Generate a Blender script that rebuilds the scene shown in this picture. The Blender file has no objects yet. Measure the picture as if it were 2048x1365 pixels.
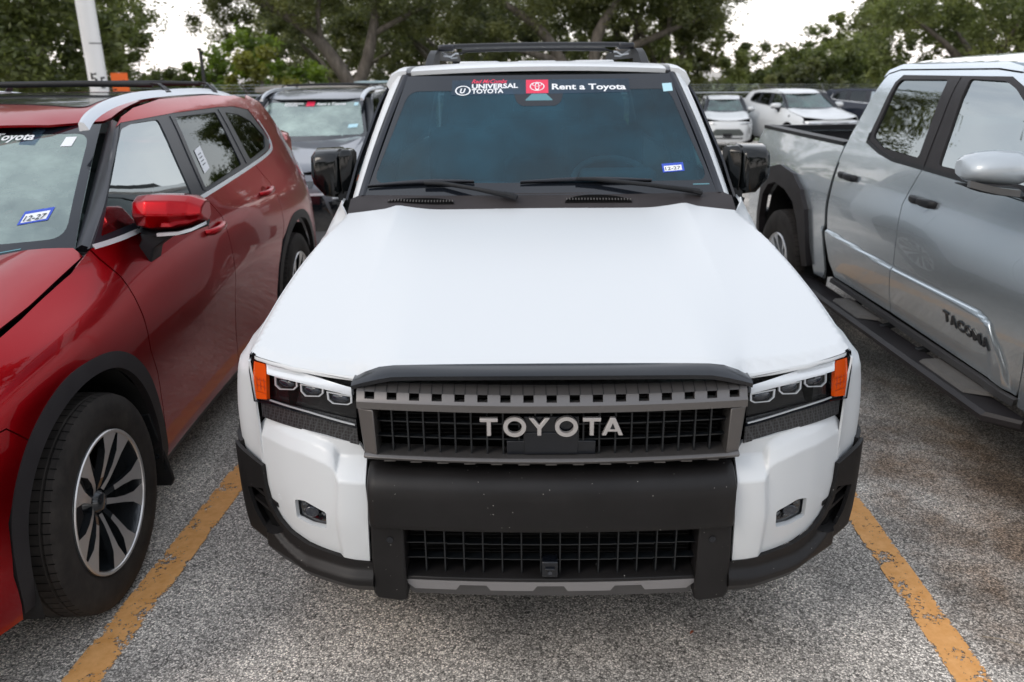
import bpy, bmesh, math, random
from mathutils import Vector, Matrix
from mathutils.geometry import delaunay_2d_cdt
random.seed(7)
SC = bpy.context.scene
COL = SC.collection
rad = math.radians

# ------------------------------------------------------------------ camera
def make_camera():
    X, Y, Z, yaw, pitch, roll, f = -0.0672, -1.9523, 1.8065, 0.0177, 0.3284, -0.0121, 1606.0
    fw = Vector((-math.sin(yaw) * math.cos(pitch), math.cos(yaw) * math.cos(pitch), -math.sin(pitch)))
    r = Vector((math.cos(yaw), math.sin(yaw), 0))
    u = r.cross(fw)
    r2 = r * math.cos(roll) + u * math.sin(roll)
    u2 = u * math.cos(roll) - r * math.sin(roll)
    M = Matrix((r2, u2, -fw)).transposed().to_4x4()
    M.translation = Vector((X, Y, Z))
    cam = bpy.data.cameras.new("camera")
    o = bpy.data.objects.new("camera", cam)
    COL.objects.link(o)
    o.matrix_world = M
    cam.sensor_width = 36.0
    cam.lens = f / 2048 * 36
    cam.clip_start = 0.05
    cam.clip_end = 2000
    cam.dof.use_dof = True
    cam.dof.focus_distance = 2.45
    cam.dof.aperture_fstop = 3.6
    SC.camera = o
make_camera()

# ------------------------------------------------------------------ sky and sun
def make_world():
    w = bpy.data.worlds.new("World")
    SC.world = w
    w.use_nodes = True
    nt = w.node_tree
    N, L = nt.nodes, nt.links
    bg = N['Background']
    sky = N.new('ShaderNodeTexSky')
    sky.sky_type = 'NISHITA'
    sky.sun_disc = False
    sky.sun_elevation = rad(38)
    sky.sun_rotation = rad(SUN_ROT)
    sky.air_density = 1.0
    sky.dust_density = 2.5
    tc = N.new('ShaderNodeTexCoord')
    mp = N.new('ShaderNodeMapping')
    mp.inputs['Scale'].default_value = (1.0, 1.0, 2.4)
    L.new(tc.outputs['Generated'], mp.inputs['Vector'])
    no = N.new('ShaderNodeTexNoise')
    no.inputs['Scale'].default_value = 2.2
    no.inputs['Detail'].default_value = 6
    no.inputs['Roughness'].default_value = 0.55
    L.new(mp.outputs['Vector'], no.inputs['Vector'])
    cr = N.new('ShaderNodeValToRGB')
    cr.color_ramp.elements[0].position = 0.38
    cr.color_ramp.elements[0].color = (0.55, 0.55, 0.55, 1)
    cr.color_ramp.elements[1].position = 0.66
    cr.color_ramp.elements[1].color = (0.92, 0.92, 0.92, 1)
    L.new(no.outputs['Fac'], cr.inputs['Fac'])
    # low cloud is warmer and brighter than the cloud overhead
    sep = N.new('ShaderNodeSeparateXYZ')
    L.new(tc.outputs['Generated'], sep.inputs['Vector'])
    hr = N.new('ShaderNodeValToRGB')
    e = hr.color_ramp.elements
    e[0].position = 0.0; e[0].color = (11.5, 10.6, 10.2, 1)
    e[1].position = 0.75; e[1].color = (6.6, 6.95, 7.5, 1)
    m = e.new(0.25); m.color = (8.4, 8.4, 8.6, 1)
    L.new(sep.outputs['Z'], hr.inputs['Fac'])
    mx = N.new('ShaderNodeMixRGB')
    L.new(cr.outputs['Color'], mx.inputs['Fac'])
    L.new(sky.outputs['Color'], mx.inputs['Color1'])
    L.new(hr.outputs['Color'], mx.inputs['Color2'])
    L.new(mx.outputs['Color'], bg.inputs['Color'])
    bg.inputs['Strength'].default_value = 0.15
SUN_ROT = 235.0
make_world()

def make_sun():
    d = bpy.data.lights.new("sun", 'SUN')
    d.energy = 0.7
    d.angle = rad(22)
    d.color = (1.0, 0.90, 0.80)
    o = bpy.data.objects.new("sun", d)
    COL.objects.link(o)
    el, az = rad(38), rad(SUN_ROT)
    v = Vector((math.sin(az) * math.cos(el), math.cos(az) * math.cos(el), math.sin(el)))
    o.rotation_euler = v.to_track_quat('Z', 'Y').to_euler()
make_sun()
SC.view_settings.view_transform = 'Standard'
SC.view_settings.look = 'None'
SC.view_settings.exposure = 0.40
SC.view_settings.gamma = 1.0

# ------------------------------------------------------------------ materials
def principled(name, col, rough=0.5, metal=0.0, coat=0.0, spec=0.5, emit=None, es=0.0):
    m = bpy.data.materials.new(name)
    m.use_nodes = True
    b = m.node_tree.nodes['Principled BSDF']
    b.inputs['Base Color'].default_value = (*col, 1)
    b.inputs['Roughness'].default_value = rough
    b.inputs['Metallic'].default_value = metal
    b.inputs['Coat Weight'].default_value = coat
    b.inputs['Coat Roughness'].default_value = 0.03
    b.inputs['Specular IOR Level'].default_value = spec
    if emit:
        b.inputs['Emission Color'].default_value = (*emit, 1)
        b.inputs['Emission Strength'].default_value = es
    return m
def nodes(m): return m.node_tree.nodes, m.node_tree.links, m.node_tree.nodes['Principled BSDF']
def noise(m, scale, detail=4, rough=0.5, coord='Object', stretch=None):
    N, L, b = nodes(m)
    tc = N.new('ShaderNodeTexCoord')
    n = N.new('ShaderNodeTexNoise')
    n.inputs['Scale'].default_value = scale
    n.inputs['Detail'].default_value = detail
    n.inputs['Roughness'].default_value = rough
    if stretch:
        mp = N.new('ShaderNodeMapping'); mp.inputs['Scale'].default_value = stretch
        L.new(tc.outputs[coord], mp.inputs['Vector']); L.new(mp.outputs['Vector'], n.inputs['Vector'])
    else:
        L.new(tc.outputs[coord], n.inputs['Vector'])
    return n
def ramp(m, src, stops):
    N, L, b = nodes(m)
    r = N.new('ShaderNodeValToRGB')
    e = r.color_ramp.elements
    e[0].position, e[0].color = stops[0][0], (*stops[0][1], 1)
    e[1].position, e[1].color = stops[-1][0], (*stops[-1][1], 1)
    for p, c in stops[1:-1]:
        k = e.new(p); k.color = (*c, 1)
    L.new(src, r.inputs['Fac'])
    return r
def bump(m, src, strength, dist=0.002):
    N, L, b = nodes(m)
    bp = N.new('ShaderNodeBump')
    bp.inputs['Strength'].default_value = strength
    bp.inputs['Distance'].default_value = dist
    L.new(src, bp.inputs['Height'])
    L.new(bp.outputs['Normal'], b.inputs['Normal'])
def paint(name, col, metal=0.0, rough=0.35, flake=0.0, dust=0.0, coat=1.0, cior=1.5):
    m = principled(name, col, rough, metal, coat, spec=(0.0 if metal else 0.3))
    m.node_tree.nodes['Principled BSDF'].inputs['Coat IOR'].default_value = cior
    N, L, b = nodes(m)
    n = noise(m, 3.0, 6, 0.6)
    r = ramp(m, n.outputs['Fac'], [(0.3, (0.0,) * 3), (0.8, (0.03,) * 3)])
    L.new(r.outputs['Color'], b.inputs['Coat Roughness'])
    if flake:
        f = noise(m, 900, 1)
        bump(m, f.outputs['Fac'], flake, 0.0006)
    n2 = noise(m, 600, 1)
    sp = ramp(m, n2.outputs['Fac'], [(0.77, tuple(col)), (0.80, tuple(c * 0.75 + 0.08 for c in col))])
    L.new(sp.outputs['Color'], b.inputs['Base Color'])
    return m
def plastic(name, col, rough=0.45, specks=True):
    m = principled(name, col, rough, spec=0.27)
    N, L, b = nodes(m)
    n = noise(m, 5.0, 5, 0.6)
    r = ramp(m, n.outputs['Fac'], [(0.3, tuple(c * 0.85 for c in col)), (0.75, tuple(c * 1.2 + 0.004 for c in col))])
    if specks:
        n2 = noise(m, 130, 1)
        s = ramp(m, n2.outputs['Fac'], [(0.785, (0, 0, 0)), (0.80, (1, 1, 1))])
        mx = N.new('ShaderNodeMixRGB')
        L.new(s.outputs['Color'], mx.inputs['Fac'])
        L.new(r.outputs['Color'], mx.inputs['Color1'])
        mx.inputs['Color2'].default_value = (0.30, 0.29, 0.27, 1)
        L.new(mx.outputs['Color'], b.inputs['Base Color'])
    else:
        L.new(r.outputs['Color'], b.inputs['Base Color'])
    g = noise(m, 1400, 1)
    bump(m, g.outputs['Fac'], 0.25, 0.0004)
    return m
def glassmat(name, tint, ior=1.55, sheen_veil=0.0, veil_col=(0.6, 0.62, 0.6), refl=(0.93, 1.0, 1.0)):
    m = bpy.data.materials.new(name)
    m.use_nodes = True
    nt = m.node_tree; N, L = nt.nodes, nt.links
    N.remove(N['Principled BSDF'])
    out = N['Material Output']
    t = N.new('ShaderNodeBsdfTransparent'); t.inputs['Color'].default_value = (*tint, 1)
    g = N.new('ShaderNodeBsdfGlossy'); g.inputs['Roughness'].default_value = 0.0
    g.inputs['Color'].default_value = (*refl, 1)
    f = N.new('ShaderNodeFresnel'); f.inputs['IOR'].default_value = ior
    geo = N.new('ShaderNodeNewGeometry')
    a = N.new('ShaderNodeMixShader')
    L.new(f.outputs['Fac'], a.inputs['Fac']); L.new(t.outputs[0], a.inputs[1]); L.new(g.outputs[0], a.inputs[2])
    # from the back side the pane is only a transparent sheet
    bmx = N.new('ShaderNodeMixShader')
    L.new(geo.outputs['Backfacing'], bmx.inputs['Fac'])
    L.new(a.outputs[0], bmx.inputs[1]); L.new(t.outputs[0], bmx.inputs[2])
    last = bmx.outputs[0]
    if sheen_veil:  # mottled diffuse veil paints reflected sky into the pane's colour
        d = N.new('ShaderNodeBsdfDiffuse'); d.inputs['Color'].default_value = (*veil_col, 1)
        tc = N.new('ShaderNodeTexCoord'); n = N.new('ShaderNodeTexNoise')
        n.inputs['Scale'].default_value = 2.5; n.inputs['Detail'].default_value = 8; n.inputs['Roughness'].default_value = 0.6
        L.new(tc.outputs['Object'], n.inputs['Vector'])
        r = N.new('ShaderNodeValToRGB')
        r.color_ramp.elements[0].position = 0.35; r.color_ramp.elements[0].color = (sheen_veil * 0.15,) * 3 + (1,)
        r.color_ramp.elements[1].position = 0.75; r.color_ramp.elements[1].color = (sheen_veil * 2.1,) * 3 + (1,)
        L.new(n.outputs['Fac'], r.inputs['Fac'])
        c = N.new('ShaderNodeMixShader')
        L.new(r.outputs['Color'], c.inputs['Fac']); L.new(last, c.inputs[1]); L.new(d.outputs[0], c.inputs[2])
        last = c.outputs[0]
    L.new(last, out.inputs['Surface'])
    return m

M = {}
M['white'] = paint('white_paint', (0.61, 0.635, 0.65), 0.0, 0.42, 0.0, 0, 0.45)
M['white'].node_tree.nodes['Principled BSDF'].inputs['Coat Roughness'].default_value = .22
for _l in list(M['white'].node_tree.links):
    if _l.to_socket.name == 'Coat Roughness': M['white'].node_tree.links.remove(_l)
M['red'] = paint('red_metallic_paint', (0.35, 0.001, 0.0055), 0.92, 0.30, 0.04, 0, 0.8, 1.34)
M['silver'] = paint('silver_metallic_paint', (0.60, 0.66, 0.70), 0.85, 0.27, 0.05, 1)
M['silver_cap'] = paint('silver_mirror_paint', (0.42, 0.46, 0.49), 0.35, 0.42, 0.05)
M['greycar'] = paint('grey_metallic_paint', (0.16, 0.17, 0.19), 0.45, 0.35, 0.1, 1)
M['lightgrey'] = paint('light_grey_paint', (0.38, 0.40, 0.43), 0.4, 0.35, 0.1)
M['navy'] = paint('dark_blue_paint', (0.012, 0.016, 0.028), 0.3, 0.35, 0.0)
M['black_plastic'] = plastic('textured_black_plastic', (0.0085, 0.0078, 0.0080), 0.46)
M['trim'] = plastic('grey_black_trim', (0.012, 0.013, 0.015), 0.5, False)
M['cladding'] = plastic('charcoal_cladding', (0.018, 0.016, 0.0175), 0.5, False)
M['gloss_black'] = principled('gloss_black', (0.006, 0.007, 0.009), 0.08, 0.0, 1.0)
M['lip_black'] = principled('satin_black', (0.005, 0.0065, 0.010), 0.25, 0.0, 0.1)
M['pillar'] = principled('dark_blue_black_pillar', (0.012, 0.014, 0.020), 0.30)
M['cowl_plastic'] = plastic('cowl_plastic', (0.030, 0.026, 0.027), 0.55, False)
M['vent_grey'] = principled('vent_grey', (0.10, 0.095, 0.09), 0.5)
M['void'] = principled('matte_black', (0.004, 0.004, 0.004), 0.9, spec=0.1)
M['liner'] = plastic('wheel_liner', (0.012, 0.012, 0.012), 0.8, False)
M['mesh_black'] = principled('grille_mesh_black', (0.008, 0.010, 0.012), 0.30)
M['gunmetal'] = principled('gunmetal_grille_paint', (0.150, 0.143, 0.140), 0.34, 0.7)
_n = noise(M['gunmetal'], 900, 1); bump(M['gunmetal'], _n.outputs['Fac'], 0.15, 0.0004)
M['skid'] = principled('grey_skid_plate', (0.24, 0.235, 0.24), 0.42, 0.2)
M['skid_dark'] = principled('dark_skid_plate', (0.10, 0.098, 0.10), 0.5, 0.4)
M['letter'] = principled('brushed_silver_letter', (0.52, 0.50, 0.49), 0.35, 0.6)
M['chrome'] = principled('chrome', (0.82, 0.83, 0.85), 0.12, 1.0)
M['belt'] = principled('bright_belt_moulding', (0.72, 0.74, 0.76), 0.22, 0.35)
M['satin'] = principled('satin_silver', (0.62, 0.65, 0.68), 0.32, 0.65)
M['machined'] = principled('machined_alloy', (0.60, 0.59, 0.585), 0.33, 0.75)
M['alloy_dark'] = principled('dark_painted_alloy', (0.035, 0.04, 0.045), 0.22, 0.5, 0.6)
M['drl'] = principled('white_light_guide', (0.78, 0.82, 0.86), 0.16, 0.0, 1.0)
M['amber'] = principled('amber_lens', (0.75, 0.085, 0.005), 0.15, 0.0, 1.0)
M['lens'] = principled('projector_lens', (0.015, 0.02, 0.03), 0.04, 0.0, 0.6)
M['lamp_black'] = principled('lamp_housing_black', (0.004, 0.004, 0.005), 0.25, 0.0, 0.0, spec=.3)
M['red_lens'] = principled('red_lens', (0.35, 0.01, 0.02), 0.12, 0.0, 1.0)
M['clear'] = glassmat('clear_lens', (0.94, 0.95, 0.96), 1.20)
M['windscreen'] = glassmat('main_windscreen_glass', (0.10, 0.20, 0.24), 1.62, 0.10, (0.06, 0.23, 0.34), (0.68, 0.90, 1.0))
M['windscreen2'] = glassmat('pale_sheen_windscreen_glass', (0.35, 0.48, 0.46), 3.0, 0.30, (0.50, 0.62, 0.57), (.86, 1.0, .96))
M['sideglass'] = glassmat('side_glass', (0.30, 0.42, 0.42), 4.5)
M['privacy'] = glassmat('privacy_glass', (0.035, 0.04, 0.042), 1.60)
M['mirror'] = principled('mirror_glass', (0.6, 0.65, 0.68), 0.03, 1.0)
M['dash'] = principled('dashboard_vinyl', (0.055, 0.065, 0.07), 0.7)
M['dash_light'] = principled('pale_dashboard', (0.40, 0.48, 0.50), 0.6)
M['seat'] = principled('seat_fabric', (0.022, 0.026, 0.03), 0.85)
M['liner_in'] = principled('headlining', (0.16, 0.17, 0.17), 0.9)
M['frit'] = principled('windscreen_border', (0.008, 0.010, 0.014), 0.10, 0.0, 0.4)
M['sticker_white'] = principled('sticker_white', (0.78, 0.80, 0.82), 0.4)
M['sticker_blue'] = principled('sticker_blue', (0.03, 0.08, 0.50), 0.4)
M['sticker_cyan'] = principled('sticker_pale', (0.42, 0.66, 0.74), 0.4)
M['sticker_red'] = principled('sticker_red', (0.72, 0.035, 0.09), 0.4)
M['sticker_ink'] = principled('sticker_ink', (0.04, 0.05, 0.06), 0.5)
M['banner'] = glassmat('banner_film', (0.34, 0.46, 0.58), 1.5, 0.10, (0.16, 0.26, 0.38))
M['gunmirror'] = principled('mirror_cap_black', (0.003, 0.004, 0.0045), 0.12, 0.0, 0.0, spec=.45)

def tyremat():
    m = principled('tyre_rubber', (0.035, 0.033, 0.031), 0.75, spec=.25)
    N, L, b = nodes(m)
    n = noise(m, 14, 6, 0.65)
    r = ramp(m, n.outputs['Fac'], [(0.3, (0.016, 0.014, 0.013)), (0.6, (0.032, 0.028, 0.025)), (0.85, (0.055, 0.046, 0.038))])
    L.new(r.outputs['Color'], b.inputs['Base Color'])
    n2 = noise(m, 300, 2)
    bump(m, n2.outputs['Fac'], 0.3, 0.001)
    return m
M['tyre'] = tyremat()

# ------------------------------------------------------------------ object helpers
def tag(o, label=None, cat=None, group=None, kind=None):
    if label: o['label'] = label
    if cat: o['category'] = cat
    if group: o['group'] = group
    if kind: o['kind'] = kind
    return o
def empty(name, loc=(0, 0, 0), rz=0.0, parent=None):
    o = bpy.data.objects.new(name, None)
    COL.objects.link(o)
    o.location = loc
    o.rotation_euler = (0, 0, rz)
    o.empty_display_size = 0.1
    if parent: o.parent = parent
    return o
def obj(name, verts, faces, mats, parent=None, smooth=35, fmat=None, flipcheck=None):
    me = bpy.data.meshes.new(name)
    me.from_pydata([tuple(v) for v in verts], [], faces)
    if not isinstance(mats, (list, tuple)): mats = [mats]
    for mm in mats: me.materials.append(M[mm] if isinstance(mm, str) else mm)
    if fmat:
        for i, k in enumerate(fmat): me.polygons[i].material_index = k
    me.update()
    if smooth is not None:
        me.shade_smooth()
        me.set_sharp_from_angle(angle=rad(smooth))
    o = bpy.data.objects.new(name, me)
    COL.objects.link(o)
    if parent: o.parent = parent
    return o
def solid(o, t, offset=-1.0):
    md = o.modifiers.new('s', 'SOLIDIFY'); md.thickness = t; md.offset = offset
    return o
def bevel(o, w, seg=2, ang=30):
    md = o.modifiers.new('b', 'BEVEL'); md.width = w; md.segments = seg
    md.limit_method = 'ANGLE'; md.angle_limit = rad(ang)
    md.harden_normals = False
    return o
def subsurf(o, n=2):
    md = o.modifiers.new('ss', 'SUBSURF'); md.levels = n; md.render_levels = n
    return o

# monotone cubic interpolation and lookup tables for body surfaces
def _slopes(xs, ys):
    n = len(xs); h = [xs[i + 1] - xs[i] for i in range(n - 1)]
    d = [(ys[i + 1] - ys[i]) / h[i] for i in range(n - 1)]
    m = [0.0] * n
    for i in range(1, n - 1):
        if d[i - 1] * d[i] > 0:
            w1 = 2 * h[i] + h[i - 1]; w2 = h[i] + 2 * h[i - 1]
            m[i] = (w1 + w2) / (w1 / d[i - 1] + w2 / d[i])
    m[0] = d[0]; m[-1] = d[-1]
    return h, m
class Curve:
    def __init__(s, xs, ys):
        s.xs, s.ys = xs, ys; s.h, s.m = _slopes(xs, ys)
    def __call__(s, x):
        xs = s.xs
        x = min(max(x, xs[0]), xs[-1])
        i = 0
        while i < len(xs) - 2 and x > xs[i + 1]: i += 1
        h = s.h[i]; t = (x - xs[i]) / h
        t2 = t * t; t3 = t2 * t
        return s.ys[i] * (2 * t3 - 3 * t2 + 1) + h * s.m[i] * (t3 - 2 * t2 + t) + s.ys[i + 1] * (3 * t2 - 2 * t3) + h * s.m[i + 1] * (t3 - t2)
class Tab:
    def __init__(s, us, vs, Z):
        s.us = us; s.rows = [Curve(vs, r) for r in Z]
    def __call__(s, u, v):
        us = s.us
        u = min(max(u, us[0]), us[-1])
        i = 0
        while i < len(us) - 2 and u > us[i + 1]: i += 1
        a = max(0, i - 1); b = min(len(us), i + 3)
        return Curve(us[a:b], [r(v) for r in s.rows[a:b]])(u)

class Smooth:
    """a body surface table resampled and softened, so that reflections run cleanly over it"""
    def __init__(s, tab, u0, u1, du, v0, v1, dv, su, sv):
        s.u0, s.du, s.v0, s.dv = u0, du, v0, dv
        nu = int(round((u1 - u0) / du)) + 1; nv = int(round((v1 - v0) / dv)) + 1
        G = [[tab(u0 + i * du, v0 + j * dv) for j in range(nv)] for i in range(nu)]
        def kern(sig, d):
            r = max(1, int(3 * sig / d)); k = [math.exp(-.5 * (i * d / sig) ** 2) for i in range(-r, r + 1)]; t = sum(k)
            return r, [q / t for q in k]
        r, k = kern(su, du)
        def ext(arr, i):
            n = len(arr)
            if i < 0: return 2 * arr[0] - arr[min(n - 1, -i)]
            if i >= n: return 2 * arr[-1] - arr[max(0, 2 * n - 2 - i)]
            return arr[i]
        cols = [[G[i][j] for i in range(nu)] for j in range(nv)]
        cols = [[sum(k[q + r] * ext(c, i + q) for q in range(-r, r + 1)) for i in range(nu)] for c in cols]
        G = [[cols[j][i] for j in range(nv)] for i in range(nu)]
        r, k = kern(sv, dv)
        s.G = [[sum(k[q + r] * ext(c, j + q) for q in range(-r, r + 1)) for j in range(nv)] for c in G]
        s.nu, s.nv = nu, nv
    def __call__(s, u, v):
        x = min(max((u - s.u0) / s.du, 0), s.nu - 1.0001); y = min(max((v - s.v0) / s.dv, 0), s.nv - 1.0001)
        i = int(x); j = int(y); x -= i; y -= j
        def bs(t): return ((1 - t) ** 3 / 6, (3 * t ** 3 - 6 * t * t + 4) / 6, (-3 * t ** 3 + 3 * t * t + 3 * t + 1) / 6, t ** 3 / 6)
        wx, wy = bs(x), bs(y); t = 0.0
        for a in range(4):
            row = s.G[min(max(i + a - 1, 0), s.nu - 1)]
            q = 0.0
            for b in range(4): q += wy[b] * row[min(max(j + b - 1, 0), s.nv - 1)]
            t += wx[a] * q
        return t
# 2-D outline helpers
def dens(pts, step, closed=True):
    out = []
    n = len(pts)
    for i in range(n if closed else n - 1):
        a = pts[i]; b = pts[(i + 1) % n]
        L = math.dist(a, b); k = max(1, int(math.ceil(L / step - 1e-6)))
        for j in range(k): out.append((a[0] + (b[0] - a[0]) * j / k, a[1] + (b[1] - a[1]) * j / k))
    if not closed: out.append(pts[-1])
    return out
def rnd(pts, r, n=4):
    """round the corners of a closed outline"""
    out = []; N = len(pts)
    for i in range(N):
        p = Vector(pts[i]); a = Vector(pts[i - 1]); b = Vector(pts[(i + 1) % N])
        la, lb = (a - p).length, (b - p).length
        ra = min(r, la * 0.45, lb * 0.45)
        s = p + (a - p).normalized() * ra; e = p + (b - p).normalized() * ra
        for j in range(n + 1):
            t = j / n
            q = s * (1 - t) ** 2 + p * 2 * t * (1 - t) + e * t * t
            out.append(tuple(q))
    return out
def spline(pts, n=4, closed=False):
    out = []; N = len(pts)
    rng = range(N if closed else N - 1)
    for i in rng:
        if closed: p = [pts[(i + k - 1) % N] for k in range(4)]
        else: p = [pts[max(0, min(N - 1, i + k - 1))] for k in range(4)]
        for j in range(n):
            t = j / n
            out.append(tuple(0.5 * ((2 * p[1][d]) + (-p[0][d] + p[2][d]) * t + (2 * p[0][d] - 5 * p[1][d] + 4 * p[2][d] - p[3][d]) * t * t + (-p[0][d] + 3 * p[1][d] - 3 * p[2][d] + p[3][d]) * t ** 3) for d in range(len(pts[0]))))
    if not closed: out.append(tuple(pts[-1]))
    return out
def inside(p, poly):
    c = False; n = len(poly); x, y = p; j = n - 1
    for i in range(n):
        xi, yi = poly[i]; xj, yj = poly[j]
        if (yi > y) != (yj > y) and x < (xj - xi) * (y - yi) / (yj - yi) + xi: c = not c
        j = i
    return c
def offs(path, d, closed=False):
    """offset an open 2-D path sideways"""
    out = []; n = len(path)
    for i in range(n):
        a = path[max(0, i - 1)]; b = path[min(n - 1, i + 1)]
        if closed: a = path[i - 1]; b = path[(i + 1) % n]
        dx, dy = b[0] - a[0], b[1] - a[1]; l = math.hypot(dx, dy) or 1
        out.append((path[i][0] - dy / l * d, path[i][1] + dx / l * d))
    return out
def band(path, w0, w1):
    """closed outline of a strip along an open path between side offsets w0 and w1"""
    return offs(path, w0) + offs(path, w1)[::-1]
def cdt(outline, step, holes=()):
    loops = [dens(outline, step)] + [dens(h, step) for h in holes]
    V = []; E = []
    for lp in loops:
        s = len(V); V += lp; E += [(s + i, s + (i + 1) % len(lp)) for i in range(len(lp))]
    nb = len(V)
    xs = [p[0] for p in loops[0]]; ys = [p[1] for p in loops[0]]
    pts = []
    dy = step * 0.866; r = 0; y = min(ys) + dy * 0.5
    bnd = list(V)
    cell = {}
    for p in bnd: cell.setdefault((int(p[0] // step), int(p[1] // step)), []).append(p)
    while y < max(ys):
        x = min(xs) + (step * 0.5 if r % 2 else 0)
        while x < max(xs):
            if inside((x, y), loops[0]) and not any(inside((x, y), h) for h in loops[1:]):
                cx, cy = int(x // step), int(y // step); ok = True
                for i in (-1, 0, 1):
                    for j in (-1, 0, 1):
                        for q in cell.get((cx + i, cy + j), ()):
                            if (q[0] - x) ** 2 + (q[1] - y) ** 2 < (0.5 * step) ** 2: ok = False
                if ok: pts.append((x, y))
            x += step
        y += dy; r += 1
    V += pts
    vo, eo, fo = delaunay_2d_cdt([Vector(p) for p in V], E, [], 0, 1e-6)[:3]
    F = []
    for f in fo:
        c = (sum(vo[i][0] for i in f) / len(f), sum(vo[i][1] for i in f) / len(f))
        if inside(c, loops[0]) and not any(inside(c, h) for h in loops[1:]): F.append(list(f))
    return [tuple(v) for v in vo], F
def panel(name, outline, f, mat, parent, axis='y', step=0.04, thick=0.010, sg=1, off=0.0, holes=(), smooth=35, eps=.003):
    """a sheet of bodywork: 2-D outline laid on a body surface, with an edge flange turned inwards.
    axis y: (x,z)->y seen from the front; axis x: (y,z)->half width, side sg; axis z: (x,y)->height"""
    V2, F = cdt(outline, step, holes)
    if axis == 'y': P = lambda a, b: Vector((sg * a, f(abs(a), b) + off, b)); d = Vector((0, -1, 0))
    elif axis == 'x': P = lambda a, b: Vector((sg * (f(a, b) + off), a, b)); d = Vector((sg, 0, 0))
    else: P = lambda a, b: Vector((sg * a, b, f(abs(a), b) + off)); d = Vector((0, 0, 1))
    if not F: print('EMPTY PANEL', name); return None
    V = [P(a, b) for a, b in V2]
    Nn = []
    for (a, b) in V2:
        n = (P(a + eps, b) - P(a - eps, b)).cross(P(a, b + eps) - P(a, b - eps))
        if n.dot(d) < 0: n.negate()
        Nn.append(n.normalized())
    G = []
    for t in F:
        p, q, r = V[t[0]], V[t[1]], V[t[2]]
        G.append(tuple(t) if (q - p).cross(r - p).dot(d) > 0 else tuple(t[::-1]))
    F = G
    LN = [Nn[i] for t in F for i in t]
    if thick:
        cnt = {}
        for t in F:
            k = len(t)
            for i in range(k):
                e = (t[i], t[(i + 1) % k])
                cnt[e] = cnt.get(e, 0) + 1
        back = {}
        for (i, j) in list(cnt):
            if (j, i) in cnt: continue
            for q in (i, j):
                if q not in back:
                    back[q] = len(V); V.append(V[q] - Nn[q] * thick)
            fn = (V[i] - V[j]).cross(V[back[i]] - V[i])
            F.append((j, i, back[i], back[j]))
            nn = (V[i] - V[j]).cross(V[back[j]] - V[j]).normalized()
            LN += [nn] * 4
    me = bpy.data.meshes.new(name)
    me.from_pydata([tuple(v) for v in V], [], F)
    me.materials.append(M[mat] if isinstance(mat, str) else mat)
    me.update()
    if len(me.loops) == len(LN):
        me.shade_smooth()
        me.normals_split_custom_set([tuple(n) for n in LN])
    o = bpy.data.objects.new(name, me)
    COL.objects.link(o)
    if parent: o.parent = parent
    return o
def box(name, c, s, mat, parent=None, bev=0.0, rot=None, seg=2, taper=None):
    x, y, z = s[0] / 2, s[1] / 2, s[2] / 2
    V = [Vector((i * x, j * y, k * z)) for i in (-1, 1) for j in (-1, 1) for k in (-1, 1)]
    if taper:
        for v in V:
            if v.z > 0: v.x *= taper[0]; v.y *= taper[1]
    if rot:
        R = Matrix.Rotation(rot[2], 3, 'Z') @ Matrix.Rotation(rot[1], 3, 'Y') @ Matrix.Rotation(rot[0], 3, 'X')
        V = [R @ v for v in V]
    V = [v + Vector(c) for v in V]
    F = [(0, 1, 3, 2), (4, 6, 7, 5), (0, 4, 5, 1), (2, 3, 7, 6), (0, 2, 6, 4), (1, 5, 7, 3)]
    o = obj(name, V, F, mat, parent, 30)
    if bev: bevel(o, bev, seg)
    return o
def loft(name, rings, mat, parent=None, cap=True, sub=0, smooth=40, closed=True):
    n = len(rings[0]); V = [p for r in rings for p in r]; F = []
    for i in range(len(rings) - 1):
        for j in range(n if closed else n - 1):
            a = i * n + j; b = i * n + (j + 1) % n
            F.append((a, b, b + n, a + n))
    if cap:
        F.append(tuple(range(n))[::-1]); k = (len(rings) - 1) * n; F.append(tuple(range(k, k + n)))
    bm = bmesh.new(); bv = [bm.verts.new(p) for p in V]
    for f in F:
        try: bm.faces.new([bv[i] for i in f])
        except ValueError: pass
    bmesh.ops.recalc_face_normals(bm, faces=bm.faces)
    me = bpy.data.meshes.new(name); bm.to_mesh(me); bm.free()
    me.materials.append(M[mat] if isinstance(mat, str) else mat)
    me.shade_smooth(); me.set_sharp_from_angle(angle=rad(smooth))
    o = bpy.data.objects.new(name, me); COL.objects.link(o)
    if parent: o.parent = parent
    if sub: subsurf(o, sub)
    return o
def tubemesh(path, r, n=10, cap=True):
    """verts, faces of a tube along 3-D points, r a number or list"""
    V = []; F = []; P = [Vector(p) for p in path]
    up = None
    for i, p in enumerate(P):
        d = (P[min(i + 1, len(P) - 1)] - P[max(i - 1, 0)]).normalized()
        if up is None:
            up = Vector((0, 0, 1)) if abs(d.z) < 0.9 else Vector((1, 0, 0))
        a = d.cross(up).normalized(); b = a.cross(d).normalized(); up = b
        ri = r[i] if isinstance(r, (list, tuple)) else r
        for k in range(n):
            t = 2 * math.pi * k / n
            V.append(p + a * math.cos(t) * ri + b * math.sin(t) * ri)
    for i in range(len(P) - 1):
        for k in range(n):
            a = i * n + k; b = i * n + (k + 1) % n
            F.append((a, a + n, b + n, b))
    if cap: F.append(tuple(range(n))); F.append(tuple(range((len(P) - 1) * n, len(P) * n))[::-1])
    return V, F
def tube(name, path, r, mat, parent=None, n=10, smooth=50):
    V, F = tubemesh(path, r, n)
    return obj(name, V, F, mat, parent, smooth)
def merge(parts):
    V = []; F = []
    for v, f in parts:
        k = len(V); V += list(v); F += [tuple(i + k for i in t) for t in f]
    return V, F
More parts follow.
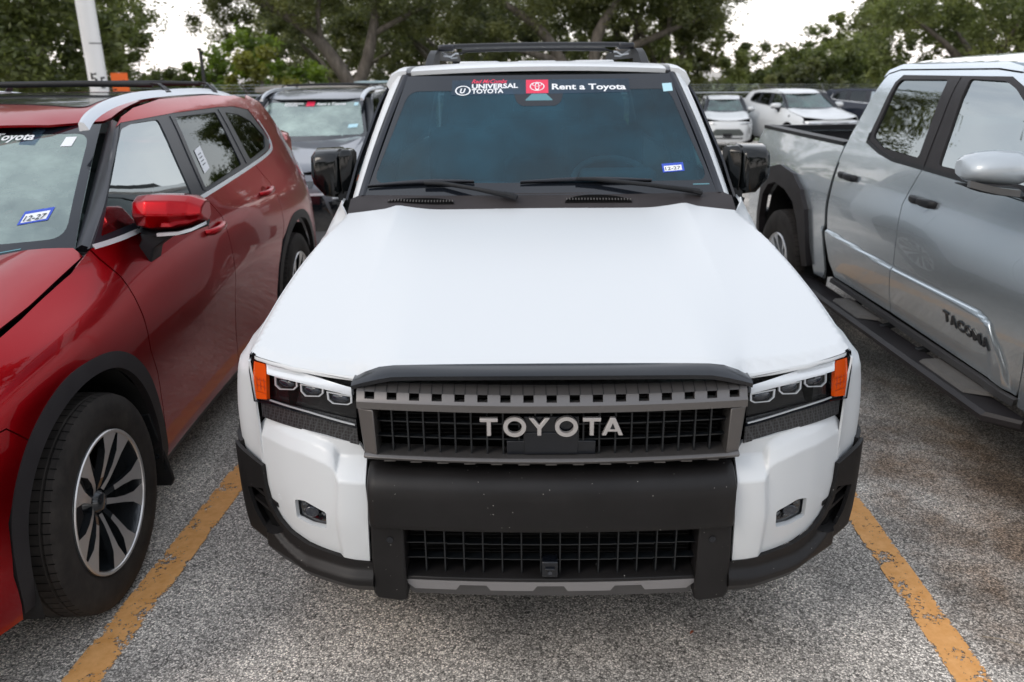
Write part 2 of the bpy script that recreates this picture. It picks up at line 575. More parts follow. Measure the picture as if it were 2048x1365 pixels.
def boxmesh(c, s, rot=0.0):
    x, y, z = s[0] / 2, s[1] / 2, s[2] / 2
    V = [Vector((i * x, j * y, k * z)) for i in (-1, 1) for j in (-1, 1) for k in (-1, 1)]
    if rot: V = [Matrix.Rotation(rot, 3, 'Z') @ v for v in V]
    V = [v + Vector(c) for v in V]
    return V, [(0, 1, 3, 2), (4, 6, 7, 5), (0, 4, 5, 1), (2, 3, 7, 6), (0, 2, 6, 4), (1, 5, 7, 3)]
def prism(poly, plane, a, b):
    """extruded 2-D polygon; plane 'xz' extrudes along y from a to b, 'yz' along x, 'xy' along z"""
    n = len(poly)
    def P(q, t):
        return (q[0], t, q[1]) if plane == 'xz' else ((t, q[0], q[1]) if plane == 'yz' else (q[0], q[1], t))
    V = [P(q, a) for q in poly] + [P(q, b) for q in poly]
    F = [tuple(range(n)), tuple(range(n, 2 * n))[::-1]] + [(i, i + n, (i + 1) % n + n, (i + 1) % n) for i in range(n)]
    return V, F
def fixed(name, V, F, mat, parent=None, smooth=35, bev=0, fmat=None):
    bm = bmesh.new(); bv = [bm.verts.new(p) for p in V]
    for i, f in enumerate(F):
        try:
            q = bm.faces.new([bv[k] for k in f])
            if fmat: q.material_index = fmat[i]
        except ValueError: pass
    bmesh.ops.recalc_face_normals(bm, faces=bm.faces)
    me = bpy.data.meshes.new(name); bm.to_mesh(me); bm.free()
    for mm in (mat if isinstance(mat, (list, tuple)) else [mat]): me.materials.append(M[mm] if isinstance(mm, str) else mm)
    me.shade_smooth(); me.set_sharp_from_angle(angle=rad(smooth))
    o = bpy.data.objects.new(name, me); COL.objects.link(o)
    if parent: o.parent = parent
    if bev: bevel(o, bev, 2)
    return o
def sweep(name, prof, xs, place, mat, parent, smooth=35, bev=0):
    """profile of (y,z) points carried across x stations; place(x,(y,z))->3-D"""
    rings = [[place(x, q) for q in prof] for x in xs]
    o = loft(name, rings, mat, parent, True, 0, smooth)
    if bev: bevel(o, bev, 2)
    return o
_DG = None
def textmesh(s, size, bold=0.0, shear=0.0, space=1.0, width=None):
    """letters as 2-D verts and faces, origin at lower left; width stretches to fit"""
    cu = bpy.data.curves.new('t', 'FONT'); cu.body = s; cu.size = size; cu.offset = bold * size
    cu.shear = shear; cu.space_character = space; cu.resolution_u = 3
    o = bpy.data.objects.new('t', cu); COL.objects.link(o)
    dg = bpy.context.evaluated_depsgraph_get(); dg.update()
    me = bpy.data.meshes.new_from_object(o.evaluated_get(dg))
    V = [(v.co.x, v.co.y) for v in me.vertices]; F = [tuple(p.vertices) for p in me.polygons]
    bpy.data.objects.remove(o); bpy.data.curves.remove(cu); bpy.data.meshes.remove(me)
    x0 = min(v[0] for v in V); x1 = max(v[0] for v in V); y0 = min(v[1] for v in V)
    k = (width / (x1 - x0)) if width else 1.0
    return [((v[0] - x0) * k, v[1]) for v in V], F
# ================================================================== THE WHITE SUV IN THE MIDDLE
FX = [0, .3, .50, .54, .60, .66, .75, .85, .92, 1.0, 1.06]
FZ = [.28, .36, .46, .60, .73, .78, .84, .90]
FY = [[.04, .0, -.02, -.03, -.03, .0, .03, .05], [.055, .015, -.01, -.02, -.02, .01, .04, .06],
      [.09, .05, .01, .0, .005, .03, .06, .07], [.10, .05, .015, .0, .005, .035, .065, .08],
      [.12, .07, .03, .01, .015, .045, .075, .09], [.14, .09, .065, .05, .05, .07, .10, .12],
      [.19, .145, .12, .10, .10, .115, .145, .16], [.27, .24, .21, .19, .19, .20, .22, .24],
      [.33, .31, .29, .265, .265, .275, .285, .30], [.42, .40, .375, .345, .345, .345, .355, .37],
      [.50, .48, .46, .44, .44, .44, .44, .44]]
front = Tab(FX, FZ, FY)
_hc = Curve([.50, .54, .62, .72, .82, .88, .92, .96], [.065, .075, .105, .15, .205, .25, .30, .36])
lampsurf = lambda w, z: _hc(w) + .18 * (z - .95)
LCy = [.20, .24, .27, .34, .42, .60, 1.0, 1.35, 1.8, 2.8, 4.0, 4.6, 4.85]
LCz = [.30, .60, .75, .95, 1.05, 1.15, 1.30, 1.5, 1.7, 1.8]
LCs = [[.835, .843, .848, .848, .842, .80, .7, .7, .7, .7],
       [.855, .868, .873, .871, .860, .80, .7, .7, .7, .7],
       [.87, .89, .897, .890, .868, .80, .7, .7, .7, .7],
       [.93, .955, .962, .945, .885, .80, .7, .7, .7, .7],
       [.955, .988, .993, .972, .905, .83, .75, .7, .7, .7],
       [.955, .995, 1.0, .982, .918, .86, .78, .7, .7, .7],
       [.94, .985, .99, .98, .945, .895, .83, .8, .7, .6],
       [.93, .97, .975, .97, .95, .91, .83, .80, .745, .67],
       [.93, .96, .965, .965, .95, .93, .875, .815, .755, .68],
       [.93, .97, .975, .97, .95, .93, .88, .82, .76, .69],
       [.93, .98, .985, .97, .95, .92, .87, .81, .75, .68],
       [.92, .96, .965, .955, .93, .90, .85, .80, .73, .67],
       [.80, .84, .84, .83, .82, .80, .77, .73, .68, .62]]
lcside = Smooth(Tab(LCy, LCz, LCs), .18, 4.9, .02, .28, 1.84, .02, .016, .018)
_rid = Curve([.04, .14, .3, .5, .8, 1.35, 1.45], [.520, .536, .556, .571, .583, .590, .591])
_we = Curve([.05, .26, .6, 1.0, 1.35, 1.45], [.87, .872, .878, .858, .800, .79])
_ze = lambda y: 1.031 + .180 * (y - .26) + .012 * (y - .26) ** 2
_zc = lambda y: 1.062 + .1635 * (y - .05) - .0156 * (y - .05) ** 2
_zr = lambda y: 1.026 + .188 * (y - .08) - .004 * (y - .08) ** 2
_yed = Curve([0, .25, .42, .49, .535, .62, .72, .80, .85, .874, .90], [.042, .044, .050, .060, .086, .118, .158, .205, .24, .268, .30])
_zed = Curve([0, .36, .42, .47, .50, .535, .62, .72, .80, .874, .9], [1.058, 1.0575, 1.055, 1.046, 1.032, 1.013, 1.012, 1.014, 1.016, 1.018, 1.018])
def _h0(w, y):
    r = _rid(y)
    if w <= r:
        bw = min(.19, .11 + .12 * y)
        q = max(0.0, (w - (r - bw)) / bw)
        return _zc(y) + (_zr(y) - _zc(y)) * q ** 1.7 + .011 * q ** 2.5
    we = _we(y); t = (w - r) / (we - r); z = _zr(y) + .011 + (_ze(y) - _zr(y) - .011) * t ** .85 if t > 0 else _zr(y) + .011
    return z - max(0, w - we) * 1.2
def hoodz(w, y):
    e = .005
    z = (_h0(abs(w - e), y) + 2 * _h0(w, y) + _h0(w + e, y)) / 4
    D = _h0(w, _yed(w)) - _zed(w)
    d = max(0.0, y - _yed(w))
    t = max(0.0, 1 - d / .036)
    return z - D * t * t * (2 - t) if t > 0 else z
lc = tag(empty('white_suv', (0, 0, 0)), 'white boxy off-road suv with roof rack in the middle, facing the camera', 'car')

def lc_body():
    # bonnet
    edge = [(0, .042), (.25, .044), (.42, .050), (.49, .060), (.535, .086), (.62, .118), (.72, .158), (.80, .205), (.85, .24), (.874, .268)]
    side = [(.890, .36), (.896, .50), (.897, .62), (.890, .85), (.876, 1.02), (.850, 1.18), (.818, 1.33), (.795, 1.352)]
    rear = [(.64, 1.350), (.60, 1.368), (.54, 1.374), (.25, 1.384), (0, 1.388)]
    half = edge + side + rear
    full = half + [(-x, y) for x, y in half[::-1] if x > 1e-6]
    h = panel('hood', full, hoodz, 'white', lc, 'z', .022, .006, smooth=50)
    # turned-down leading edge of the bonnet
    for sg in (1, -1):
        e = [p for p in dens(edge, .03, False) if p[0] > .528]
        V = []; F = []
        for x, y in e:
            t = (x - .53) / (.874 - .53)
            z = hoodz(x, y)
            V += [(sg * x, y, z - .0005), (sg * (x + .0005), y - .003, z - .003), (sg * (x + .001), y - .003, z - .012)]
        for i in range(len(e) - 1):
            for j in (0, 1):
                a = i * 3 + j
                F.append((a, a + 3, a + 4, a + 1) if sg < 0 else (a, a + 1, a + 4, a + 3))
        obj('hood_lip', V, F, 'white', h, 60)
    # black strip under the bonnet's leading edge
    top = []
    xs = [-.533, -.525, -.50, -.46, -.42, -.36] + [-.30 + .06 * i for i in range(11)] + [.36, .42, .46, .50, .525, .533]
    def back(x):
        x = abs(x)
        return Curve([0, .36, .42, .46, .50, .525, .533], [.046, .046, .050, .055, .064, .078, .086])(x)
    fr = lambda x: -.020 + .16 * x * x
    rings = []
    for x in xs:
        yb = back(x); zb = hoodz(abs(x), yb) + .003; yf = fr(x)
        zf = 1.052 - .06 * x * x - Curve([0, .40, .47, .533], [0, 0, .010, .026])(abs(x))
        rings.append([(x, yb + .01, zb - .003), (x, yb, zb), (x, yf + .012, zf + .006), (x, yf, zf), (x, yf + .003, zf - .012), (x, yf + .03, zf - .016), (x, yb + .02, zf - .014)])
    loft('hood_strip', rings, 'lip_black', lc, True, 0, 40)
    # front wings
    zt = lambda y: _ze(y) - .031
    arc = [(.42, .64), (.50, .84), (.62, .93), (.82, .955), (1.05, .95), (1.22, .90), (1.34, .80), (1.38, .64), (1.40, .50)]
    _hw = Curve([.22, .36, .50, .62, .85, 1.02, 1.18, 1.33, 1.38, 1.5], [.872, .892, .899, .900, .893, .879, .853, .821, .812, .81])
    def wing(y, z):
        t = min(1, max(0, (z - zt(y) + .075) / .075)); t = t * t * (3 - 2 * t)
        if y > 1.40: t *= max(0, 1 - (y - 1.40) / .05)
        return lcside(y, z) * (1 - t) + (_hw(y) + .004) * t
    for sg in (1, -1):
        out = [(.226, .66), (.228, .80), (.238, .90), (.246, 1.000)] + [(y, zt(y)) for y in (.36, .5, .7, .9, 1.1, 1.25, 1.37)] + [(1.46, 1.28), (1.50, 1.20), (1.50, .45), (1.41, .45)] + arc[::-1] + [(.36, .652)]
        panel('fender', out, wing, 'white', lc, 'x', .03, .006, sg, smooth=50)
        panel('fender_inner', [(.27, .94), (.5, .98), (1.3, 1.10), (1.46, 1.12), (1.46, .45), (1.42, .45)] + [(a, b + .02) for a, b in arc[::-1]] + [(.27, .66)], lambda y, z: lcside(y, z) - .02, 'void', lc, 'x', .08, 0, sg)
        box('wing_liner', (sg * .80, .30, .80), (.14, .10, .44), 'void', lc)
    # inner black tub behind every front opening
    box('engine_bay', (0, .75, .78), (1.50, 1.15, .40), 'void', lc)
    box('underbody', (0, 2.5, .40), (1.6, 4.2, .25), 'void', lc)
    box('added_shade_plate', (0, .90, .33), (1.04, 1.50, .03), 'void', lc, .01)  # low plate added to deepen the contact shadow under the nose
lc_body()

def lc_front():
    bow = lambda x: .14 * x * x
    # ---- grille surround
    P = lambda x, q: (x, q[0] + bow(x), q[1])
    root = empty('grille', (0, 0, 0), parent=lc)
    N = 17; pitch = .0602; hw = .0135
    # upper bar with square holes: slanted top face, then short vertical face
    xs = sorted(set([-.517, .517] + [round((i - 8) * pitch + s * hw, 5) for i in range(N) for s in (-1, 1)]))
    prof = [(.075, 1.008), (.012, 1.014), (-.020, .998), (-.027, .980), (-.034, .973), (-.034, .9535), (.06, .952)]
    k = len(prof); V = []; F = []
    for x in xs:
        sh = .985 if abs(x) > .5 else 1
        for q in prof: V.append(P(x, q))
    for i in range(len(xs) - 1):
        hole = (i % 2 == 1) and 0 < i < len(xs) - 1
        for j in range(k - 1):
            if hole and j == 2: continue
            a = i * k + j
            F.append((a, a + 1, a + 1 + k, a + k))
        if hole:
            # walls of the hole
            a = i * k
            for base in (a, a + k):
                p1, p2 = Vector(V[base + 2]), Vector(V[base + 3])
                s = len(V); V += [tuple(p1 + Vector((0, .03, -.004))), tuple(p2 + Vector((0, .03, -.004)))]
                F.append((base + 2, base + 3, s + 1, s))
            F.append((a + 3, a + 3 + k, len(V) - 1, len(V) - 3))
    F.append(tuple(range(k))[::-1]); F.append(tuple(range((len(xs) - 1) * k, len(xs) * k)))
    fixed('grille_bar', V, F, 'gunmetal', root, 30)
    # dark grooves running up from each hole
    gr = []
    for i in range(N):
        for s in (-1, 1):
            x = (i - 8) * pitch + s * (hw + .001)
            gr.append(([P(x - .0008, (.05, 1.0115)), P(x + .0008, (.05, 1.0115)), P(x + .0008, (.011, 1.0155)), P(x - .0008, (.011, 1.0155)), P(x - .0008, (-.0205, .9995)), P(x + .0008, (-.0205, .9995))], [(0, 1, 2, 3), (3, 2, 5, 4)]))
    V, F = merge(gr); obj('groove', V, F, 'mesh_black', root, None)
    # frame: side posts and lower bar as one moulded frame
    outer = [(-.516, .950), (-.508, .826), (-.500, .806), (.500, .806), (.508, .826), (.516, .950)]
    inner = [(-.474, .950), (-.474, .819), (.474, .819), (.474, .950)]
    V, F2 = [], []
    def frame_y(x, z, d): return bow(x) - .026 + d
    lo = outer; li = inner
    # posts
    parts = []
    for sg in (-1, 1):
        q = [(sg * .518, .9505), (sg * .509, .812), (sg * .470, .8165), (sg * .473, .9505)]
        yf = [-.022, -.016, -.030, -.034]
        v = [(a, bow(a) + d, b) for (a, b), d in zip(q, yf)] + [(a, bow(a) + .05, b) for (a, b) in q]
        fixed('side_post', v, [(0, 1, 2, 3), (4, 7, 6, 5), (0, 4, 5, 1), (1, 5, 6, 2), (2, 6, 7, 3), (3, 7, 4, 0)], 'gunmetal', root, 30, .004)
    xs = [-.5085, -.47] + [-.4 + .1 * i for i in range(9)] + [.47, .5085]
    sweep('lower_bar', [(.045, .8190), (-.026, .8185), (-.036, .812), (-.030, .803), (.045, .801)], xs, lambda x, q: P(x, q) if abs(x) < .5 else (x, q[0] + bow(x) + .003, q[1] + (.002 if q[1] < .8 else 0)), 'gunmetal', root, 25, .002)
    # mesh
    bars = []
    x0 = -.4725; cells = 22; p = .945 / cells
    for i in range(1, cells):
        x = x0 + p * i
        bars.append(([(x - .0022, bow(x) + .0, .948), (x + .0022, bow(x) + .0, .948), (x + .0022, bow(x) - .002, .818), (x - .0022, bow(x) - .002, .818),
                      (x - .0012, bow(x) + .022, .948), (x + .0012, bow(x) + .022, .948), (x + .0012, bow(x) + .022, .818), (x - .0012, bow(x) + .022, .818)],
                     [(0, 3, 2, 1), (4, 5, 6, 7), (0, 4, 7, 3), (1, 2, 6, 5)]))
    for z in (.9045, .8600):
        for s in range(-8, 8):
            a, b = s * .0591, (s + 1) * .0591
            bars.append(([(a, bow(a) + .004, z + .0018), (b, bow(b) + .004, z + .0018), (b, bow(b) + .004, z - .0018), (a, bow(a) + .004, z - .0018),
                          (a, bow(a) + .022, z + .0018), (b, bow(b) + .022, z + .0018), (b, bow(b) + .022, z - .0018), (a, bow(a) + .022, z - .0018)],
                         [(0, 3, 2, 1), (4, 5, 6, 7), (0, 1, 5, 4), (3, 7, 6, 2)]))
    V, F = merge(bars)
    fixed('grille_mesh', V, F, 'mesh_black', root, 30)
    # sensor panel in the middle
    pr = []
    V, F = prism([(-.119, .819), (.119, .819), (.119, .8585), (.074, .8585), (.074, .930), (-.074, .930), (-.074, .8585), (-.119, .8585)], 'xz', -.003, .03)
    fixed('sensor_panel', V, F, 'lip_black', root, 30, .002)
    V, F = prism([(-.072, .821), (.072, .821), (.072, .885), (-.072, .885)], 'xz', -.007, -.0035)
    fixed('sensor_cover', V, F, 'lip_black', root, 30, .002)
    # radiator slats behind the mesh
    V, F = merge([boxmesh((0, .115, .83 + .012 * i), (.94, .004, .0035)) for i in range(10)])
    obj('radiator', V, F, 'liner', root, None)
    box('grille_backing', (0, .165, .88), (1.0, .01, .16), 'void', root)
    # ---- raised wordmark, letter by letter
    let = empty('wordmark', (0, 0, 0), parent=lc)
    zb, H = .8830, .0505
    def ring(cx, cz, ro, ri, n=28, sx=1.0):
        V = []; F = []
        for y in (-.022, -.010):
            for r in (ro, ri):
                for t in range(n):
                    a = 2 * math.pi * t / n
                    V.append((cx + r * sx * math.cos(a), y, cz + r * math.sin(a)))
        for t in range(n):
            u = (t + 1) % n
            F += [(t, u, n + u, n + t), (2 * n + t, 3 * n + t, 3 * n + u, 2 * n + u), (t, 2 * n + t, 2 * n + u, u), (n + t, n + u, 3 * n + u, 3 * n + t)]
        return V, F
    s = .0098
    def T(x):
        w = .0475; return prism([(x, zb + H), (x, zb + H - .0105), (x + w / 2 - s / 1.8, zb + H - .0105), (x + w / 2 - s / 1.8, zb), (x + w / 2 + s / 1.8, zb), (x + w / 2 + s / 1.8, zb + H - .0105), (x + w, zb + H - .0105), (x + w, zb + H)], 'xz', -.022, -.010)
    def Y(x):
        w = .056; c = x + w / 2
        return prism([(x, zb + H), (c - s / 1.8, zb + .020), (c - s / 1.8, zb), (c + s / 1.8, zb), (c + s / 1.8, zb + .020), (x + w, zb + H), (x + w - .013, zb + H), (c, zb + .030), (x + .013, zb + H)], 'xz', -.022, -.010)
    def A(x):
        w = .056; c = x + w / 2
        a, f = prism([(x, zb), (c - .0062, zb + H), (c + .0062, zb + H), (x + w, zb), (x + w - .0115, zb), (c + .0125, zb + .011), (c - .0125, zb + .011), (x + .0115, zb)], 'xz', -.022, -.010)
        return a, f
    fixed('letter', *T(-.189), 'letter', let, 30, .0012)
    fixed('letter', *ring(-.097, zb + H / 2, .0285, .0180, sx=1.06), 'letter', let, 30)
    fixed('letter', *Y(-.060), 'letter', let, 30, .0012)
    fixed('letter', *ring(.0395, zb + H / 2, .0285, .0180, sx=1.06), 'letter', let, 30)
    fixed('letter', *T(.0825), 'letter', let, 30, .0012)
    V, F = A(.133)
    # opening of the A
    c = .133 + .028
    fixed('letter', V, F, 'letter', let, 30, .0012)
    V, F = prism([(c, zb + .036), (c - .0068, zb + .0185), (c + .0068, zb + .0185)], 'xz', -.0226, -.018)
    fixed('letter_opening', V, F, 'mesh_black', let, 30)
    # ---- tabs in the dark gap below the grille
    for i in range(13):
        x = (i - 6) * .0735
        V, F = boxmesh((x, bow(x), .7905), (.030, .016, .004)); obj('tab', V, F, 'gunmetal', root, None)
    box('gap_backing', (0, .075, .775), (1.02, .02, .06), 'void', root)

    # ---- bumper
    bp = empty('front_bumper', (0, 0, 0), parent=lc)
    bb = lambda x: .10 * x * x
    xs = [-.505, -.500, -.48] + [-.4 + .1 * i for i in range(9)] + [.48, .500, .505]
    def place(x, q):
        e = .012 if abs(x) > .503 else (.003 if abs(x) > .499 else 0)
        return (x, q[0] + bb(x) + e, q[1] - e * .3 * (1 if q[1] > .65 else -1))
    prof = [(.06, .768), (.022, .767), (.000, .761), (-.020, .748), (-.034, .735), (-.043, .716), (-.046, .69), (-.046, .62), (-.043, .602), (-.034, .596), (.05, .594)]
    sweep('bumper_bar', prof, xs, place, 'black_plastic', bp, 50)
    for sg in (1, -1):
        V, F = prism([(sg * .412, .594), (sg * .412, .352), (sg * .430, .346), (sg * .500, .352), (sg * .512, .372), (sg * .507, .594)], 'xz', -.018, .07)
        V = [(a, b + bb(a), c) for a, b, c in V]
        o = fixed('bumper_pad', V, F, 'black_plastic', bp, 30, .007)
        V, F = prism([(sg * .452 + .010 * math.cos(t), .552 + .010 * math.sin(t)) for t in [i * math.pi / 6 for i in range(12)]], 'xz', .0005, -.0005)
        fixed('parking_sensor', V, F, 'lip_black', bp, 30)
    # lower grille
    bars = []
    for i in range(1, 15):
        x = -.412 + .824 / 15 * i
        bars.append(boxmesh((x, .032 + bb(x), .505), (.004, .03, .17)))
    for z in (.523, .474):
        for s in range(-7, 7):
            x = (s + .5) * .0588
            bars.append(boxmesh((x, .034 + bb(x), z), (.0589, .03, .0032)))
    V, F = merge(bars)
    fixed('lower_grille_mesh', V, F, 'mesh_black', bp, 30)
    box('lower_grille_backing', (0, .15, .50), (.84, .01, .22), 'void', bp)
    V, F = merge([boxmesh((0, .11, .43 + .012 * i), (.82, .004, .003)) for i in range(14)])
    obj('intercooler', V, F, 'liner', bp, None)
    sweep('lower_lip', [(.10, .434), (.012, .430), (-.004, .424), (-.006, .416), (.02, .410)], [-.412 + .103 * i for i in range(9)], lambda x, q: (x, q[0] + bb(x), q[1]), 'black_plastic', bp, 40, .002)
    cam = box('front_camera', (-.002, .012, .458), (.046, .04, .052), 'lip_black', bp, .004)
    box('camera_hood', (-.002, -.009, .462), (.028, .012, .008), 'lip_black', bp, .002)
    V, F = prism([(-.002 + .006 * math.cos(i * math.pi / 6), .450 + .006 * math.sin(i * math.pi / 6)) for i in range(12)], 'xz', -.012, -.005)
    fixed('camera_lens', V, F, 'lens', bp, 30)
    # skid plate with three notches
    sp = empty('skid_plate', (0, 0, 0), parent=lc)
    top, mid = .4135, .378
    notch = lambda c: [(c - .050, mid), (c - .038, .398), (c + .038, .398), (c + .050, mid)]
    o = [(-.412, top), (-.412, .398), (-.392, .378)] + notch(-.222) + notch(0) + notch(.222) + [(.392, .378), (.412, .398), (.412, top)]
    fp = lambda w, z: -.004 + bb(w) + (top - z) * .25
    panel('skid_face', o, fp, 'skid', sp, 'y', .05, .012, smooth=30)
    lo = [(-.412, .408), (-.412, .348), (-.40, .338), (.40, .338), (.412, .348), (.412, .408)]
    panel('skid_lower', lo, lambda w, z: .012 + bb(w) + (top - z) * .35, 'skid_dark', sp, 'y', .05, .01, smooth=30)

    # ---- white bumper corners, black lower corners, lamps
    for sg in (1, -1):
        ft = front
        # upper ledge
        crease = [(.8718, .7693), (.7357, .7720), (.640, .7620), (.612, .752), (.600, .738), (.596, .722)]
        crease = [(.874, .7693), (.80, .7740), (.72, .7735), (.645, .7650), (.612, .7540), (.600, .738), (.597, .7245)]
        ledge = [(.8492, .8368), (.7525, .8325), (.6381, .8279), (.530, .8179)] + [(.508, .735), (.508, .728)] + crease[::-1]
        # face of the inner strip stands proud of the outer face
        cr = Curve([.46, .60, .7245, .76], [.602, .606, .597, .600])
        def wf(w, z):
            z2 = min(z, .77)
            b = Curve([.50, .56, .60, .75, .85, .92], [.006, .012, .022, .105, .195, .27])(w) + Curve([.40, .50, .62, .77], [.030, .012, 0, .006])(z)
            tt = min(1, max(0, (w - cr(z) + .008) / .016)); step = .016 * tt * tt * (3 - 2 * tt)
            lg = 0
            line = Curve([.50, .597, .60, .612, .645, .72, .80, .874], [.7245, .7245, .738, .754, .765, .7735, .774, .7693])(w)
            if z > line:
                t = min(1, (z - line) / .055)
                lg = t * .058
                step *= (1 - min(1, t * 1.6))
            return b + step + lg
        wf0 = wf
        def wf(w, z, e=.0032):
            return (wf0(w, z) * 2 + wf0(w + e, z) + wf0(w - e, z) + wf0(w, z + e) + wf0(w, z - e) + wf0(w + .7 * e, z + .7 * e) + wf0(w - .7 * e, z - .7 * e)) / 8
        body = [(.8492, .8368), (.7525, .8325), (.6381, .8279), (.533, .8179), (.514, .780), (.5085, .667), (.5185, .466), (.616, .4717), (.7137, .4765), (.7789, .4945), (.8202, .5197), (.852, .5682), (.866, .62), (.872, .6756), (.876, .7116), (.874, .7693), (.866, .815)]
        fog = rnd([(.7469, .6148), (.7107, .6235), (.6399, .608), (.6445, .552), (.6963, .5445), (.7486, .5505)], .008, 3)
        wp = panel('bumper_corner', body, wf, 'white', bp, 'y', .007, .012, sg, holes=[fog], smooth=42)
        # fog lamp
        fl = empty('fog_lamp', (0, 0, 0), parent=lc)
        big = offs(fog, -.0, True)
        panel('fog_bezel', [(a, b) for a, b in fog], lambda w, z: wf(w, z) + .020 + .02 * max(0, 1 - ((w - .69) ** 2 / .0016 + (z - .585) ** 2 / .0006)), 'gloss_black', fl, 'y', .01, 0, sg)
        n = len(fog); V = []; F = []
        for a, b in fog: V += [(sg * a, wf(a, b) + .001, b), (sg * a, wf(a, b) + .024, b)]
        for i in range(n): F.append((2 * i, 2 * i + 1, (2 * i + 3) % (2 * n), (2 * i + 2) % (2 * n)))
        fixed('fog_recess', V, F, 'white', fl, 60)
        V, F = prism([(.692 + .021 * math.cos(i * math.pi / 8), .588 + .017 * math.sin(i * math.pi / 8)) for i in range(16)], 'xz', .092, .12)
        fixed('fog_lens', [(sg * a, b, c) for a, b, c in V], F, 'lens', fl, 40, .003)
        V, F = prism([(.8073 + .0085 * math.cos(i * math.pi / 8), .5934 + .0085 * math.sin(i * math.pi / 8)) for i in range(16)], 'xz', wf(.8073, .5934) - .001, wf(.8073, .5934) + .02)
        fixed('parking_sensor', [(sg * a, b + (a - .8073) * .8, c) for a, b, c in V], F, 'white', bp, 40)
        # dark body behind the white corner
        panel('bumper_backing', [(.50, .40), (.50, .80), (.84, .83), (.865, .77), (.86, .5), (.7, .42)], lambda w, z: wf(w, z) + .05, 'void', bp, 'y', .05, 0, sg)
        # black lower corner with highlighted upper shelf
        def bf(w, z):
            y = Curve([.50, .56, .66, .75, .85, .92, .97, 1.02], [.018, .025, .065, .115, .195, .26, .315, .40])(w)
            lim = Curve([.50, .60, .7137, .7789, .84, .875, .93, .985], [.448, .446, .446, .462, .50, .545, .62, .66])(w)
            t = (lim - z)
            if w < .87:
                tq = min(1, max(0, t / .030)); y += -.024 * tq * tq * (3 - 2 * tq) + max(0, min(.415, lim - .045) - z) * .95
            else:
                y += max(0, min(.415, lim - .045) - z) * .95
            return y
        blk = [(.992, .694), (.965, .692), (.92, .686), (.8650, .678), (.8632, .62), (.854, .5682), (.8202, .5197), (.7789, .4945), (.7137, .4765), (.616, .4717), (.5075, .466), (.5085, .356), (.6319, .352), (.7431, .352), (.840, .318), (.885, .322), (.925, .352), (.955, .405), (.978, .47), (.990, .53), (.993, .59)]
        vent = rnd([(.948, .565), (.872, .598), (.866, .5611), (.838, .515), (.800, .485), (.836, .470), (.890, .455), (.925, .495)], .006, 2)
        panel('lower_corner', blk, bf, 'black_plastic', bp, 'y', .0095, .012, sg, holes=[vent], smooth=35)
        vt = empty('corner_vent', (0, 0, 0), parent=lc)
        panel('vent_backing', vent, lambda w, z: bf(w, z) + .045, 'void', vt, 'y', .03, 0, sg)
        for zz in (.562, .520):
            V, F = prism([(.82, zz - .012), (.97, zz + .006), (.97, zz + .014), (.82, zz + .002)], 'xz', 0, .03)
            V = [(sg * a, bf(a, c) + .012 + b, c) for a, b, c in V]
            fixed('vent_slat', V, F, 'black_plastic', vt, 30)
        n = len(vent); V = []; F = []
        for a, b in vent: V += [(sg * a, bf(a, b), b), (sg * a, bf(a, b) + .045, b)]
        for i in range(n): F.append((2 * i, 2 * i + 1, (2 * i + 3) % (2 * n), (2 * i + 2) % (2 * n)))
        fixed('vent_wall', V, F, 'black_plastic', vt, 60)
        # honeycomb strip between lamp and bumper
        meshp = [(.853, .872), (.6708, .8715), (.5393, .8649), (.5338, .8194), (.6382, .8290), (.7525, .8336), (.8492, .838)]
        ms = lambda w, z: lampsurf(w, z) + .018
        panel('honeycomb_panel', [(a, b - (.004 if b < .85 else -.02)) for a, b in meshp], ms, 'honeycomb', bp, 'y', .03, .004, sg)
        # wheel-arch flare
        arc = [(.335, .700), (.425, .705), (.50, .86), (.62, .95), (.82, .975), (1.05, .97), (1.22, .92), (1.35, .81), (1.40, .64), (1.42, .40)]
        inn = [(.40, .40), (.46, .60), (.54, .80), (.66, .88), (.84, .90), (1.03, .895), (1.16, .85), (1.27, .75), (1.33, .60), (1.35, .40)]
        panel('wheel_arch_flare', arc + inn[::-1] + [(.36, .40), (.325, .55)], lambda y, z: min(1.004, lcside(y, z) + .014), 'black_plastic', lc, 'x', .03, .02, sg)

        # ---- headlamp
        hl = empty('headlamp', (0, 0, 0), parent=lc)
        housing = [(.878, 1.018), (.7626, 1.0145), (.5340, 1.0040), (.5320, .8700), (.6821, .884), (.8131, .889), (.872, .880), (.886, .968)]
        panel('lamp_housing', housing, lambda w, z: lampsurf(w, z) + .03, 'lamp_black', hl, 'y', .02, 0, sg)
        n = len(housing)
        hs = dens(housing, .03); n = len(hs); V = []; F = []
        for a, b in hs: V += [(sg * a, lampsurf(a, b) - .002, b), (sg * a, lampsurf(a, b) + .032, b)]
        for i in range(n): F.append((2 * i, 2 * i + 1, (2 * i + 3) % (2 * n), (2 * i + 2) % (2 * n)))
        fixed('lamp_bezel', V, F, 'lip_black', hl, 60)
        am = [(.8640, .9990), (.8240, 1.0005), (.8200, .9850), (.8235, .8975), (.8635, .8893), (.8720, .9607)]
        panel('side_marker', am, lambda w, z: lampsurf(w, z) + .003, 'amber', hl, 'y', .02, .012, sg)
        gv = []
        for zz in (.914, .932, .950):
            gv.append(([(sg * .822, lampsurf(.822, zz) + .0018, zz - .001), (sg * .862, lampsurf(.862, zz) + .0018, zz - .001), (sg * .862, lampsurf(.862, zz) + .0018, zz + .001), (sg * .822, lampsurf(.822, zz) + .0018, zz + .001)], [(0, 1, 2, 3)]))
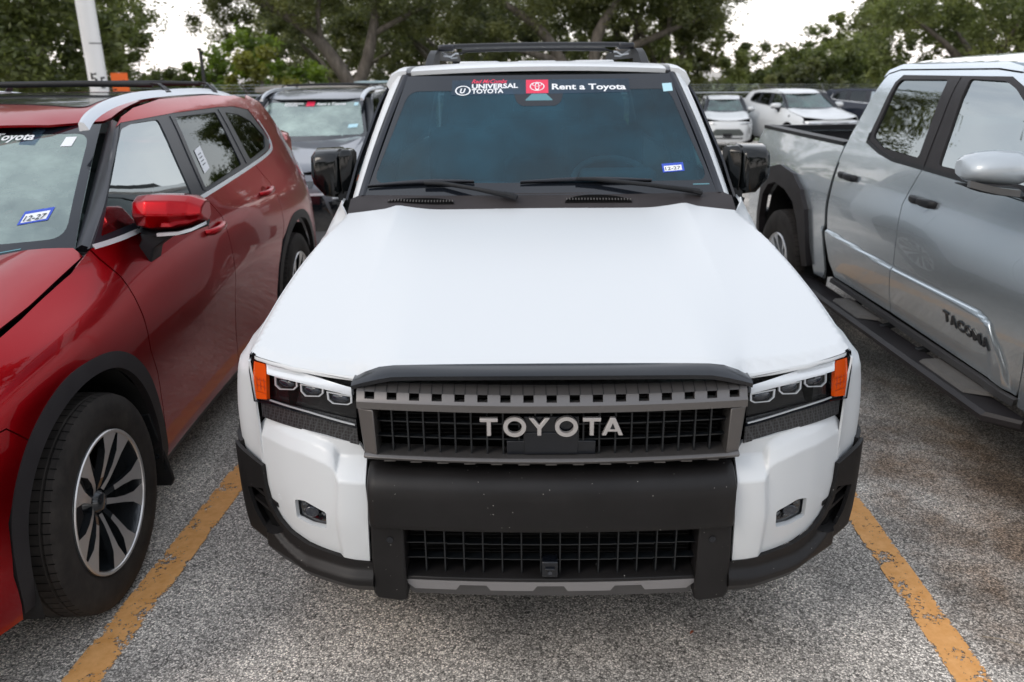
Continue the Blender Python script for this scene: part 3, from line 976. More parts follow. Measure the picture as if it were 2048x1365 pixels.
        for ww in (.828, .842, .856):
            gv.append(([(sg * (ww - .001), lampsurf(ww, .93) + .0012, .905), (sg * (ww + .001), lampsurf(ww, .93) + .0012, .905), (sg * (ww + .001), lampsurf(ww, .93) + .0012, .96), (sg * (ww - .001), lampsurf(ww, .93) + .0012, .96)], [(0, 1, 2, 3)]))
        V, F = merge(gv); obj('marker_rib', V, F, principled('amber_dark', (.35, .03, .002), .3), hl, None)
        dr = [(.8190, 1.0005), (.696, .9985), (.5452, .9810), (.5461, .9560), (.6974, .9700), (.8160, .9745)]
        panel('light_guide', dr, lambda w, z: lampsurf(w, z) + .006 - .006 * math.sin(min(1, max(0, (z - .957) / .035)) * math.pi), 'drl', hl, 'y', .012, .012, sg)
        fl_ = []
        for i in range(34):
            w = .69 + i * .0036
            fl_.append(([(sg * w, lampsurf(w, .99) + .004, .9835), (sg * (w + .0009), lampsurf(w, .99) + .004, .9835), (sg * (w + .0009), lampsurf(w, .99) + .0045, .997), (sg * w, lampsurf(w, .99) + .0045, .997)], [(0, 1, 2, 3)]))
        V, F = merge(fl_); obj('light_guide_flute', V, F, 'satin', hl, None)
        P1 = [(.7936, .9699), (.7161, .9710), (.7165, .9539), (.7293, .9420), (.7782, .9334), (.794, .9431)]
        P2 = [(.7080, .9640), (.6330, .9640), (.6337, .9489), (.6471, .9370), (.693, .9300), (.707, .9420)]
        P3 = [(.6239, .9560), (.5462, .9548), (.5468, .9348), (.5600, .9270), (.6063, .9235), (.6216, .9330)]
        for q in (P1, P2, P3):
            pj = empty('projector', (0, 0, 0), parent=hl)
            ins = [(sum(a for a, b in q) / 6 * .14 + a * .86, sum(b for a, b in q) / 6 * .2 + b * .8) for a, b in q]
            panel('projector_frame', q, lambda w, z: lampsurf(w, z) + .010, 'satin', pj, 'y', .01, .004, sg, holes=[ins])
            cx = sum(a for a, b in q) / 6; cz = sum(b for a, b in q) / 6 + .003
            panel('projector_cup', ins, lambda w, z: lampsurf(w, z) + .016, 'lamp_black', pj, 'y', .01, 0, sg)
            V = []; F = []; R = 6
            for i in range(R + 1):
                r = i / R
                for t in range(16):
                    a = t * math.pi / 8
                    V.append((sg * (cx + .026 * r * math.cos(a)), lampsurf(cx + .026 * r * math.cos(a), cz) + .016 - .008 * math.sqrt(max(0, 1 - r * r)), cz + .0125 * r * math.sin(a)))
            for i in range(R):
                for t in range(16): F.append((i * 16 + t, i * 16 + (t + 1) % 16, (i + 1) * 16 + (t + 1) % 16, (i + 1) * 16 + t))
            fixed('projector_lens', V, F, 'lens', pj, 60)
        ln = [(.8131, .8975), (.6821, .8900), (.5404, .8765)]
        panel('chrome_line', band(dens(ln, .03, False), -.002, .002), lambda w, z: lampsurf(w, z) + .004, 'satin', hl, 'y', .03, .004, sg)
        panel('lamp_cover', [(.874, 1.012), (.7626, 1.008), (.537, .996), (.536, .8745), (.6821, .888), (.8131, .893), (.868, .885), (.880, .966)], lambda w, z: lampsurf(w, z) - .003, 'clear', hl, 'y', .03, 0, sg)
def honeycomb():
    m = principled('honeycomb_black', (0.012, 0.013, 0.014), 0.35)
    N, L, b = nodes(m)
    tc = N.new('ShaderNodeTexCoord')
    v = N.new('ShaderNodeTexVoronoi'); v.feature = 'DISTANCE_TO_EDGE'; v.inputs['Scale'].default_value = 110
    v.inputs['Randomness'].default_value = 0.15
    L.new(tc.outputs['Object'], v.inputs['Vector'])
    r = ramp(m, v.outputs['Distance'], [(0.04, (.045, .048, .052)), (0.16, (.006, .006, .007))])
    L.new(r.outputs['Color'], b.inputs['Base Color'])
    bump(m, v.outputs['Distance'], -0.8, 0.004)
    return m
M['honeycomb'] = honeycomb()
lc_front()

# ------------------------------------------------------------------ windscreen, cabin, roof
WSB, WST = (1.472, 1.310), (2.02, 1.765)     # y,z of glass corner line at base and top
def wscr(w, z):
    t = (z - WSB[1]) / (WST[1] - WSB[1])
    return WSB[0] + t * (WST[0] - WSB[0]) - .038 * (1 - (w / .72) ** 2)
WSw = lambda z: .742 + (.612 - .742) * (z - 1.31) / (1.765 - 1.31)
def lc_cabin():
    # cowl
    cw = [(.80, 1.350), (.64, 1.364), (.60, 1.397), (.54, 1.407), (.25, 1.422), (0, 1.432)]
    back = [(0, 1.375 + .035), (.4, 1.40)]
    def cz(w, y): return 1.262 + (y - 1.34) * .36 - .01 * (w / .8) ** 2 + (.004 if w < .6 else 0)
    fr = [(.792, 1.342), (.64, 1.352), (.60, 1.385), (.54, 1.395), (.25, 1.411), (0, 1.421)]
    rr = [(.0, 1.47), (.3, 1.475), (.6, 1.50), (.73, 1.52), (.80, 1.50), (.825, 1.40)]
    # cowl surface rises to the base of the glass
    def cowz(w, y):
        yb = wscr(w, 1.30); y0 = 1.35 if w > .62 else 1.40 + .02 * (1 - w / .6)
        t = max(0, min(1.3, (y - y0) / max(.02, yb - y0)))
        z0 = hoodz(min(w, .78), y0) - .012
        return z0 + (1.312 - z0) * (t ** .8)
    out = [(.800, 1.338), (.70, 1.348), (.64, 1.352), (.60, 1.385), (.54, 1.392), (.25, 1.408), (0, 1.418)]
    rear = [(0, wscr(0, 1.31) + .01), (.3, wscr(.3, 1.31) + .01), (.6, wscr(.6, 1.31) + .01), (.745, wscr(.74, 1.31) + .01), (.80, 1.42)]
    full = out + rear[:1] + rear[1:]
    # centre line meets itself, so mirror the half
    half = [(.800, 1.338), (.70, 1.340), (.64, 1.335), (.60, 1.352), (.54, 1.360), (.25, 1.370), (0, 1.374)]
    rr = [(0, wscr(0, 1.30) + .006), (.25, wscr(.25, 1.30) + .006), (.5, wscr(.5, 1.30) + .006), (.745, 1.482), (.80, 1.44)]
    pts = half + [(-a, b) for a, b in half[::-1][1:]] + [(-a, b) for a, b in rr[::-1][:-1]] + rr
    _yf = Curve([0, .25, .54, .60, .64, .70, .80], [1.374, 1.370, 1.360, 1.352, 1.335, 1.340, 1.338])
    def cs(w, y):
        yf = _yf(w)
        t = (y - yf) / (wscr(w, 1.30) - yf)
        z0 = hoodz(min(w, .78), yf) - .011
        return z0 + min(max(t, 0), 1.2) ** .8 * (1.301 - z0)
    panel('cowl', pts, cs, 'cowl_plastic', lc, 'z', .02, .01)
    # vent meshes in the cowl
    for c in (-.50, .24):
        a = [(c + .14 * math.cos(t), 1.392 + .030 * math.sin(t)) for t in [i * math.pi / 12 for i in range(13)]]
        vv = empty('cowl_vent', (0, 0, 0), parent=lc)
        panel('vent_base', [(x, y) for x, y in a], lambda w, y: cs(w, y) + .003, 'void', vv, 'z', .03, 0)
        ribs = []
        for i in range(22):
            x = c - .132 + i * .0126; ym = 1.392 + .030 * math.sqrt(max(0, 1 - ((x - c) / .14) ** 2))
            z = cs(abs(x), 1.405) + .004
            ribs.append(boxmesh((x, (1.392 + ym) / 2, z), (.004, ym - 1.392, .006)))
        V, F = merge(ribs); obj('vent_rib', V, F, 'vent_grey', vv, None)
    # windscreen
    g = [(-.742, 1.300), (.742, 1.300), (.612, 1.772), (-.612, 1.772)]
    ws = panel('windshield', g, wscr, 'windscreen', lc, 'y', .06, 0)
    gin = rnd([(-.716, 1.345), (.716, 1.345), (.599, 1.706), (-.599, 1.706)], .05, 6)
    panel('windshield_border', g, wscr, 'frit', ws, 'y', .04, 0, off=-.0015, holes=[gin])
    hous = rnd([(-.135, 1.76), (.135, 1.76), (.10, 1.655), (.075, 1.640), (-.075, 1.640), (-.10, 1.655)], .02, 3)
    tri = rnd([(-.030, 1.692), (.034, 1.692), (.066, 1.663), (-.064, 1.663)], .006, 2)
    panel('camera_housing', hous, wscr, 'frit', ws, 'y', .04, 0, off=-.0014, holes=[])
    panel('camera_window', tri, wscr, 'sticker_cyan_dim', ws, 'y', .03, 0, off=-.0019)
    # film banner across the top of the glass and its print
    bz = lambda w, z: wscr(w, z) - .0022
    ban = [(-.400, 1.752), (-.400, 1.688), (.420, 1.694), (.420, 1.752)]
    bn = panel('film_banner', ban, bz, 'banner', ws, 'y', .05, 0)
    def stick(name, V2, F, x, z, mat, parent, sg=1, lift=.0005, tilt=0.0):
        V = []
        for a, b in V2:
            w = x + .026 + a * math.cos(tilt) - b * math.sin(tilt); h = z + a * math.sin(tilt) + b * math.cos(tilt)
            V.append((w, wscr(abs(w), h) - .0022 - lift, h))
        return obj(name, V, F, mat, parent, None)
    def put(name, s, x, z, cap, width, mat, bold=.02, shear=0, parent=None, tilt=0.0, lift=.0005):
        V2, F = textmesh(s, cap / .70, bold, shear, 1.0, width)
        return stick(name, V2, F, x, z, mat, parent or bn, lift=lift, tilt=tilt)
    put('lettering', 'Rent a Toyota', .036, 1.7095, .0235, .340, 'sticker_white', .026, tilt=-.01)
    put('lettering', 'UNIVERSAL', -.333, 1.7155, .0190, .213, 'sticker_white', .030, tilt=.01)
    put('lettering', 'TOYOTA', -.333, 1.6950, .0180, .146, 'sticker_white', .030, tilt=.01)
    put('script_lettering', 'Red McCombs', -.335, 1.7385, .0160, .165, 'sticker_red', .020, .45, lift=.0012)
    def ringfill(cx, cz, rx, rz, t, n=36):
        V = []; F = []
        for k, (a, b) in enumerate(((rx, rz), (rx - t, rz - t * rz / rx))):
            for i in range(n):
                u = 2 * math.pi * i / n; V.append((cx + a * math.cos(u), cz + b * math.sin(u)))
        for i in range(n): F.append((i, (i + 1) % n, n + (i + 1) % n, n + i))
        return V, F
    lg = empty('dealer_emblem', (0, 0, 0), parent=bn)
    V, F = ringfill(-.374, 1.7075, .036, .021, .0065); stick('emblem_ring', V, F, 0, 0, 'sticker_white', lg)
    put('emblem_letter', 'U', -.388, 1.697, .0190, .027, 'sticker_white', .04, .25, lg)
    V2 = [(-.083, 1.6935), (.019, 1.6935), (.019, 1.7510), (-.083, 1.7510)]
    rs = stick('red_square', V2, [(0, 1, 2, 3)], 0, 0, 'sticker_red', bn, lift=.0006)
    for nm, a in (('emblem_oval', (-.032, 1.7225, .034, .0185, .0045)), ('emblem_oval', (-.032, 1.7225, .0105, .0175, .0035)), ('emblem_oval', (-.032, 1.7310, .0225, .0085, .0035))):
        V, F = ringfill(*a); stick(nm, V, F, 0, 0, 'sticker_white', rs, lift=.001)
    # registration sticker and small labels
    rg = stick('registration_sticker', [(.498, 1.375), (.592, 1.380), (.590, 1.412), (.496, 1.407)], [(0, 1, 2, 3)], 0, 0, 'sticker_blue', ws)
    stick('sticker_field', [(.506, 1.3795), (.582, 1.3835), (.581, 1.4025), (.505, 1.3985)], [(0, 1, 2, 3)], 0, 0, 'sticker_white', rg, lift=.001)
    put('sticker_number', '12-27', .510, 1.3835, .0110, .066, 'sticker_ink', .012, 0, rg, tilt=.05, lift=.0015)
    stick('square_label', [(.548, 1.694), (.592, 1.697), (.590, 1.731), (.546, 1.729)], [(0, 1, 2, 3)], 0, 0, 'sticker_cyan', ws)
    stick('thin_label', [(.620, 1.3285), (.690, 1.3285), (.690, 1.3325), (.620, 1.3325)], [(0, 1, 2, 3)], 0, 0, 'sticker_cyan_dim', ws)
    # pillars
    def line(p, q, t): return tuple(p[i] + (q[i] - p[i]) * t for i in range(3))
    for sg in (1, -1):
        A0, A1 = (.742, 1.460, 1.300), (.610, 2.03, 1.775)
        B0, B1 = (.772, 1.480, 1.290), (.648, 2.06, 1.775)
        C0, C1 = (.806, 1.475, 1.262), (.682, 2.10, 1.745)
        def ribbon(name, rows, mat, th=.02, sub=8):
            rings = []
            for i in range(sub + 1):
                t = i / sub; bu = math.sin(t * math.pi) * .010
                rings.append([(sg * (line(a, b, t)[0] + bu), line(a, b, t)[1], line(a, b, t)[2]) for a, b in rows])
            return loft(name, rings, mat, lc, True, 0, 50)
        a0 = (.738, 1.50, 1.28); a1 = (.606, 2.08, 1.75)
        ribbon('pillar_trim', [(A0, A1), ((.752, 1.455, 1.302), (.624, 2.03, 1.781)), ((.772, 1.462, 1.296), (.642, 2.045, 1.779)), ((.776, 1.50, 1.28), (.65, 2.08, 1.76)), (a0, a1)], 'pillar')
        ribbon('a_pillar', [((.776, 1.468, 1.292), (.645, 2.05, 1.779)), ((.792, 1.468, 1.284), (.660, 2.055, 1.780)), ((.812, 1.495, 1.262), (.690, 2.09, 1.765)), ((.822, 1.56, 1.262), (.705, 2.15, 1.745)), ((.79, 1.60, 1.26), (.67, 2.18, 1.73)), ((.775, 1.52, 1.27), (.65, 2.10, 1.75))], 'white')
        # side of the cabin and body behind the door
        zt = 1.745
        panel('front_door', [(1.52, .45), (1.52, 1.22), (1.60, 1.255), (2.55, 1.275), (2.55, .45)], lcside, 'white', lc, 'x', .08, .01, sg)
        panel('rear_door', [(2.56, .45), (2.56, 1.275), (3.45, 1.285), (3.50, 1.0), (3.28, .75), (3.24, .45)], lcside, 'white', lc, 'x', .08, .01, sg)
        ar = [(3.25, .45), (3.32, .78), (3.48, .93), (3.78, .97), (4.08, .93), (4.24, .78), (4.30, .45)]
        panel('rear_quarter', [(3.46, 1.285), (4.80, 1.29), (4.85, .9), (4.80, .5)] + ar[::-1] + [(3.27, .75), (3.51, 1.0)], lcside, 'white', lc, 'x', .08, .01, sg)
        panel('window_surround', [(1.60, 1.262), (1.72, 1.40), (2.05, 1.66), (2.16, 1.735), (4.55, 1.735), (4.78, 1.30), (2.55, 1.282)], lambda y, z: lcside(y, z) - .012, 'pillar', lc, 'x', .1, .01, sg,
              holes=[[(1.78, 1.30), (2.18, 1.69), (2.48, 1.69), (2.48, 1.30)], [(2.60, 1.30), (2.60, 1.69), (3.40, 1.69), (3.40, 1.30)], [(3.50, 1.31), (3.50, 1.69), (4.40, 1.67), (4.55, 1.33)]])
        for i, w in enumerate(([(1.77, 1.29), (2.175, 1.70), (2.49, 1.70), (2.49, 1.29)], [(2.59, 1.29), (2.59, 1.70), (3.41, 1.70), (3.41, 1.29)], [(3.49, 1.30), (3.49, 1.70), (4.41, 1.68), (4.57, 1.32)])):
            panel('side_window', w, lambda y, z: lcside(y, z) - .018, 'sideglass' if i == 0 else 'privacy', lc, 'x', .12, 0, sg)
        # drip rail
        rings = []
        for y, z, w in ((2.045, 1.790, .606), (2.09, 1.806, .606), (2.3, 1.815, .612), (3.0, 1.818, .615), (4.4, 1.808, .612)):
            rings.append([(sg * (w - .018), y, z - .004), (sg * (w + .018), y, z - .004), (sg * (w + .016), y, z - .02), (sg * (w - .016), y, z - .02)])
        loft('roof_gutter', rings, 'pillar', lc)
        loft('roof_side', [[(sg * .624, y, z - .003), (sg * .66, y, z - .006), (sg * .700, y, z - .028), (sg * .722, y + .01, z - .065), (sg * .70, y, z - .10), (sg * .62, y, z - .09)] for y, z in ((2.045, 1.800), (2.09, 1.812), (2.25, 1.82), (3.0, 1.824), (4.0, 1.82), (4.5, 1.80))], 'white', lc, smooth=60)
    # roof
    def rz(w, y): return Curve([2.0, 2.03, 2.08, 2.2, 2.6, 3.3, 4.4, 4.6], [1.782, 1.792, 1.802, 1.812, 1.820, 1.822, 1.812, 1.79])(y) + .016 * (1 - (w / .6) ** 2)
    yf = lambda w: 2.035 - .034 * (1 - (w / .6) ** 2)
    def rz2(w, y): return rz(w, y + (2.035 - yf(w)))
    fr = [(x, yf(abs(x))) for x in (-.60, -.53, -.46, -.38, -.30, -.22, -.14, -.045, .045, .14, .22, .30, .38, .46, .53, .60)]
    panel('roof', fr + [(.60, 4.5), (-.60, 4.5)], rz2, 'white', lc, 'z', .061, .02, smooth=50)
    # pressed ribs on the roof
    for c in (-.30, 0, .30):
        V, F = prism([(c - .10, 2.45), (c + .10, 2.45), (c + .10, 4.3), (c - .10, 4.3)], 'xy', 1.822, 1.838)
        fixed('roof_rib', V, F, 'white', lc, 40, .012)
    box('tailgate', (0, 4.86, .93), (1.6, .08, .76), 'white', lc, .04)
    obj('rear_window', [(-.66, 4.56, 1.79), (.66, 4.56, 1.79), (.76, 4.84, 1.30), (-.76, 4.84, 1.30)], [(0, 3, 2, 1)], 'privacy', lc, None)
    box('rear_spoiler', (0, 4.55, 1.805), (1.25, .25, .04), 'white', lc, .015)
    box('rear_bumper', (0, 4.90, .58), (1.84, .14, .22), 'black_plastic', lc, .03)
    # underside of roof
    box('headlining', (0, 3.25, 1.765), (1.2, 2.2, .03), 'liner_in', lc, .01)
lc_cabin_mats = M.setdefault('sticker_cyan_dim', principled('pale_teal_window', (.10, .24, .28), .3))
lc_cabin()

def lc_rack():
    rk = tag(empty('roof_rack', (0, 0, 0), parent=lc))
    for sg in (1, -1):
        # side rail with a sloping front foot
        prof = lambda y, z0, z1, w: [(sg * (w - .022), y, z0), (sg * (w + .030), y, z0), (sg * (w + .020), y, z1), (sg * (w - .016), y, z1)]
        loft('side_rail', [prof(2.40, 1.805, 1.815, .553), prof(2.52, 1.805, 1.875, .548), prof(2.62, 1.805, 1.897, .545), prof(2.66, 1.850, 1.897, .545), prof(4.1, 1.850, 1.897, .545), prof(4.15, 1.805, 1.897, .545), prof(4.35, 1.805, 1.815, .545)], 'trim', rk, smooth=30)
        box('bar_clamp', (sg * .490, 2.72, 1.910), (.085, .09, .034), 'pillar', rk, .010)
        tube('clamp_rod', [(sg * .505, 2.70, 1.870), (sg * .465, 2.70, 1.865), (sg * .44, 2.70, 1.882), (sg * .405, 2.70, 1.880)], .005, 'satin', rk, 8)
        tube('clamp_rod', [(sg * .52, 2.76, 1.888), (sg * .465, 2.76, 1.858), (sg * .435, 2.76, 1.860)], .0045, 'satin', rk, 8)
    for y in (2.72, 3.9):
        sec = [(-.030, -.006), (-.020, .008), (.0, .013), (.022, .009), (.034, -.004), (.0, -.012)]
        rings = [[(x, y + a, 1.916 + b + .006 * (1 - (x / .5) ** 2)) for a, b in sec] for x in [-.49 + .098 * i for i in range(11)]]
        loft('cross_bar', rings, 'trim', rk, smooth=50)
    tube('front_tube', [(-.42, 2.70, 1.880), (-.38, 2.69, 1.892), (-.2, 2.69, 1.897), (.2, 2.69, 1.897), (.38, 2.69, 1.892), (.42, 2.70, 1.880)], .0065, 'trim', rk, 10)
lc_rack()

def lc_mirrors():
    for sg in (1, -1):
        mr = empty('door_mirror', (0, 0, 0), parent=lc)
        # housing: tall rounded box, front face to camera, widening outwards
        def ring(y, g, x0, x1, z0, z1):
            q = [(x0, z1 - .012), (x0 + .012, z1), (x1 - .02, z1 - .004), (x1, z1 - .030), (x1 + .004, (z0 + z1) / 2), (x1 - .004, z0 + .062), (x1 - .052, z0 + .006), (x0 + .02, z0), (x0, z0 + .02)]
            cx, cz = (x0 + x1) / 2, (z0 + z1) / 2
            return [(sg * (cx + (a - cx) * g), y, cz + (b - cz) * g) for a, b in q]
        rings = [ring(1.655, .82, .905, 1.005, 1.268, 1.432), ring(1.662, .93, .90, 1.012, 1.262, 1.446), ring(1.675, .97, .895, 1.018, 1.258, 1.456), ring(1.72, 1.0, .89, 1.026, 1.252, 1.466), ring(1.80, 1.02, .885, 1.032, 1.25, 1.47), ring(1.83, .96, .885, 1.032, 1.25, 1.47)]
        loft('mirror_cap', rings, 'gunmirror', mr, smooth=35)
        # inner flank beside the door
        rings = [[(sg * a, b, c) for a, b, c in r] for r in (
            [(.852, 1.70, 1.268), (.892, 1.675, 1.268), (.895, 1.80, 1.268), (.852, 1.80, 1.268)],
            [(.842, 1.70, 1.36), (.893, 1.668, 1.36), (.895, 1.82, 1.36), (.842, 1.82, 1.36)],
            [(.838, 1.70, 1.445), (.893, 1.672, 1.445), (.895, 1.82, 1.445), (.838, 1.82, 1.445)],
            [(.848, 1.71, 1.466), (.885, 1.695, 1.468), (.885, 1.80, 1.468), (.848, 1.80, 1.466)])]
        bevel(loft('mirror_flank', rings, 'gunmirror', mr, smooth=40), .008, 3)
        loft('mirror_stem', [[(sg * a, b, c) for a, b, c in r] for r in (
            [(.838, 1.66, 1.205), (.905, 1.65, 1.215), (.905, 1.74, 1.215), (.838, 1.74, 1.205)],
            [(.842, 1.665, 1.24), (.915, 1.655, 1.243), (.915, 1.75, 1.243), (.842, 1.75, 1.24)],
            [(.85, 1.68, 1.243), (.905, 1.67, 1.246), (.905, 1.75, 1.246), (.85, 1.75, 1.243)],
            [(.85, 1.685, 1.285), (.91, 1.678, 1.285), (.91, 1.75, 1.285), (.85, 1.75, 1.285)])], 'trim', mr, smooth=30)
        loft('mirror_foot', [[(sg * a, b, c) for a, b, c in r] for r in (
            [(.80, 1.58, 1.14), (.86, 1.57, 1.14), (.88, 1.75, 1.15), (.80, 1.75, 1.15)],
            [(.80, 1.60, 1.19), (.895, 1.60, 1.20), (.905, 1.76, 1.21), (.80, 1.76, 1.20)],
            [(.80, 1.63, 1.215), (.90, 1.63, 1.222), (.905, 1.76, 1.224), (.80, 1.76, 1.215)])], 'trim', mr, smooth=30)
        V, F = prism([(sg * .905, 1.275), (sg * 1.018, 1.285), (sg * 1.018, 1.44), (sg * .905, 1.45)], 'xz', 1.829, 1.838)
        fixed('mirror_glass', V, F, 'mirror', mr, 30)
lc_mirrors()

M_done = 1
def lc_wipers():
    def on(px, z): return (px, wscr(abs(px), z) - .012, z)
    for (b0, b1, arm, piv) in (((-.735, 1.333), (-.28, 1.350), (-.46, 1.341), (-.11, 1.290)), ((-.085, 1.347), (.47, 1.347), (.18, 1.352), (.66, 1.297))):
        wp = empty('wiper', (0, 0, 0), parent=lc)
        pts = []
        for i in range(13):
            t = i / 12; x = b0[0] + (b1[0] - b0[0]) * t; z = b0[1] + (b1[1] - b0[1]) * t + .006 * math.sin(t * math.pi)
            pts.append(on(x, z))
        th = [.003 + .007 * math.sin(min(1, i / 12 * 1.6 + .08) * math.pi / 2) * (1 if i < 9 else (13 - i) / 5) for i in range(13)]
        tube('wiper_blade', [(a, b - .004, c + .004) for a, b, c in pts], th, 'pillar', wp, 8)
        tube('wiper_rubber', [(a, b + .005, c - .004) for a, b, c in pts], .003, 'void', wp, 6)
        a = on(*arm); p = (piv[0], wscr(abs(piv[0]), 1.31) - .040, piv[1] + .012)
        m1 = tuple(a[i] * .45 + p[i] * .55 for i in range(3)); m1 = (m1[0], m1[1] - .018, m1[2] + .010)
        tube('wiper_arm', [(a[0] - .03, a[1] - .012, a[2] + .008), (a[0] + .05, a[1] - .016, a[2] + .006), m1, (p[0] - .05, p[1] - .004, p[2] + .008), p], [.008, .009, .009, .012, .014], 'trim', wp, 8)
        box('wiper_pivot', (p[0] - .02, p[1], p[2] + .002), (.07, .03, .020), 'trim', wp, .006, rot=(0, .25, -.2))
lc_wipers()

def interior(parent, cx=.0, y0=1.62, dashz=1.30, wheelx=.36, w=.70, seaty=.95, mat='dash'):
    """dashboard, steering wheel and front seats; y0 is the base of the windscreen"""
    it = empty('interior', (0, 0, 0), parent=parent)
    rings = []
    for y, z, k in ((y0 - .16, dashz - .06, 1.0), (y0, dashz - .005, 1.0), (y0 + .18, dashz + .01, .97), (y0 + .26, dashz - .02, .95), (y0 + .28, dashz - .25, .9), (y0 + .15, dashz - .35, .9)):
        rings.append([(cx - w * k, y, z - .03), (cx - w * .6, y, z), (cx, y, z - .005), (cx + w * .6, y, z), (cx + w * k, y, z - .03)])
    V = [p for r in rings for p in r]; F = [(i * 5 + j, i * 5 + j + 1, i * 5 + j + 6, i * 5 + j + 5) for i in range(5) for j in range(4)]
    fixed('dashboard', V, F, mat, it, 50)
    box('instrument_hood', (cx + wheelx, y0 + .17, dashz + .03), (.34, .16, .06), mat, it, .02)
    box('centre_screen', (cx - .02, y0 + .19, dashz + .045), (.28, .03, .13), 'gloss_black', it, .01, rot=(-.25, 0, 0))
    # wheel
    R = .185; c = Vector((cx + wheelx, y0 + .42, dashz - .02)); tl = rad(-62)
    ax = Vector((0, math.cos(tl), math.sin(tl)))
    pts = [c + Vector((R * math.cos(t), 0, 0)) + ax.cross(Vector((1, 0, 0))) * R * math.sin(t) for t in [i * math.pi / 16 for i in range(33)]]
    st = tube('steering_wheel', pts, .015, 'seat', it, 8)
    tube('wheel_spoke', [c - Vector((R, 0, 0)), c, c + Vector((R, 0, 0))], [.012, .035, .012], 'seat', st, 8)
    for s in (-1, 1):
        se = empty('front_seat', (0, 0, 0), parent=it)
        x = cx + s * .37; y = y0 + seaty
        for nm, a in (('seat_cushion', ((x, y - .15, dashz - .48), (.50, .52, .16))), ('backrest', ((x, y + .16, dashz - .12), (.48, .14, .62))), ('headrest', ((x, y + .22, dashz + .27), (.26, .10, .19)))):
            bx = box(nm, a[0], a[1], 'seat', se, .05, rot=(0.0 if nm == 'seat_cushion' else -.18, 0, 0), seg=3)
    bx = box('rear_seat', (cx, y0 + 1.95, dashz - .12), (1.25, .16, .6), 'seat', it, .05, rot=(-.2, 0, 0))
    return it
it = interior(lc, 0, 1.62, 1.300, .36, .70, mat='dash_light')
for _o in bpy.data.objects:
    if _o.name.startswith('steering_wheel'): _o.data.materials[0] = M['dash_light']
tube('grab_handle', [(.655, 1.72, 1.40), (.640, 1.76, 1.43), (.622, 1.80, 1.48), (.615, 1.83, 1.52)], .010, 'seat', it)
tube('grab_handle', [(-.655, 1.72, 1.40), (-.640, 1.76, 1.43), (-.622, 1.80, 1.48), (-.615, 1.83, 1.52)], .010, 'seat', it)
box('rear_view_mirror', (0, 1.99, 1.640), (.24, .02, .06), principled('mirror_back', (.16, .20, .22), .3), it, .012)

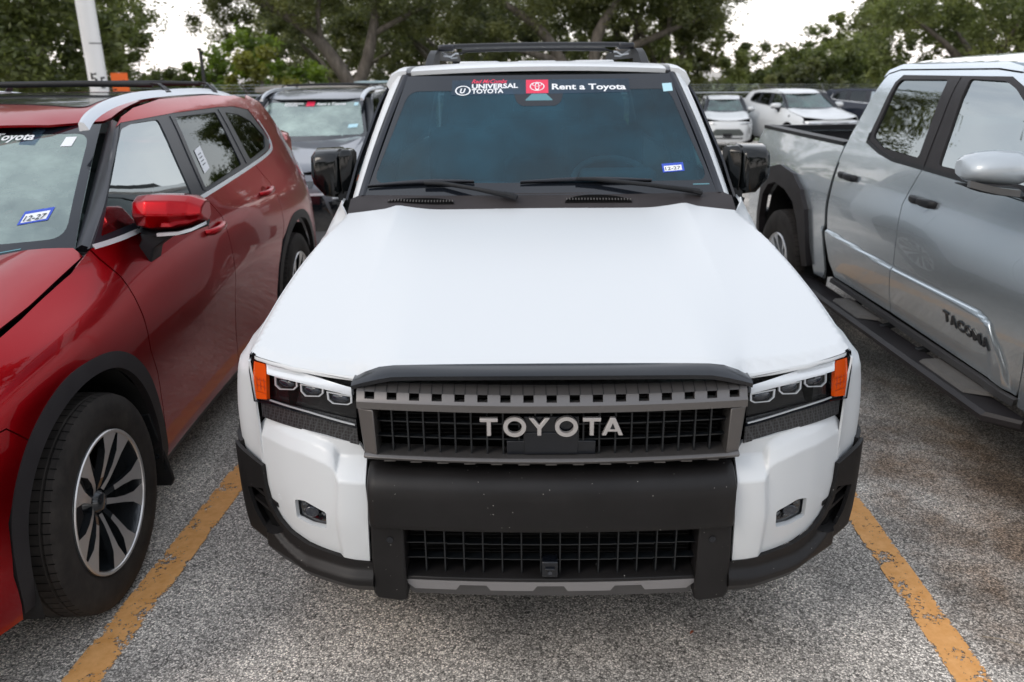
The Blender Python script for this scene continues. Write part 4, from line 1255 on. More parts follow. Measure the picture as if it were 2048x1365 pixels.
def wheel(parent, c, R=.38, W=.24, rim=.245, sg=1, style='ten', detail=1):
    """a wheel of its own parts; c is the hub centre, sg the side the face looks to"""
    w = empty('wheel', c, parent=parent)
    n = 64 if detail else 28
    # tyre profile (lateral, radius)
    h = W / 2
    if detail:
        tr = []
        rw = h - .03
        gl = [-.66, -.22, .22, .66]
        xs = []
        prof = [(-h * .78, rim), (-h * .95, rim + .02), (-h, rim + (R - rim) * .5), (-h * .96, R - .03), (-h * .86, R - .010)]
        a = -h * .80
        for g in gl:
            gx = g * h
            prof += [(gx - .006, R - .001 * (1 + abs(g) * 5)), (gx - .004, R - .009), (gx + .004, R - .009), (gx + .006, R - .001 * (1 + abs(g) * 5))]
        prof += [(h * .86, R - .010), (h * .96, R - .03), (h, rim + (R - rim) * .55), (h * .985, rim + (R - rim) * .42), (h * .96, rim + .024), (h * .90, rim + .006), (h * .82, rim)]
    else:
        prof = [(-h * .8, rim), (-h, (rim + R) / 2), (-h * .85, R - .01), (h * .85, R - .01), (h, (rim + R) / 2), (h * .9, rim + .01), (h * .8, rim)]
    def lathe(name, prof, mat, par, n, smooth=40):
        V = []; F = []; k = len(prof)
        for i in range(n):
            t = 2 * math.pi * i / n
            for x, r in prof: V.append((sg * x, r * math.cos(t), r * math.sin(t)))
        for i in range(n):
            for j in range(k - 1):
                a = i * k + j; b = ((i + 1) % n) * k + j
                F.append((a, a + 1, b + 1, b))
        return fixed(name, V, F, mat, par, smooth)
    V = []; F = []; k = len(prof)
    for i in range(n):
        t = 2 * math.pi * i / n
        for x, r in prof: V.append((sg * x, r * math.cos(t), r * math.sin(t)))
    for i in range(n):
        for j in range(k - 1):
            a = i * k + j; b = ((i + 1) % n) * k + j
            F.append((a, a + 1, b + 1, b))
    FM = [0] * len(F)
    if detail:
        for i in range(72):
            t = 2 * math.pi * i / 72
            ct, s_ = math.cos(t), math.sin(t)
            for x0, x1 in ((.68, .90), (-.90, -.68), (.26, .62), (-.62, -.26)):
                ro = R + .0006 if abs(x0) < .65 or abs(x1) < .65 else R - .004
                q = len(V)
                for x in (x0 * h, x1 * h):
                    rr_ = ro if abs(x) < .7 * h else R - .0085
                    for d in (-.0016, .0016): V.append((sg * x, rr_ * ct - d * s_, rr_ * s_ + d * ct))
                F.append((q, q + 1, q + 3, q + 2)); FM.append(1)
    fixed('tyre', V, F, ['tyre', 'void'], w, 40, fmat=FM)
    f = h * .93
    lathe('rim_barrel', [(f - .004, rim + .004), (f + .001, rim - .002), (f - .004, rim - .014), (f - .035, rim - .022), (-h * .5, rim - .03), (-h * .8, rim - .01)], 'alloy_dark' if style == 'ten' else 'satin', w, n)
    lathe('rim_lip', [(f + .001, rim + .003), (f + .005, rim), (f + .003, rim - .008), (f - .006, rim - .012)], 'machined', w, n)
    lathe('brake_disc', [(-.02, .0), (-.02, .165), (-.04, .165), (-.04, 0)], principled('brake_disc', (.15, .14, .14), .5, .8), w, 24)
    V = []; F = []; FM = []
    ns = 10
    for i in range(ns):
        t0 = 2 * math.pi * i / ns + .12
        # five cross-sections from hub to rim: (radius, half width, depth, twist)
        secs = [(.045, .011, f - .045, 0.0), (.085, .010, f - .030, .05), (.13, .012, f - .018, .10), (.18, .019, f - .008, .14), (rim - .010, .046, f - .001, .17)]
        b = len(V)
        for r, hw, d, tw in secs:
            t = t0 + tw * (1 if i % 2 else -1) * .6
            ct, s_ = math.cos(t), math.sin(t)
            for q, dd in ((-hw, 0), (hw, 0), (hw * .55, -.030), (-hw * .55, -.030)):
                V.append((sg * (d + dd), r * ct - q * s_, r * s_ + q * ct))
        for j in range(4):
            for e in range(4):
                a_, c_ = b + j * 4 + e, b + j * 4 + (e + 1) % 4
                F.append((a_, c_, c_ + 4, a_ + 4)); FM.append(0 if (e == 0 and (j >= 1 or i % 2)) else 1)
    fixed('spoke', V, F, ['machined', 'alloy_dark'] if style == 'ten' else ['satin', 'satin'], w, 30, fmat=FM)
    lathe('hub_cap', [(f - .030, 0), (f - .031, .026), (f - .036, .032), (f - .075, .060), (f - .08, .0)], 'alloy_dark', w, 24)
    return w
for sg in (1, -1):
    wheel(lc, (sg * .83, .93, .385), .385, .25, .235, sg, 'ten', 0)
    wheel(lc, (sg * .83, 3.78, .385), .385, .25, .235, sg, 'ten', 0)
# ================================================================== CROSSOVER SUVS (red one on the left, others behind)
# local frame: origin on the ground below the front axle, -y is forward, +x is the car's left
SZ = [.2, .33, .5, .68, .85, .98, 1.10, 1.16, 1.4, 1.6, 1.70, 1.74]
SY = [-1.0, -.8, -.45, 0, .45, .9, 1.6, 2.3, 2.85, 3.3, 3.65, 3.9]
SS = [[.55, .60, .62, .62, .60, .55, .50, .48, .4, .35, .3, .3],
      [.76, .80, .82, .82, .80, .76, .68, .66, .6, .5, .4, .4],
      [.88, .93, .95, .95, .93, .88, .795, .74, .7, .6, .5, .5],
      [.92, .955, .965, .965, .955, .925, .82, .77, .74, .68, .6, .5],
      [.88, .93, .945, .95, .95, .93, .885, .84, .77, .69, .62, .5],
      [.86, .915, .925, .94, .95, .94, .915, .885, .79, .71, .645, .52],
      [.86, .905, .912, .930, .952, .945, .925, .90, .805, .725, .655, .53],
      [.87, .92, .93, .948, .965, .952, .93, .90, .805, .72, .65, .53],
      [.92, .955, .965, .97, .972, .957, .93, .90, .79, .70, .635, .52],
      [.90, .94, .955, .96, .955, .935, .90, .87, .76, .67, .60, .5],
      [.84, .88, .90, .90, .89, .87, .83, .80, .70, .62, .55, .45],
      [.74, .78, .80, .80, .79, .77, .74, .72, .64, .56, .50, .4]]
suvside = Smooth(Tab(SY, SZ, SS), -1.0, 3.92, .06, .20, 1.74, .02, .16, .026)
_sh = Curve([-.95, -.85, -.6, -.2, 0, .2, .5], [.90, .965, 1.02, 1.085, 1.115, 1.15, 1.20])
def suvhood(w, y):
    return _sh(y) + .030 * (1 - (w / .8) ** 2) + .012 * math.exp(-((w - .62) / .09) ** 2) - (max(0, w - .70) ** 2) * 1.6
def suvfront(w, z):
    return -.985 + .24 * (w / .85) ** 3 * (w / .85 if w < .85 else 1) + Curve([.2, .35, .6, .75, .85, .95], [.07, .02, 0, .02, .05, .10])(z) + (max(0, w - .80) * 1.1)
def suvws(w, z):
    t = (z - 1.185) / (1.60 - 1.185)
    return .46 + t * .78 - .28 * (1 - (w / .74) ** 2) * (1 - .45 * t)
def build_suv(label, cat, col, loc, rz, group=None, fine=True, scale=(1, 1, 1), face='a', glass='windscreen2', rails=True, name='parked_suv', cladding='cladding', sides=(1, -1)):
    root = tag(empty(name, loc, rz), label, cat, group)
    root.scale = scale
    st = .045 if fine else .16
    g = .004
    S = suvside
    AFo = [(-.50, .30), (-.522, .45), (-.505, .60), (-.455, .71), (-.365, .80), (-.24, .865), (-.09, .900), (.09, .895), (.22, .865), (.335, .795), (.425, .68), (.48, .52), (.515, .36), (.53, .27)]
    AFi = [(-.455, .30), (-.47, .44), (-.452, .57), (-.40, .68), (-.315, .76), (-.20, .815), (-.06, .845), (.08, .842), (.20, .808), (.30, .735), (.375, .63), (.425, .50), (.45, .36), (.46, .27)]
    ARo = [(a * 1.0 + 2.87, b + .02) for a, b in AFo]
    ARi = [(a * 1.0 + 2.87, b + .02) for a, b in AFi]
    for sg in sides:
        # wings, doors, quarter panel
        ft = [(-.44, 1.035), (-.25, 1.065), (-.10, 1.085), (.10, 1.118), (.25, 1.145), (.40, 1.192)]
        panel('fender', [(-.70, .866)] + [(-.66, .965), (-.56, 1.01)] + ft + [(.448, 1.08), (.462, .92), (.462, .78), (.492, .68), (.505, .45), (.515, .29)] + AFo[::-1][1:10] + [(-.365, .80), (-.42, .862)],
              lambda y, z: S(y, z) - (0.0), col, root, 'x', st, .008, sg, smooth=50)
        d1 = [(.408, 1.196), (.455, 1.08), (.470, .92), (.468, .78), (.498, .68), (.511, .45), (.522, .285), (1.545, .285), (1.545, .70), (1.540, .89), (1.540, 1.12), (1.49, 1.19), (1.43, 1.233)]
        fd = panel('front_door', d1, S, col, root, 'x', st, .008, sg, smooth=50)
        d2 = [(1.436, 1.233), (1.496, 1.19), (1.546, 1.12), (1.546, .89), (1.551, .70), (1.551, .285), (2.28, .285), (2.305, .50), (2.345, .66), (2.42, .80), (2.50, .90), (2.53, 1.02), (2.50, 1.16), (2.40, 1.284)]
        rd = panel('rear_door', d2, S, col, root, 'x', st, .008, sg, smooth=50)
        d3 = [(2.406, 1.285), (2.506, 1.16), (2.536, 1.02), (2.506, .90), (2.44, .815)] + [(2.52, .845), (2.63, .888), (2.78, .92), (2.96, .915), (3.09, .885), (3.205, .815), (3.295, .70), (3.35, .54), (3.385, .38)] + [(3.75, .38), (3.86, .60), (3.88, .95), (3.84, 1.15), (3.62, 1.36), (3.30, 1.60), (3.05, 1.655), (2.85, 1.60), (2.99, 1.42), (2.99, 1.36), (2.85, 1.318)]
        panel('quarter_panel', d3, S, col, root, 'x', st, .008, sg, smooth=50)
        panel('sill', [(.53, .285), (2.27, .285), (2.26, .235), (.54, .235)], lambda y, z: S(y, z) - .004, 'trim', root, 'x', .12, .01, sg)
        panel('inner_shell', [(.40, 1.17), (2.4, 1.26), (3.8, 1.2), (3.8, .4), (3.42, .38), (3.3, .72), (3.1, .92), (2.85, .95), (2.6, .9), (2.42, .75), (2.33, .29), (.55, .29), (.5, .6), (.36, .82), (0, .93), (-.3, .87), (-.4, .85), (-.6, .9), (-.5, 1.0), (0, 1.07)], lambda y, z: S(y, z) - .02, 'void', root, 'x', .15, 0, sg)
        # roof side
        panel('roof_side', [(1.00, 1.592), (1.10, 1.628), (1.25, 1.655), (1.6, 1.68), (2.3, 1.678), (2.8, 1.655), (3.2, 1.60), (3.5, 1.45), (3.30, 1.50), (2.90, 1.568), (2.6, 1.603), (2.31, 1.612), (1.63, 1.614), (1.05, 1.604)], S, col, root, 'x', st, .008, sg, smooth=50)
        W = [rnd([(.50, 1.222), (.76, 1.425), (1.03, 1.578), (1.15, 1.594), (1.42, 1.594), (1.355, 1.246)], .02, 3),
             rnd([(1.62, 1.594), (2.22, 1.588), (2.20, 1.297), (1.545, 1.256)], .02, 3),
             rnd([(2.37, 1.580), (2.60, 1.556), (2.79, 1.505), (2.925, 1.40), (2.80, 1.336), (2.385, 1.306)], .025, 3)]
        fr = [(.412, 1.198), (.62, 1.33), (.83, 1.478), (1.0, 1.585), (1.06, 1.603), (1.63, 1.612), (2.31, 1.610), (2.6, 1.600), (2.90, 1.565), (3.02, 1.48), (2.985, 1.36), (2.85, 1.322), (2.42, 1.288), (1.43, 1.236), (.7, 1.206)]
        panel('window_frame', fr, lambda y, z: S(y, z) - .004, 'pillar', root, 'x', st * 1.3, .012, sg, holes=W, smooth=50)
        for k, q in enumerate(W):
            big = offs(q, .006, True) if k < 0 else q
            panel('side_window', q, lambda y, z: S(y, z) - .009, 'sideglass' if k == 0 else 'privacy', root, 'x', .08 if fine else .2, 0, sg)
        if fine:
            for a, b in (((1.585, 1.60), (1.515, 1.25)), ((2.30, 1.60), (2.30, 1.295))):
                panel('pillar_cover', band([a, b], -.018, .018), lambda y, z: S(y, z) + .0005, 'pillar', root, 'x', .05, .006, sg)
        cp = spline([(.43, 1.200), (.70, 1.199), (1.43, 1.229), (2.42, 1.281), (2.85, 1.313), (2.965, 1.345), (3.005, 1.40), (2.96, 1.50)], 6 if fine else 2)
        panel('belt_moulding', band(cp, -.009, .009), lambda y, z: S(y, z) + .004, 'belt', root, 'x', .05 if fine else .2, .008, sg)
        # black arch trims
        for o, i in ((AFo, AFi), (ARo, ARi)):
            fl = panel('arch_trim', spline(o, 5) + spline(i, 5)[::-1], lambda y, z: S(y, z) + .004, cladding, root, 'x', .03 if fine else .1, .03, sg, smooth=45)
        for y0 in (0, 2.87):
            rings = []
            for x in (.93, .60):
                rings.append([(sg * x, y0 + a, b) for a, b in [(-.46, .25), (-.47, .45), (-.40, .68), (-.25, .80), (0, .85), (.22, .80), (.37, .65), (.44, .45), (.46, .25)]])
            loft('wheel_liner', rings, 'liner', root, False, 0, 60, closed=False)
        # handle over a flat disc whose darker red paints the cup's shade
        for hy, hz, par in ((1.38, 1.085, fd), (2.33, 1.125, rd)):
            if fine:
                pts = [(sg * (S(hy + t * .10, hz) + q), hy + t * .10, hz + .004 * t) for t, q in ((-1, -.004), (-.75, .026), (-.2, .034), (.35, .034), (.85, .024), (1, -.004))]
                tube('handle', pts, [.014, .017, .016, .016, .018, .014], col, root, 10)
                cup = [(hy + .055 * math.cos(t), hz + .030 * math.sin(t)) for t in [i * math.pi / 8 for i in range(16)]]
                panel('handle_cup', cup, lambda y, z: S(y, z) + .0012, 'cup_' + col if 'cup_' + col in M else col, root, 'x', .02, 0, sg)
        # door mirror
        mr = empty('door_mirror', (0, 0, 0), parent=root)
        def R(x, y0, y1, z0, z1):
            return [(sg * x, y0, (z0 + z1) / 2), (sg * x, y0 + .02, z1 - .02), (sg * x, y0 + .07, z1), (sg * x, y1, z1 - .012), (sg * x, y1, z0 + .02), (sg * x, y0 + .08, z0), (sg * x, y0 + .025, z0 + .02)]
        loft('mirror_cap', [R(.855, .705, .80, 1.225, 1.322), R(.87, .665, .82, 1.208, 1.340), R(.93, .640, .83, 1.200, 1.348), R(1.02, .640, .83, 1.200, 1.346), R(1.085, .665, .83, 1.208, 1.338), R(1.125, .71, .83, 1.228, 1.312)], col, mr, True, 0, 30)
        if fine: bevel(mr.children[-1], .022, 4, 18)
        loft('mirror_lower', [R(.86, .70, .80, 1.190, 1.222), R(.95, .650, .82, 1.176, 1.210), R(1.04, .650, .82, 1.182, 1.212), R(1.12, .71, .82, 1.206, 1.238)], 'trim', mr, True, 0, 30)
        if fine:
            loft('signal_strip', [[(sg * x, y, z - .006), (sg * x, y, z + .006), (sg * x, y + .02, z + .006), (sg * x, y + .02, z - .006)] for x, y, z in ((.97, .634, 1.200), (1.05, .636, 1.204), (1.095, .662, 1.213), (1.132, .72, 1.228))], 'satin', mr)
        bevel(loft('mirror_arm', [[(sg * (x - h), y - a, z), (sg * (x + h), y - a, z), (sg * (x + h), y + a, z), (sg * (x - h), y + a, z)] for x, y, z, h, a in ((.865, .735, 1.050, .030, .045), (.875, .735, 1.085, .036, .055), (.895, .73, 1.135, .034, .052), (.935, .73, 1.172, .050, .050), (.965, .735, 1.198, .085, .050))], 'trim', mr, True, 0, 50), .008, 3)
        # front pillar between windscreen and door window
        rings = []
        for i in range(7):
            t = i / 6
            zz = 1.185 + t * .405; yy = .46 + t * .78; w0 = .742 - .165 * t
            y2 = .415 + t * .625; z2 = 1.195 + t * .402
            w2 = S(y2, z2) - .002
            rings.append([(sg * (w0 - .01), yy + .015, zz - .02), (sg * w0, yy - .006, zz + .004), (sg * (w0 + (w2 - w0) * .5), (yy + y2) / 2 - .012, (zz + z2) / 2 + .018), (sg * w2, y2 + .004, z2 + .002), (sg * (w2 - .03), y2 + .05, z2 - .02)])
        loft('front_pillar', rings, 'pillar', root, True, 0, 60)
        # tail lamp
        panel('tail_lamp', [(3.40, 1.10), (3.44, 1.16), (3.86, 1.13), (3.88, 1.04), (3.60, 1.05)], lambda y, z: S(y, z) + .006, 'red_lens', root, 'x', .05, .02, sg)
        if rails:
            pr = [(.93, 1.640), (.98, 1.655), (1.1, 1.690), (1.3, 1.712), (1.6, 1.722), (2.3, 1.718), (2.7, 1.69), (2.95, 1.655), (3.05, 1.63)]
            pr = [(.94, 1.612), (1.0, 1.645), (1.12, 1.676), (1.3, 1.700), (1.6, 1.716), (2.3, 1.714), (2.7, 1.69), (2.95, 1.65), (3.0, 1.63)]
            rings = [[(sg * .588, a, b - .035), (sg * .588, a, b - .004), (sg * .596, a, b + .002), (sg * .612, a, b - .002), (sg * .630, a, b - .030)] for a, b in spline(pr, 3)]
            loft('roof_rail', rings, 'satin', root, True, 0, 50)
    # bonnet, front, roof
    hy = [(0, -.93), (.30, -.915), (.55, -.86), (.70, -.76), (.775, -.64), (.795, -.45), (.80, 0), (.79, .40)]
    hd = hy + [(.74, .44), (.4, .26), (0, .17)]
    panel('hood', hd + [(-x, y) for x, y in hd[::-1] if x > 1e-6], suvhood, col, root, 'z', st * 1.2, .008, smooth=50)
    cw = [(0, .16), (.4, .25), (.745, .44), (.76, .50), (.4, .31), (0, .22)]
    panel('cowl', [(0, .165), (.4, .255), (.745, .445), (.80, .44), (.76, .54), (.4, .42), (0, .32), (-.4, .42), (-.76, .54), (-.80, .44), (-.745, .445), (-.4, .255)], lambda w, y: 1.165 + .015 * w, 'trim', root, 'z', .1, .01)
    g_ = [(-.742, 1.170), (.742, 1.170), (.577, 1.592), (-.577, 1.592)]
    wsn = panel('windshield', g_, suvws, glass, root, 'y', .07 if fine else .15, 0)
    gin = rnd([(-.690, 1.222), (.690, 1.222), (.555, 1.560), (-.555, 1.560)], .05, 5)
    panel('windshield_border', g_, suvws, 'frit', wsn, 'y', .05 if fine else .15, 0, off=-.002, holes=[gin])
    panel('sensor_housing', rnd([(-.12, 1.59), (.12, 1.59), (.08, 1.50), (-.08, 1.50)], .02, 2), suvws, 'frit', wsn, 'y', .08, 0, off=.004)
    def rz_(w, y): return Curve([.95, 1.05, 1.2, 1.4, 1.8, 2.3, 2.9, 3.3], [1.572, 1.598, 1.640, 1.672, 1.692, 1.690, 1.665, 1.61])(y + .18 * (w / .6) ** 2 * -1 + .0) + .012 * (1 - (w / .6) ** 2)
    rf = [(0, .965), (.2, .985), (.4, 1.06), (.575, 1.19), (.590, 1.24)]
    def rfz(w, y):
        yc = y - .235 * min(1, (w / .59)) ** 2 * max(0, 1 - (y - 1.0) / 1.2)
        return Curve([.90, .965, 1.05, 1.2, 1.4, 1.8, 2.3, 2.9, 3.4], [1.575, 1.592, 1.615, 1.648, 1.674, 1.694, 1.692, 1.664, 1.60])(yc) + .012 * (1 - (w / .6) ** 2)
    rr = [(.60, 1.5), (.60, 2.6), (.58, 3.3)]
    half = rf + rr
    panel('roof', half + [(-x, y) for x, y in half[::-1] if x > 1e-6], rfz, col, root, 'z', st * 1.5, .01, smooth=50)
    if fine:
        panel('sunroof', rnd([(-.45, 1.30), (.45, 1.30), (.45, 2.0), (-.45, 2.0)], .06, 4), lambda w, y: rfz(w, y) + .004, 'sunroof', root, 'z', .08, .004)
    if rails:
        for y in (1.86, 2.56):
            z0 = 1.738 if y < 2 else 1.730
            pts = [(-.600, y + .02, z0 - .035), (-.585, y + .01, z0 - .008), (-.54, y, z0 + .006), (-.2, y, z0 + .014), (.2, y, z0 + .014), (.54, y, z0 + .006), (.585, y + .01, z0 - .008), (.600, y + .02, z0 - .035)]
            cb = empty('cross_bar', (0, 0, 0), parent=root)
            tube('bar', pts[2:6], [.014, .016, .016, .014], 'trim', cb, 10)
            for sg in (1, -1):
                loft('bar_foot', [[(sg * x, y - a, z), (sg * x, y + a, z), (sg * (x + .018), y + a, z - .012), (sg * (x + .018), y - a, z - .012)] for x, z, a in ((.53, z0 + .016, .020), (.575, z0 + .012, .026), (.600, z0 - .018, .034), (.606, z0 - .040, .040))], 'trim', cb, True, 0, 50)
    # tailgate
    box('tailgate', (0, 3.72, .95), (1.46, .30, .85), col, root, .06)
    V = [(-.60, 3.28, 1.60), (.60, 3.28, 1.60), (.72, 3.80, 1.20), (-.72, 3.80, 1.20)]
    obj('rear_window', V, [(0, 3, 2, 1)], 'privacy', root, None)
    box('floor_pan', (0, 1.5, .42), (1.45, 4.3, .3), 'void', root)
    box('engine_bay', (0, -.30, .74), (1.15, .95, .36), 'void', root)
    interior(root, 0, .48, 1.165, .37, .72, .80)
    # front fascia
    o = [(0, .93), (.35, .925), (.62, .91), (.80, .885), (.87, .86), (.885, .70), (.885, .40), (.85, .28), (.60, .22), (0, .20)]
    fb = panel('front_bumper', o + [(-x, z) for x, z in o[::-1] if x > 1e-6], suvfront, col, root, 'y', st * 1.6, .01, smooth=45)
    for sg in (1, -1):
        panel('bumper_side', [(-.83, .86), (-.83, .30), (-.50, .28), (-.53, .45), (-.51, .61), (-.455, .71), (-.367, .798), (-.423, .858), (-.70, .862)], lambda y, z: S(y, z), col, root, 'x', st * 1.3, .008, sg, smooth=50)
        hl = empty('headlamp', (0, 0, 0), parent=root)
        if face == 'a':
            q = [(.44, .862), (.60, .888), (.80, .925), (.84, .90), (.845, .835), (.70, .815), (.46, .812)]
        else:
            q = [(.42, .845), (.60, .868), (.82, .905), (.845, .875), (.83, .83), (.60, .822), (.42, .825)]
        panel('lamp_lens', q, lambda w, z: suvfront(w, z) - .012, 'lamp_grey', hl, 'y', .04, .01, sg)
        panel('light_guide', band([(q[0][0], q[0][1] - .006), (.60, q[1][1] - .008), (.80, q[2][1] - .012)], -.007, .007), lambda w, z: suvfront(w, z) - .016, 'drl', hl, 'y', .04, .006, sg)
        if face == 'a':
            panel('side_marker', [(.80, .905), (.84, .90), (.845, .845), (.80, .84)], lambda w, z: suvfront(w, z) - .018, 'amber', hl, 'y', .04, .006, sg)
            panel('air_dam', [(.56, .66), (.84, .70), (.84, .40), (.62, .44)], lambda w, z: suvfront(w, z) - .008, 'gloss_black', root, 'y', .05, .006, sg)
            panel('air_dam_trim', band([(.60, .70), (.845, .715), (.855, .60), (.82, .50), (.74, .455), (.60, .45)], -.012, .012), lambda w, z: suvfront(w, z) - .020, 'satin', root, 'y', .05, .012, sg)
        else:
            panel('vertical_lamp', [(.80, .72), (.845, .71), (.83, .52), (.80, .50)], lambda w, z: suvfront(w, z) - .012, 'gloss_black', root, 'y', .05, .006, sg)
    if face == 'a':
        panel('upper_grille', [(-.42, .868), (.42, .868), (.40, .80), (-.40, .80)], lambda w, z: suvfront(w, z) - .008, 'gloss_black', root, 'y', .08, .006)
        panel('lower_grille', [(-.50, .72), (.50, .72), (.60, .46), (.54, .36), (-.54, .36), (-.60, .46)], lambda w, z: suvfront(w, z) - .008, 'gloss_black', root, 'y', .08, .006)
        panel('grille_bar', band([(-.52, .74), (.52, .74)], -.012, .012), lambda w, z: suvfront(w, z) - .022, 'satin', root, 'y', .08, .012)
    elif face == 'b':
        panel('grille', rnd([(-.44, .66), (.44, .66), (.60, .50), (.56, .44), (-.56, .44), (-.60, .50)], .03, 3), lambda w, z: suvfront(w, z) - .010, 'greymesh', root, 'y', .06, .006)
        panel('lower_grille', [(-.60, .365), (.60, .365), (.54, .325), (-.54, .325)], lambda w, z: suvfront(w, z) - .010, 'lip_black', root, 'y', .08, .006)
        panel('plate', [(-.16, .51), (.16, .51), (.16, .385), (-.16, .385)], lambda w, z: suvfront(w, z) - .020, 'lip_black', root, 'y', .08, .006)
        panel('nose_badge', [(.03 * math.cos(i), .80 + .03 * math.sin(i)) for i in range(6)], lambda w, z: suvfront(w, z) - .012, 'satin', root, 'y', .08, .006)
    else:
        panel('grille', [(-.52, .84), (.52, .84), (.58, .60), (-.58, .60)], lambda w, z: suvfront(w, z) - .010, 'gloss_black', root, 'y', .06, .006)
        panel('grille_bar', band([(-.80, .872), (0, .850), (.80, .872)], -.014, .014), lambda w, z: suvfront(w, z) - .018, 'satin', root, 'y', .08, .012)
        panel('nose_badge', [(.05 * math.cos(i), .825 + .05 * math.sin(i)) for i in range(6)], lambda w, z: suvfront(w, z) - .024, 'chrome', root, 'y', .08, .006)
    for sg in (1, -1):
        for y in (0, 2.87):
            wheel(root, (sg * .835, y, .385), .385, .235, .25, sg, 'ten', 1 if (fine and sg == 1) else 0)
    return root
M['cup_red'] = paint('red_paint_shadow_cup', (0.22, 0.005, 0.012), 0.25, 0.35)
M['sunroof'] = principled('dark_roof_glass', (0.03, 0.032, 0.036), 0.12, 0, .5)
M['lamp_grey'] = principled('lamp_grey_lens', (0.16, 0.17, 0.19), 0.12, 0.3, 1.0)
M['greymesh'] = principled('grey_mesh', (0.06, 0.07, 0.068), 0.5)
gz = lambda y: -0.04 * max(0.0, y - 4.0)

red = build_suv('red crossover suv with dark roof glass parked left of the white suv', 'car', 'red', (-2.461, .480, 0), .0296)
def red_extras():
    S = suvside
    # paper sheet in the rear door window, in the photograph's place
    def onside(q, off):
        return [(S(a, b) + off, a, b) for a, b in q]
    q = [(1.645, 1.43), (1.745, 1.445), (1.725, 1.335), (1.625, 1.318)]
    V = onside(q, -.006)
    sh = obj('paper_sheet', V, [(0, 1, 2, 3)], 'sticker_white', red, None)
    rows = []
    for i in range(4):
        t = .2 + .15 * i; a = (1.665 - .02 * t * .9, 1.430 - .11 * t); rows.append((onside([a, (a[0] + .05, a[1] + .007), (a[0] + .05, a[1] + .003), (a[0], a[1] - .004)], -.005), [(0, 1, 2, 3)]))
    V, F = merge(rows); obj('printed_line', V, F, 'sticker_ink', sh, None)
    def onws(name, V2, F, mat, par, lift=.004):
        V = [(a, suvws(abs(a), b) - lift, b) for a, b in V2]
        return obj(name, V, F, mat, par, None)
    rs = onws('registration_sticker', [(.520, 1.272), (.605, 1.280), (.602, 1.318), (.517, 1.310)], [(0, 1, 2, 3)], 'sticker_blue', red)
    onws('sticker_field', [(.527, 1.2775), (.597, 1.2845), (.595, 1.309), (.525, 1.302)], [(0, 1, 2, 3)], 'sticker_white', rs, .005)
    V2, F = textmesh('12-27', .021, .014, 0, 1.0, .060)
    onws('sticker_number', [(a + .532, b + 1.2825 + a * .08) for a, b in V2], F, 'sticker_ink', rs, .010)
    onws('square_label', [(.480, 1.515), (.520, 1.515), (.518, 1.548), (.478, 1.548)], [(0, 1, 2, 3)], 'sticker_white', red)
    bn = onws('film_banner', [(-.36, 1.525), (0, 1.525), (.38, 1.525), (.38, 1.583), (0, 1.583), (-.36, 1.583)], [(0, 1, 4, 5), (1, 2, 3, 4)], 'banner', red, .006)
    V2, F = textmesh('Rent a Toyota', .034, .026, 0, 1.0, .31)
    onws('lettering', [(a + .05, b + .543) for a, b in [(x, y + 1.0) for x, y in V2]], F, 'sticker_white', bn, .008)
    onws('thin_label', [(.50, 1.196), (.58, 1.203), (.58, 1.206), (.50, 1.199)], [(0, 1, 2, 3)], 'sticker_cyan_dim', red, .005)
    # mud flaps
    for sg in (1, -1):
        V, F = prism([(sg * .72, .50), (sg * .93, .54), (sg * .945, .20), (sg * .925, .165), (sg * .74, .165), (sg * .72, .20)], 'xz', .425, .440)
        V = [(a, b + .10 * (1 - (c - .165) / .38) - .02, c) for a, b, c in V]
        fixed('mud_flap', V, F, 'trim', red, 30, .006)
        bl = []
        for z, x in ((.46, .90), (.33, .91), (.26, .915), (.47, .80)):
            v, f = prism([(sg * (x + .012 * math.cos(i * math.pi / 4)), z + .012 * math.sin(i * math.pi / 4)) for i in range(8)], 'xz', .425 + .10 * (1 - (z - .165) / .38) - .032, .425 + .10 * (1 - (z - .165) / .38) - .015)
            bl.append((v, f))
        V, F = merge(bl); fixed('flap_bolt', V, F, 'alloy_dark', red, 30)
red_extras()
# ================================================================== SILVER PICKUP ON THE RIGHT
# local frame: origin below the front axle, -y forward; the side we see is -x
TZ = [.3, .45, .60, .75, .95, 1.10, 1.25, 1.30, 1.5, 1.7, 1.80, 1.86]
TY = [-.9, -.5, 0, .6, 1.6, 2.6, 2.75, 3.35, 4.0, 4.4]
TS = [[.70, .74, .76, .77, .77, .75, .65, .60, .5, .5, .5, .5],
      [.86, .90, .93, .94, .94, .92, .80, .78, .7, .6, .5, .5],
      [.90, .93, .95, .96, .96, .95, .85, .80, .7, .6, .5, .5],
      [.82, .86, .885, .920, .938, .916, .880, .865, .79, .71, .63, .5],
      [.82, .86, .885, .915, .934, .916, .882, .868, .80, .725, .65, .52],
      [.82, .86, .885, .910, .93, .912, .876, .860, .79, .715, .64, .52],
      [.84, .88, .90, .915, .93, .912, .876, .860, .79, .715, .64, .52],
      [.86, .90, .93, .945, .95, .93, .88, .86, .8, .7, .6, .5],
      [.86, .90, .92, .93, .935, .915, .87, .85, .8, .7, .6, .5],
      [.84, .88, .90, .91, .915, .90, .86, .84, .8, .7, .6, .5]]
tkside0 = Smooth(Tab(TY, TZ, TS), -.9, 4.4, .06, .30, 1.86, .02, .12, .026)
_pl = Curve([.70, .737, .798, .857, .955, 1.77, 2.62, 2.75], [.50, .583, .675, .746, .768, .775, .807, .81])
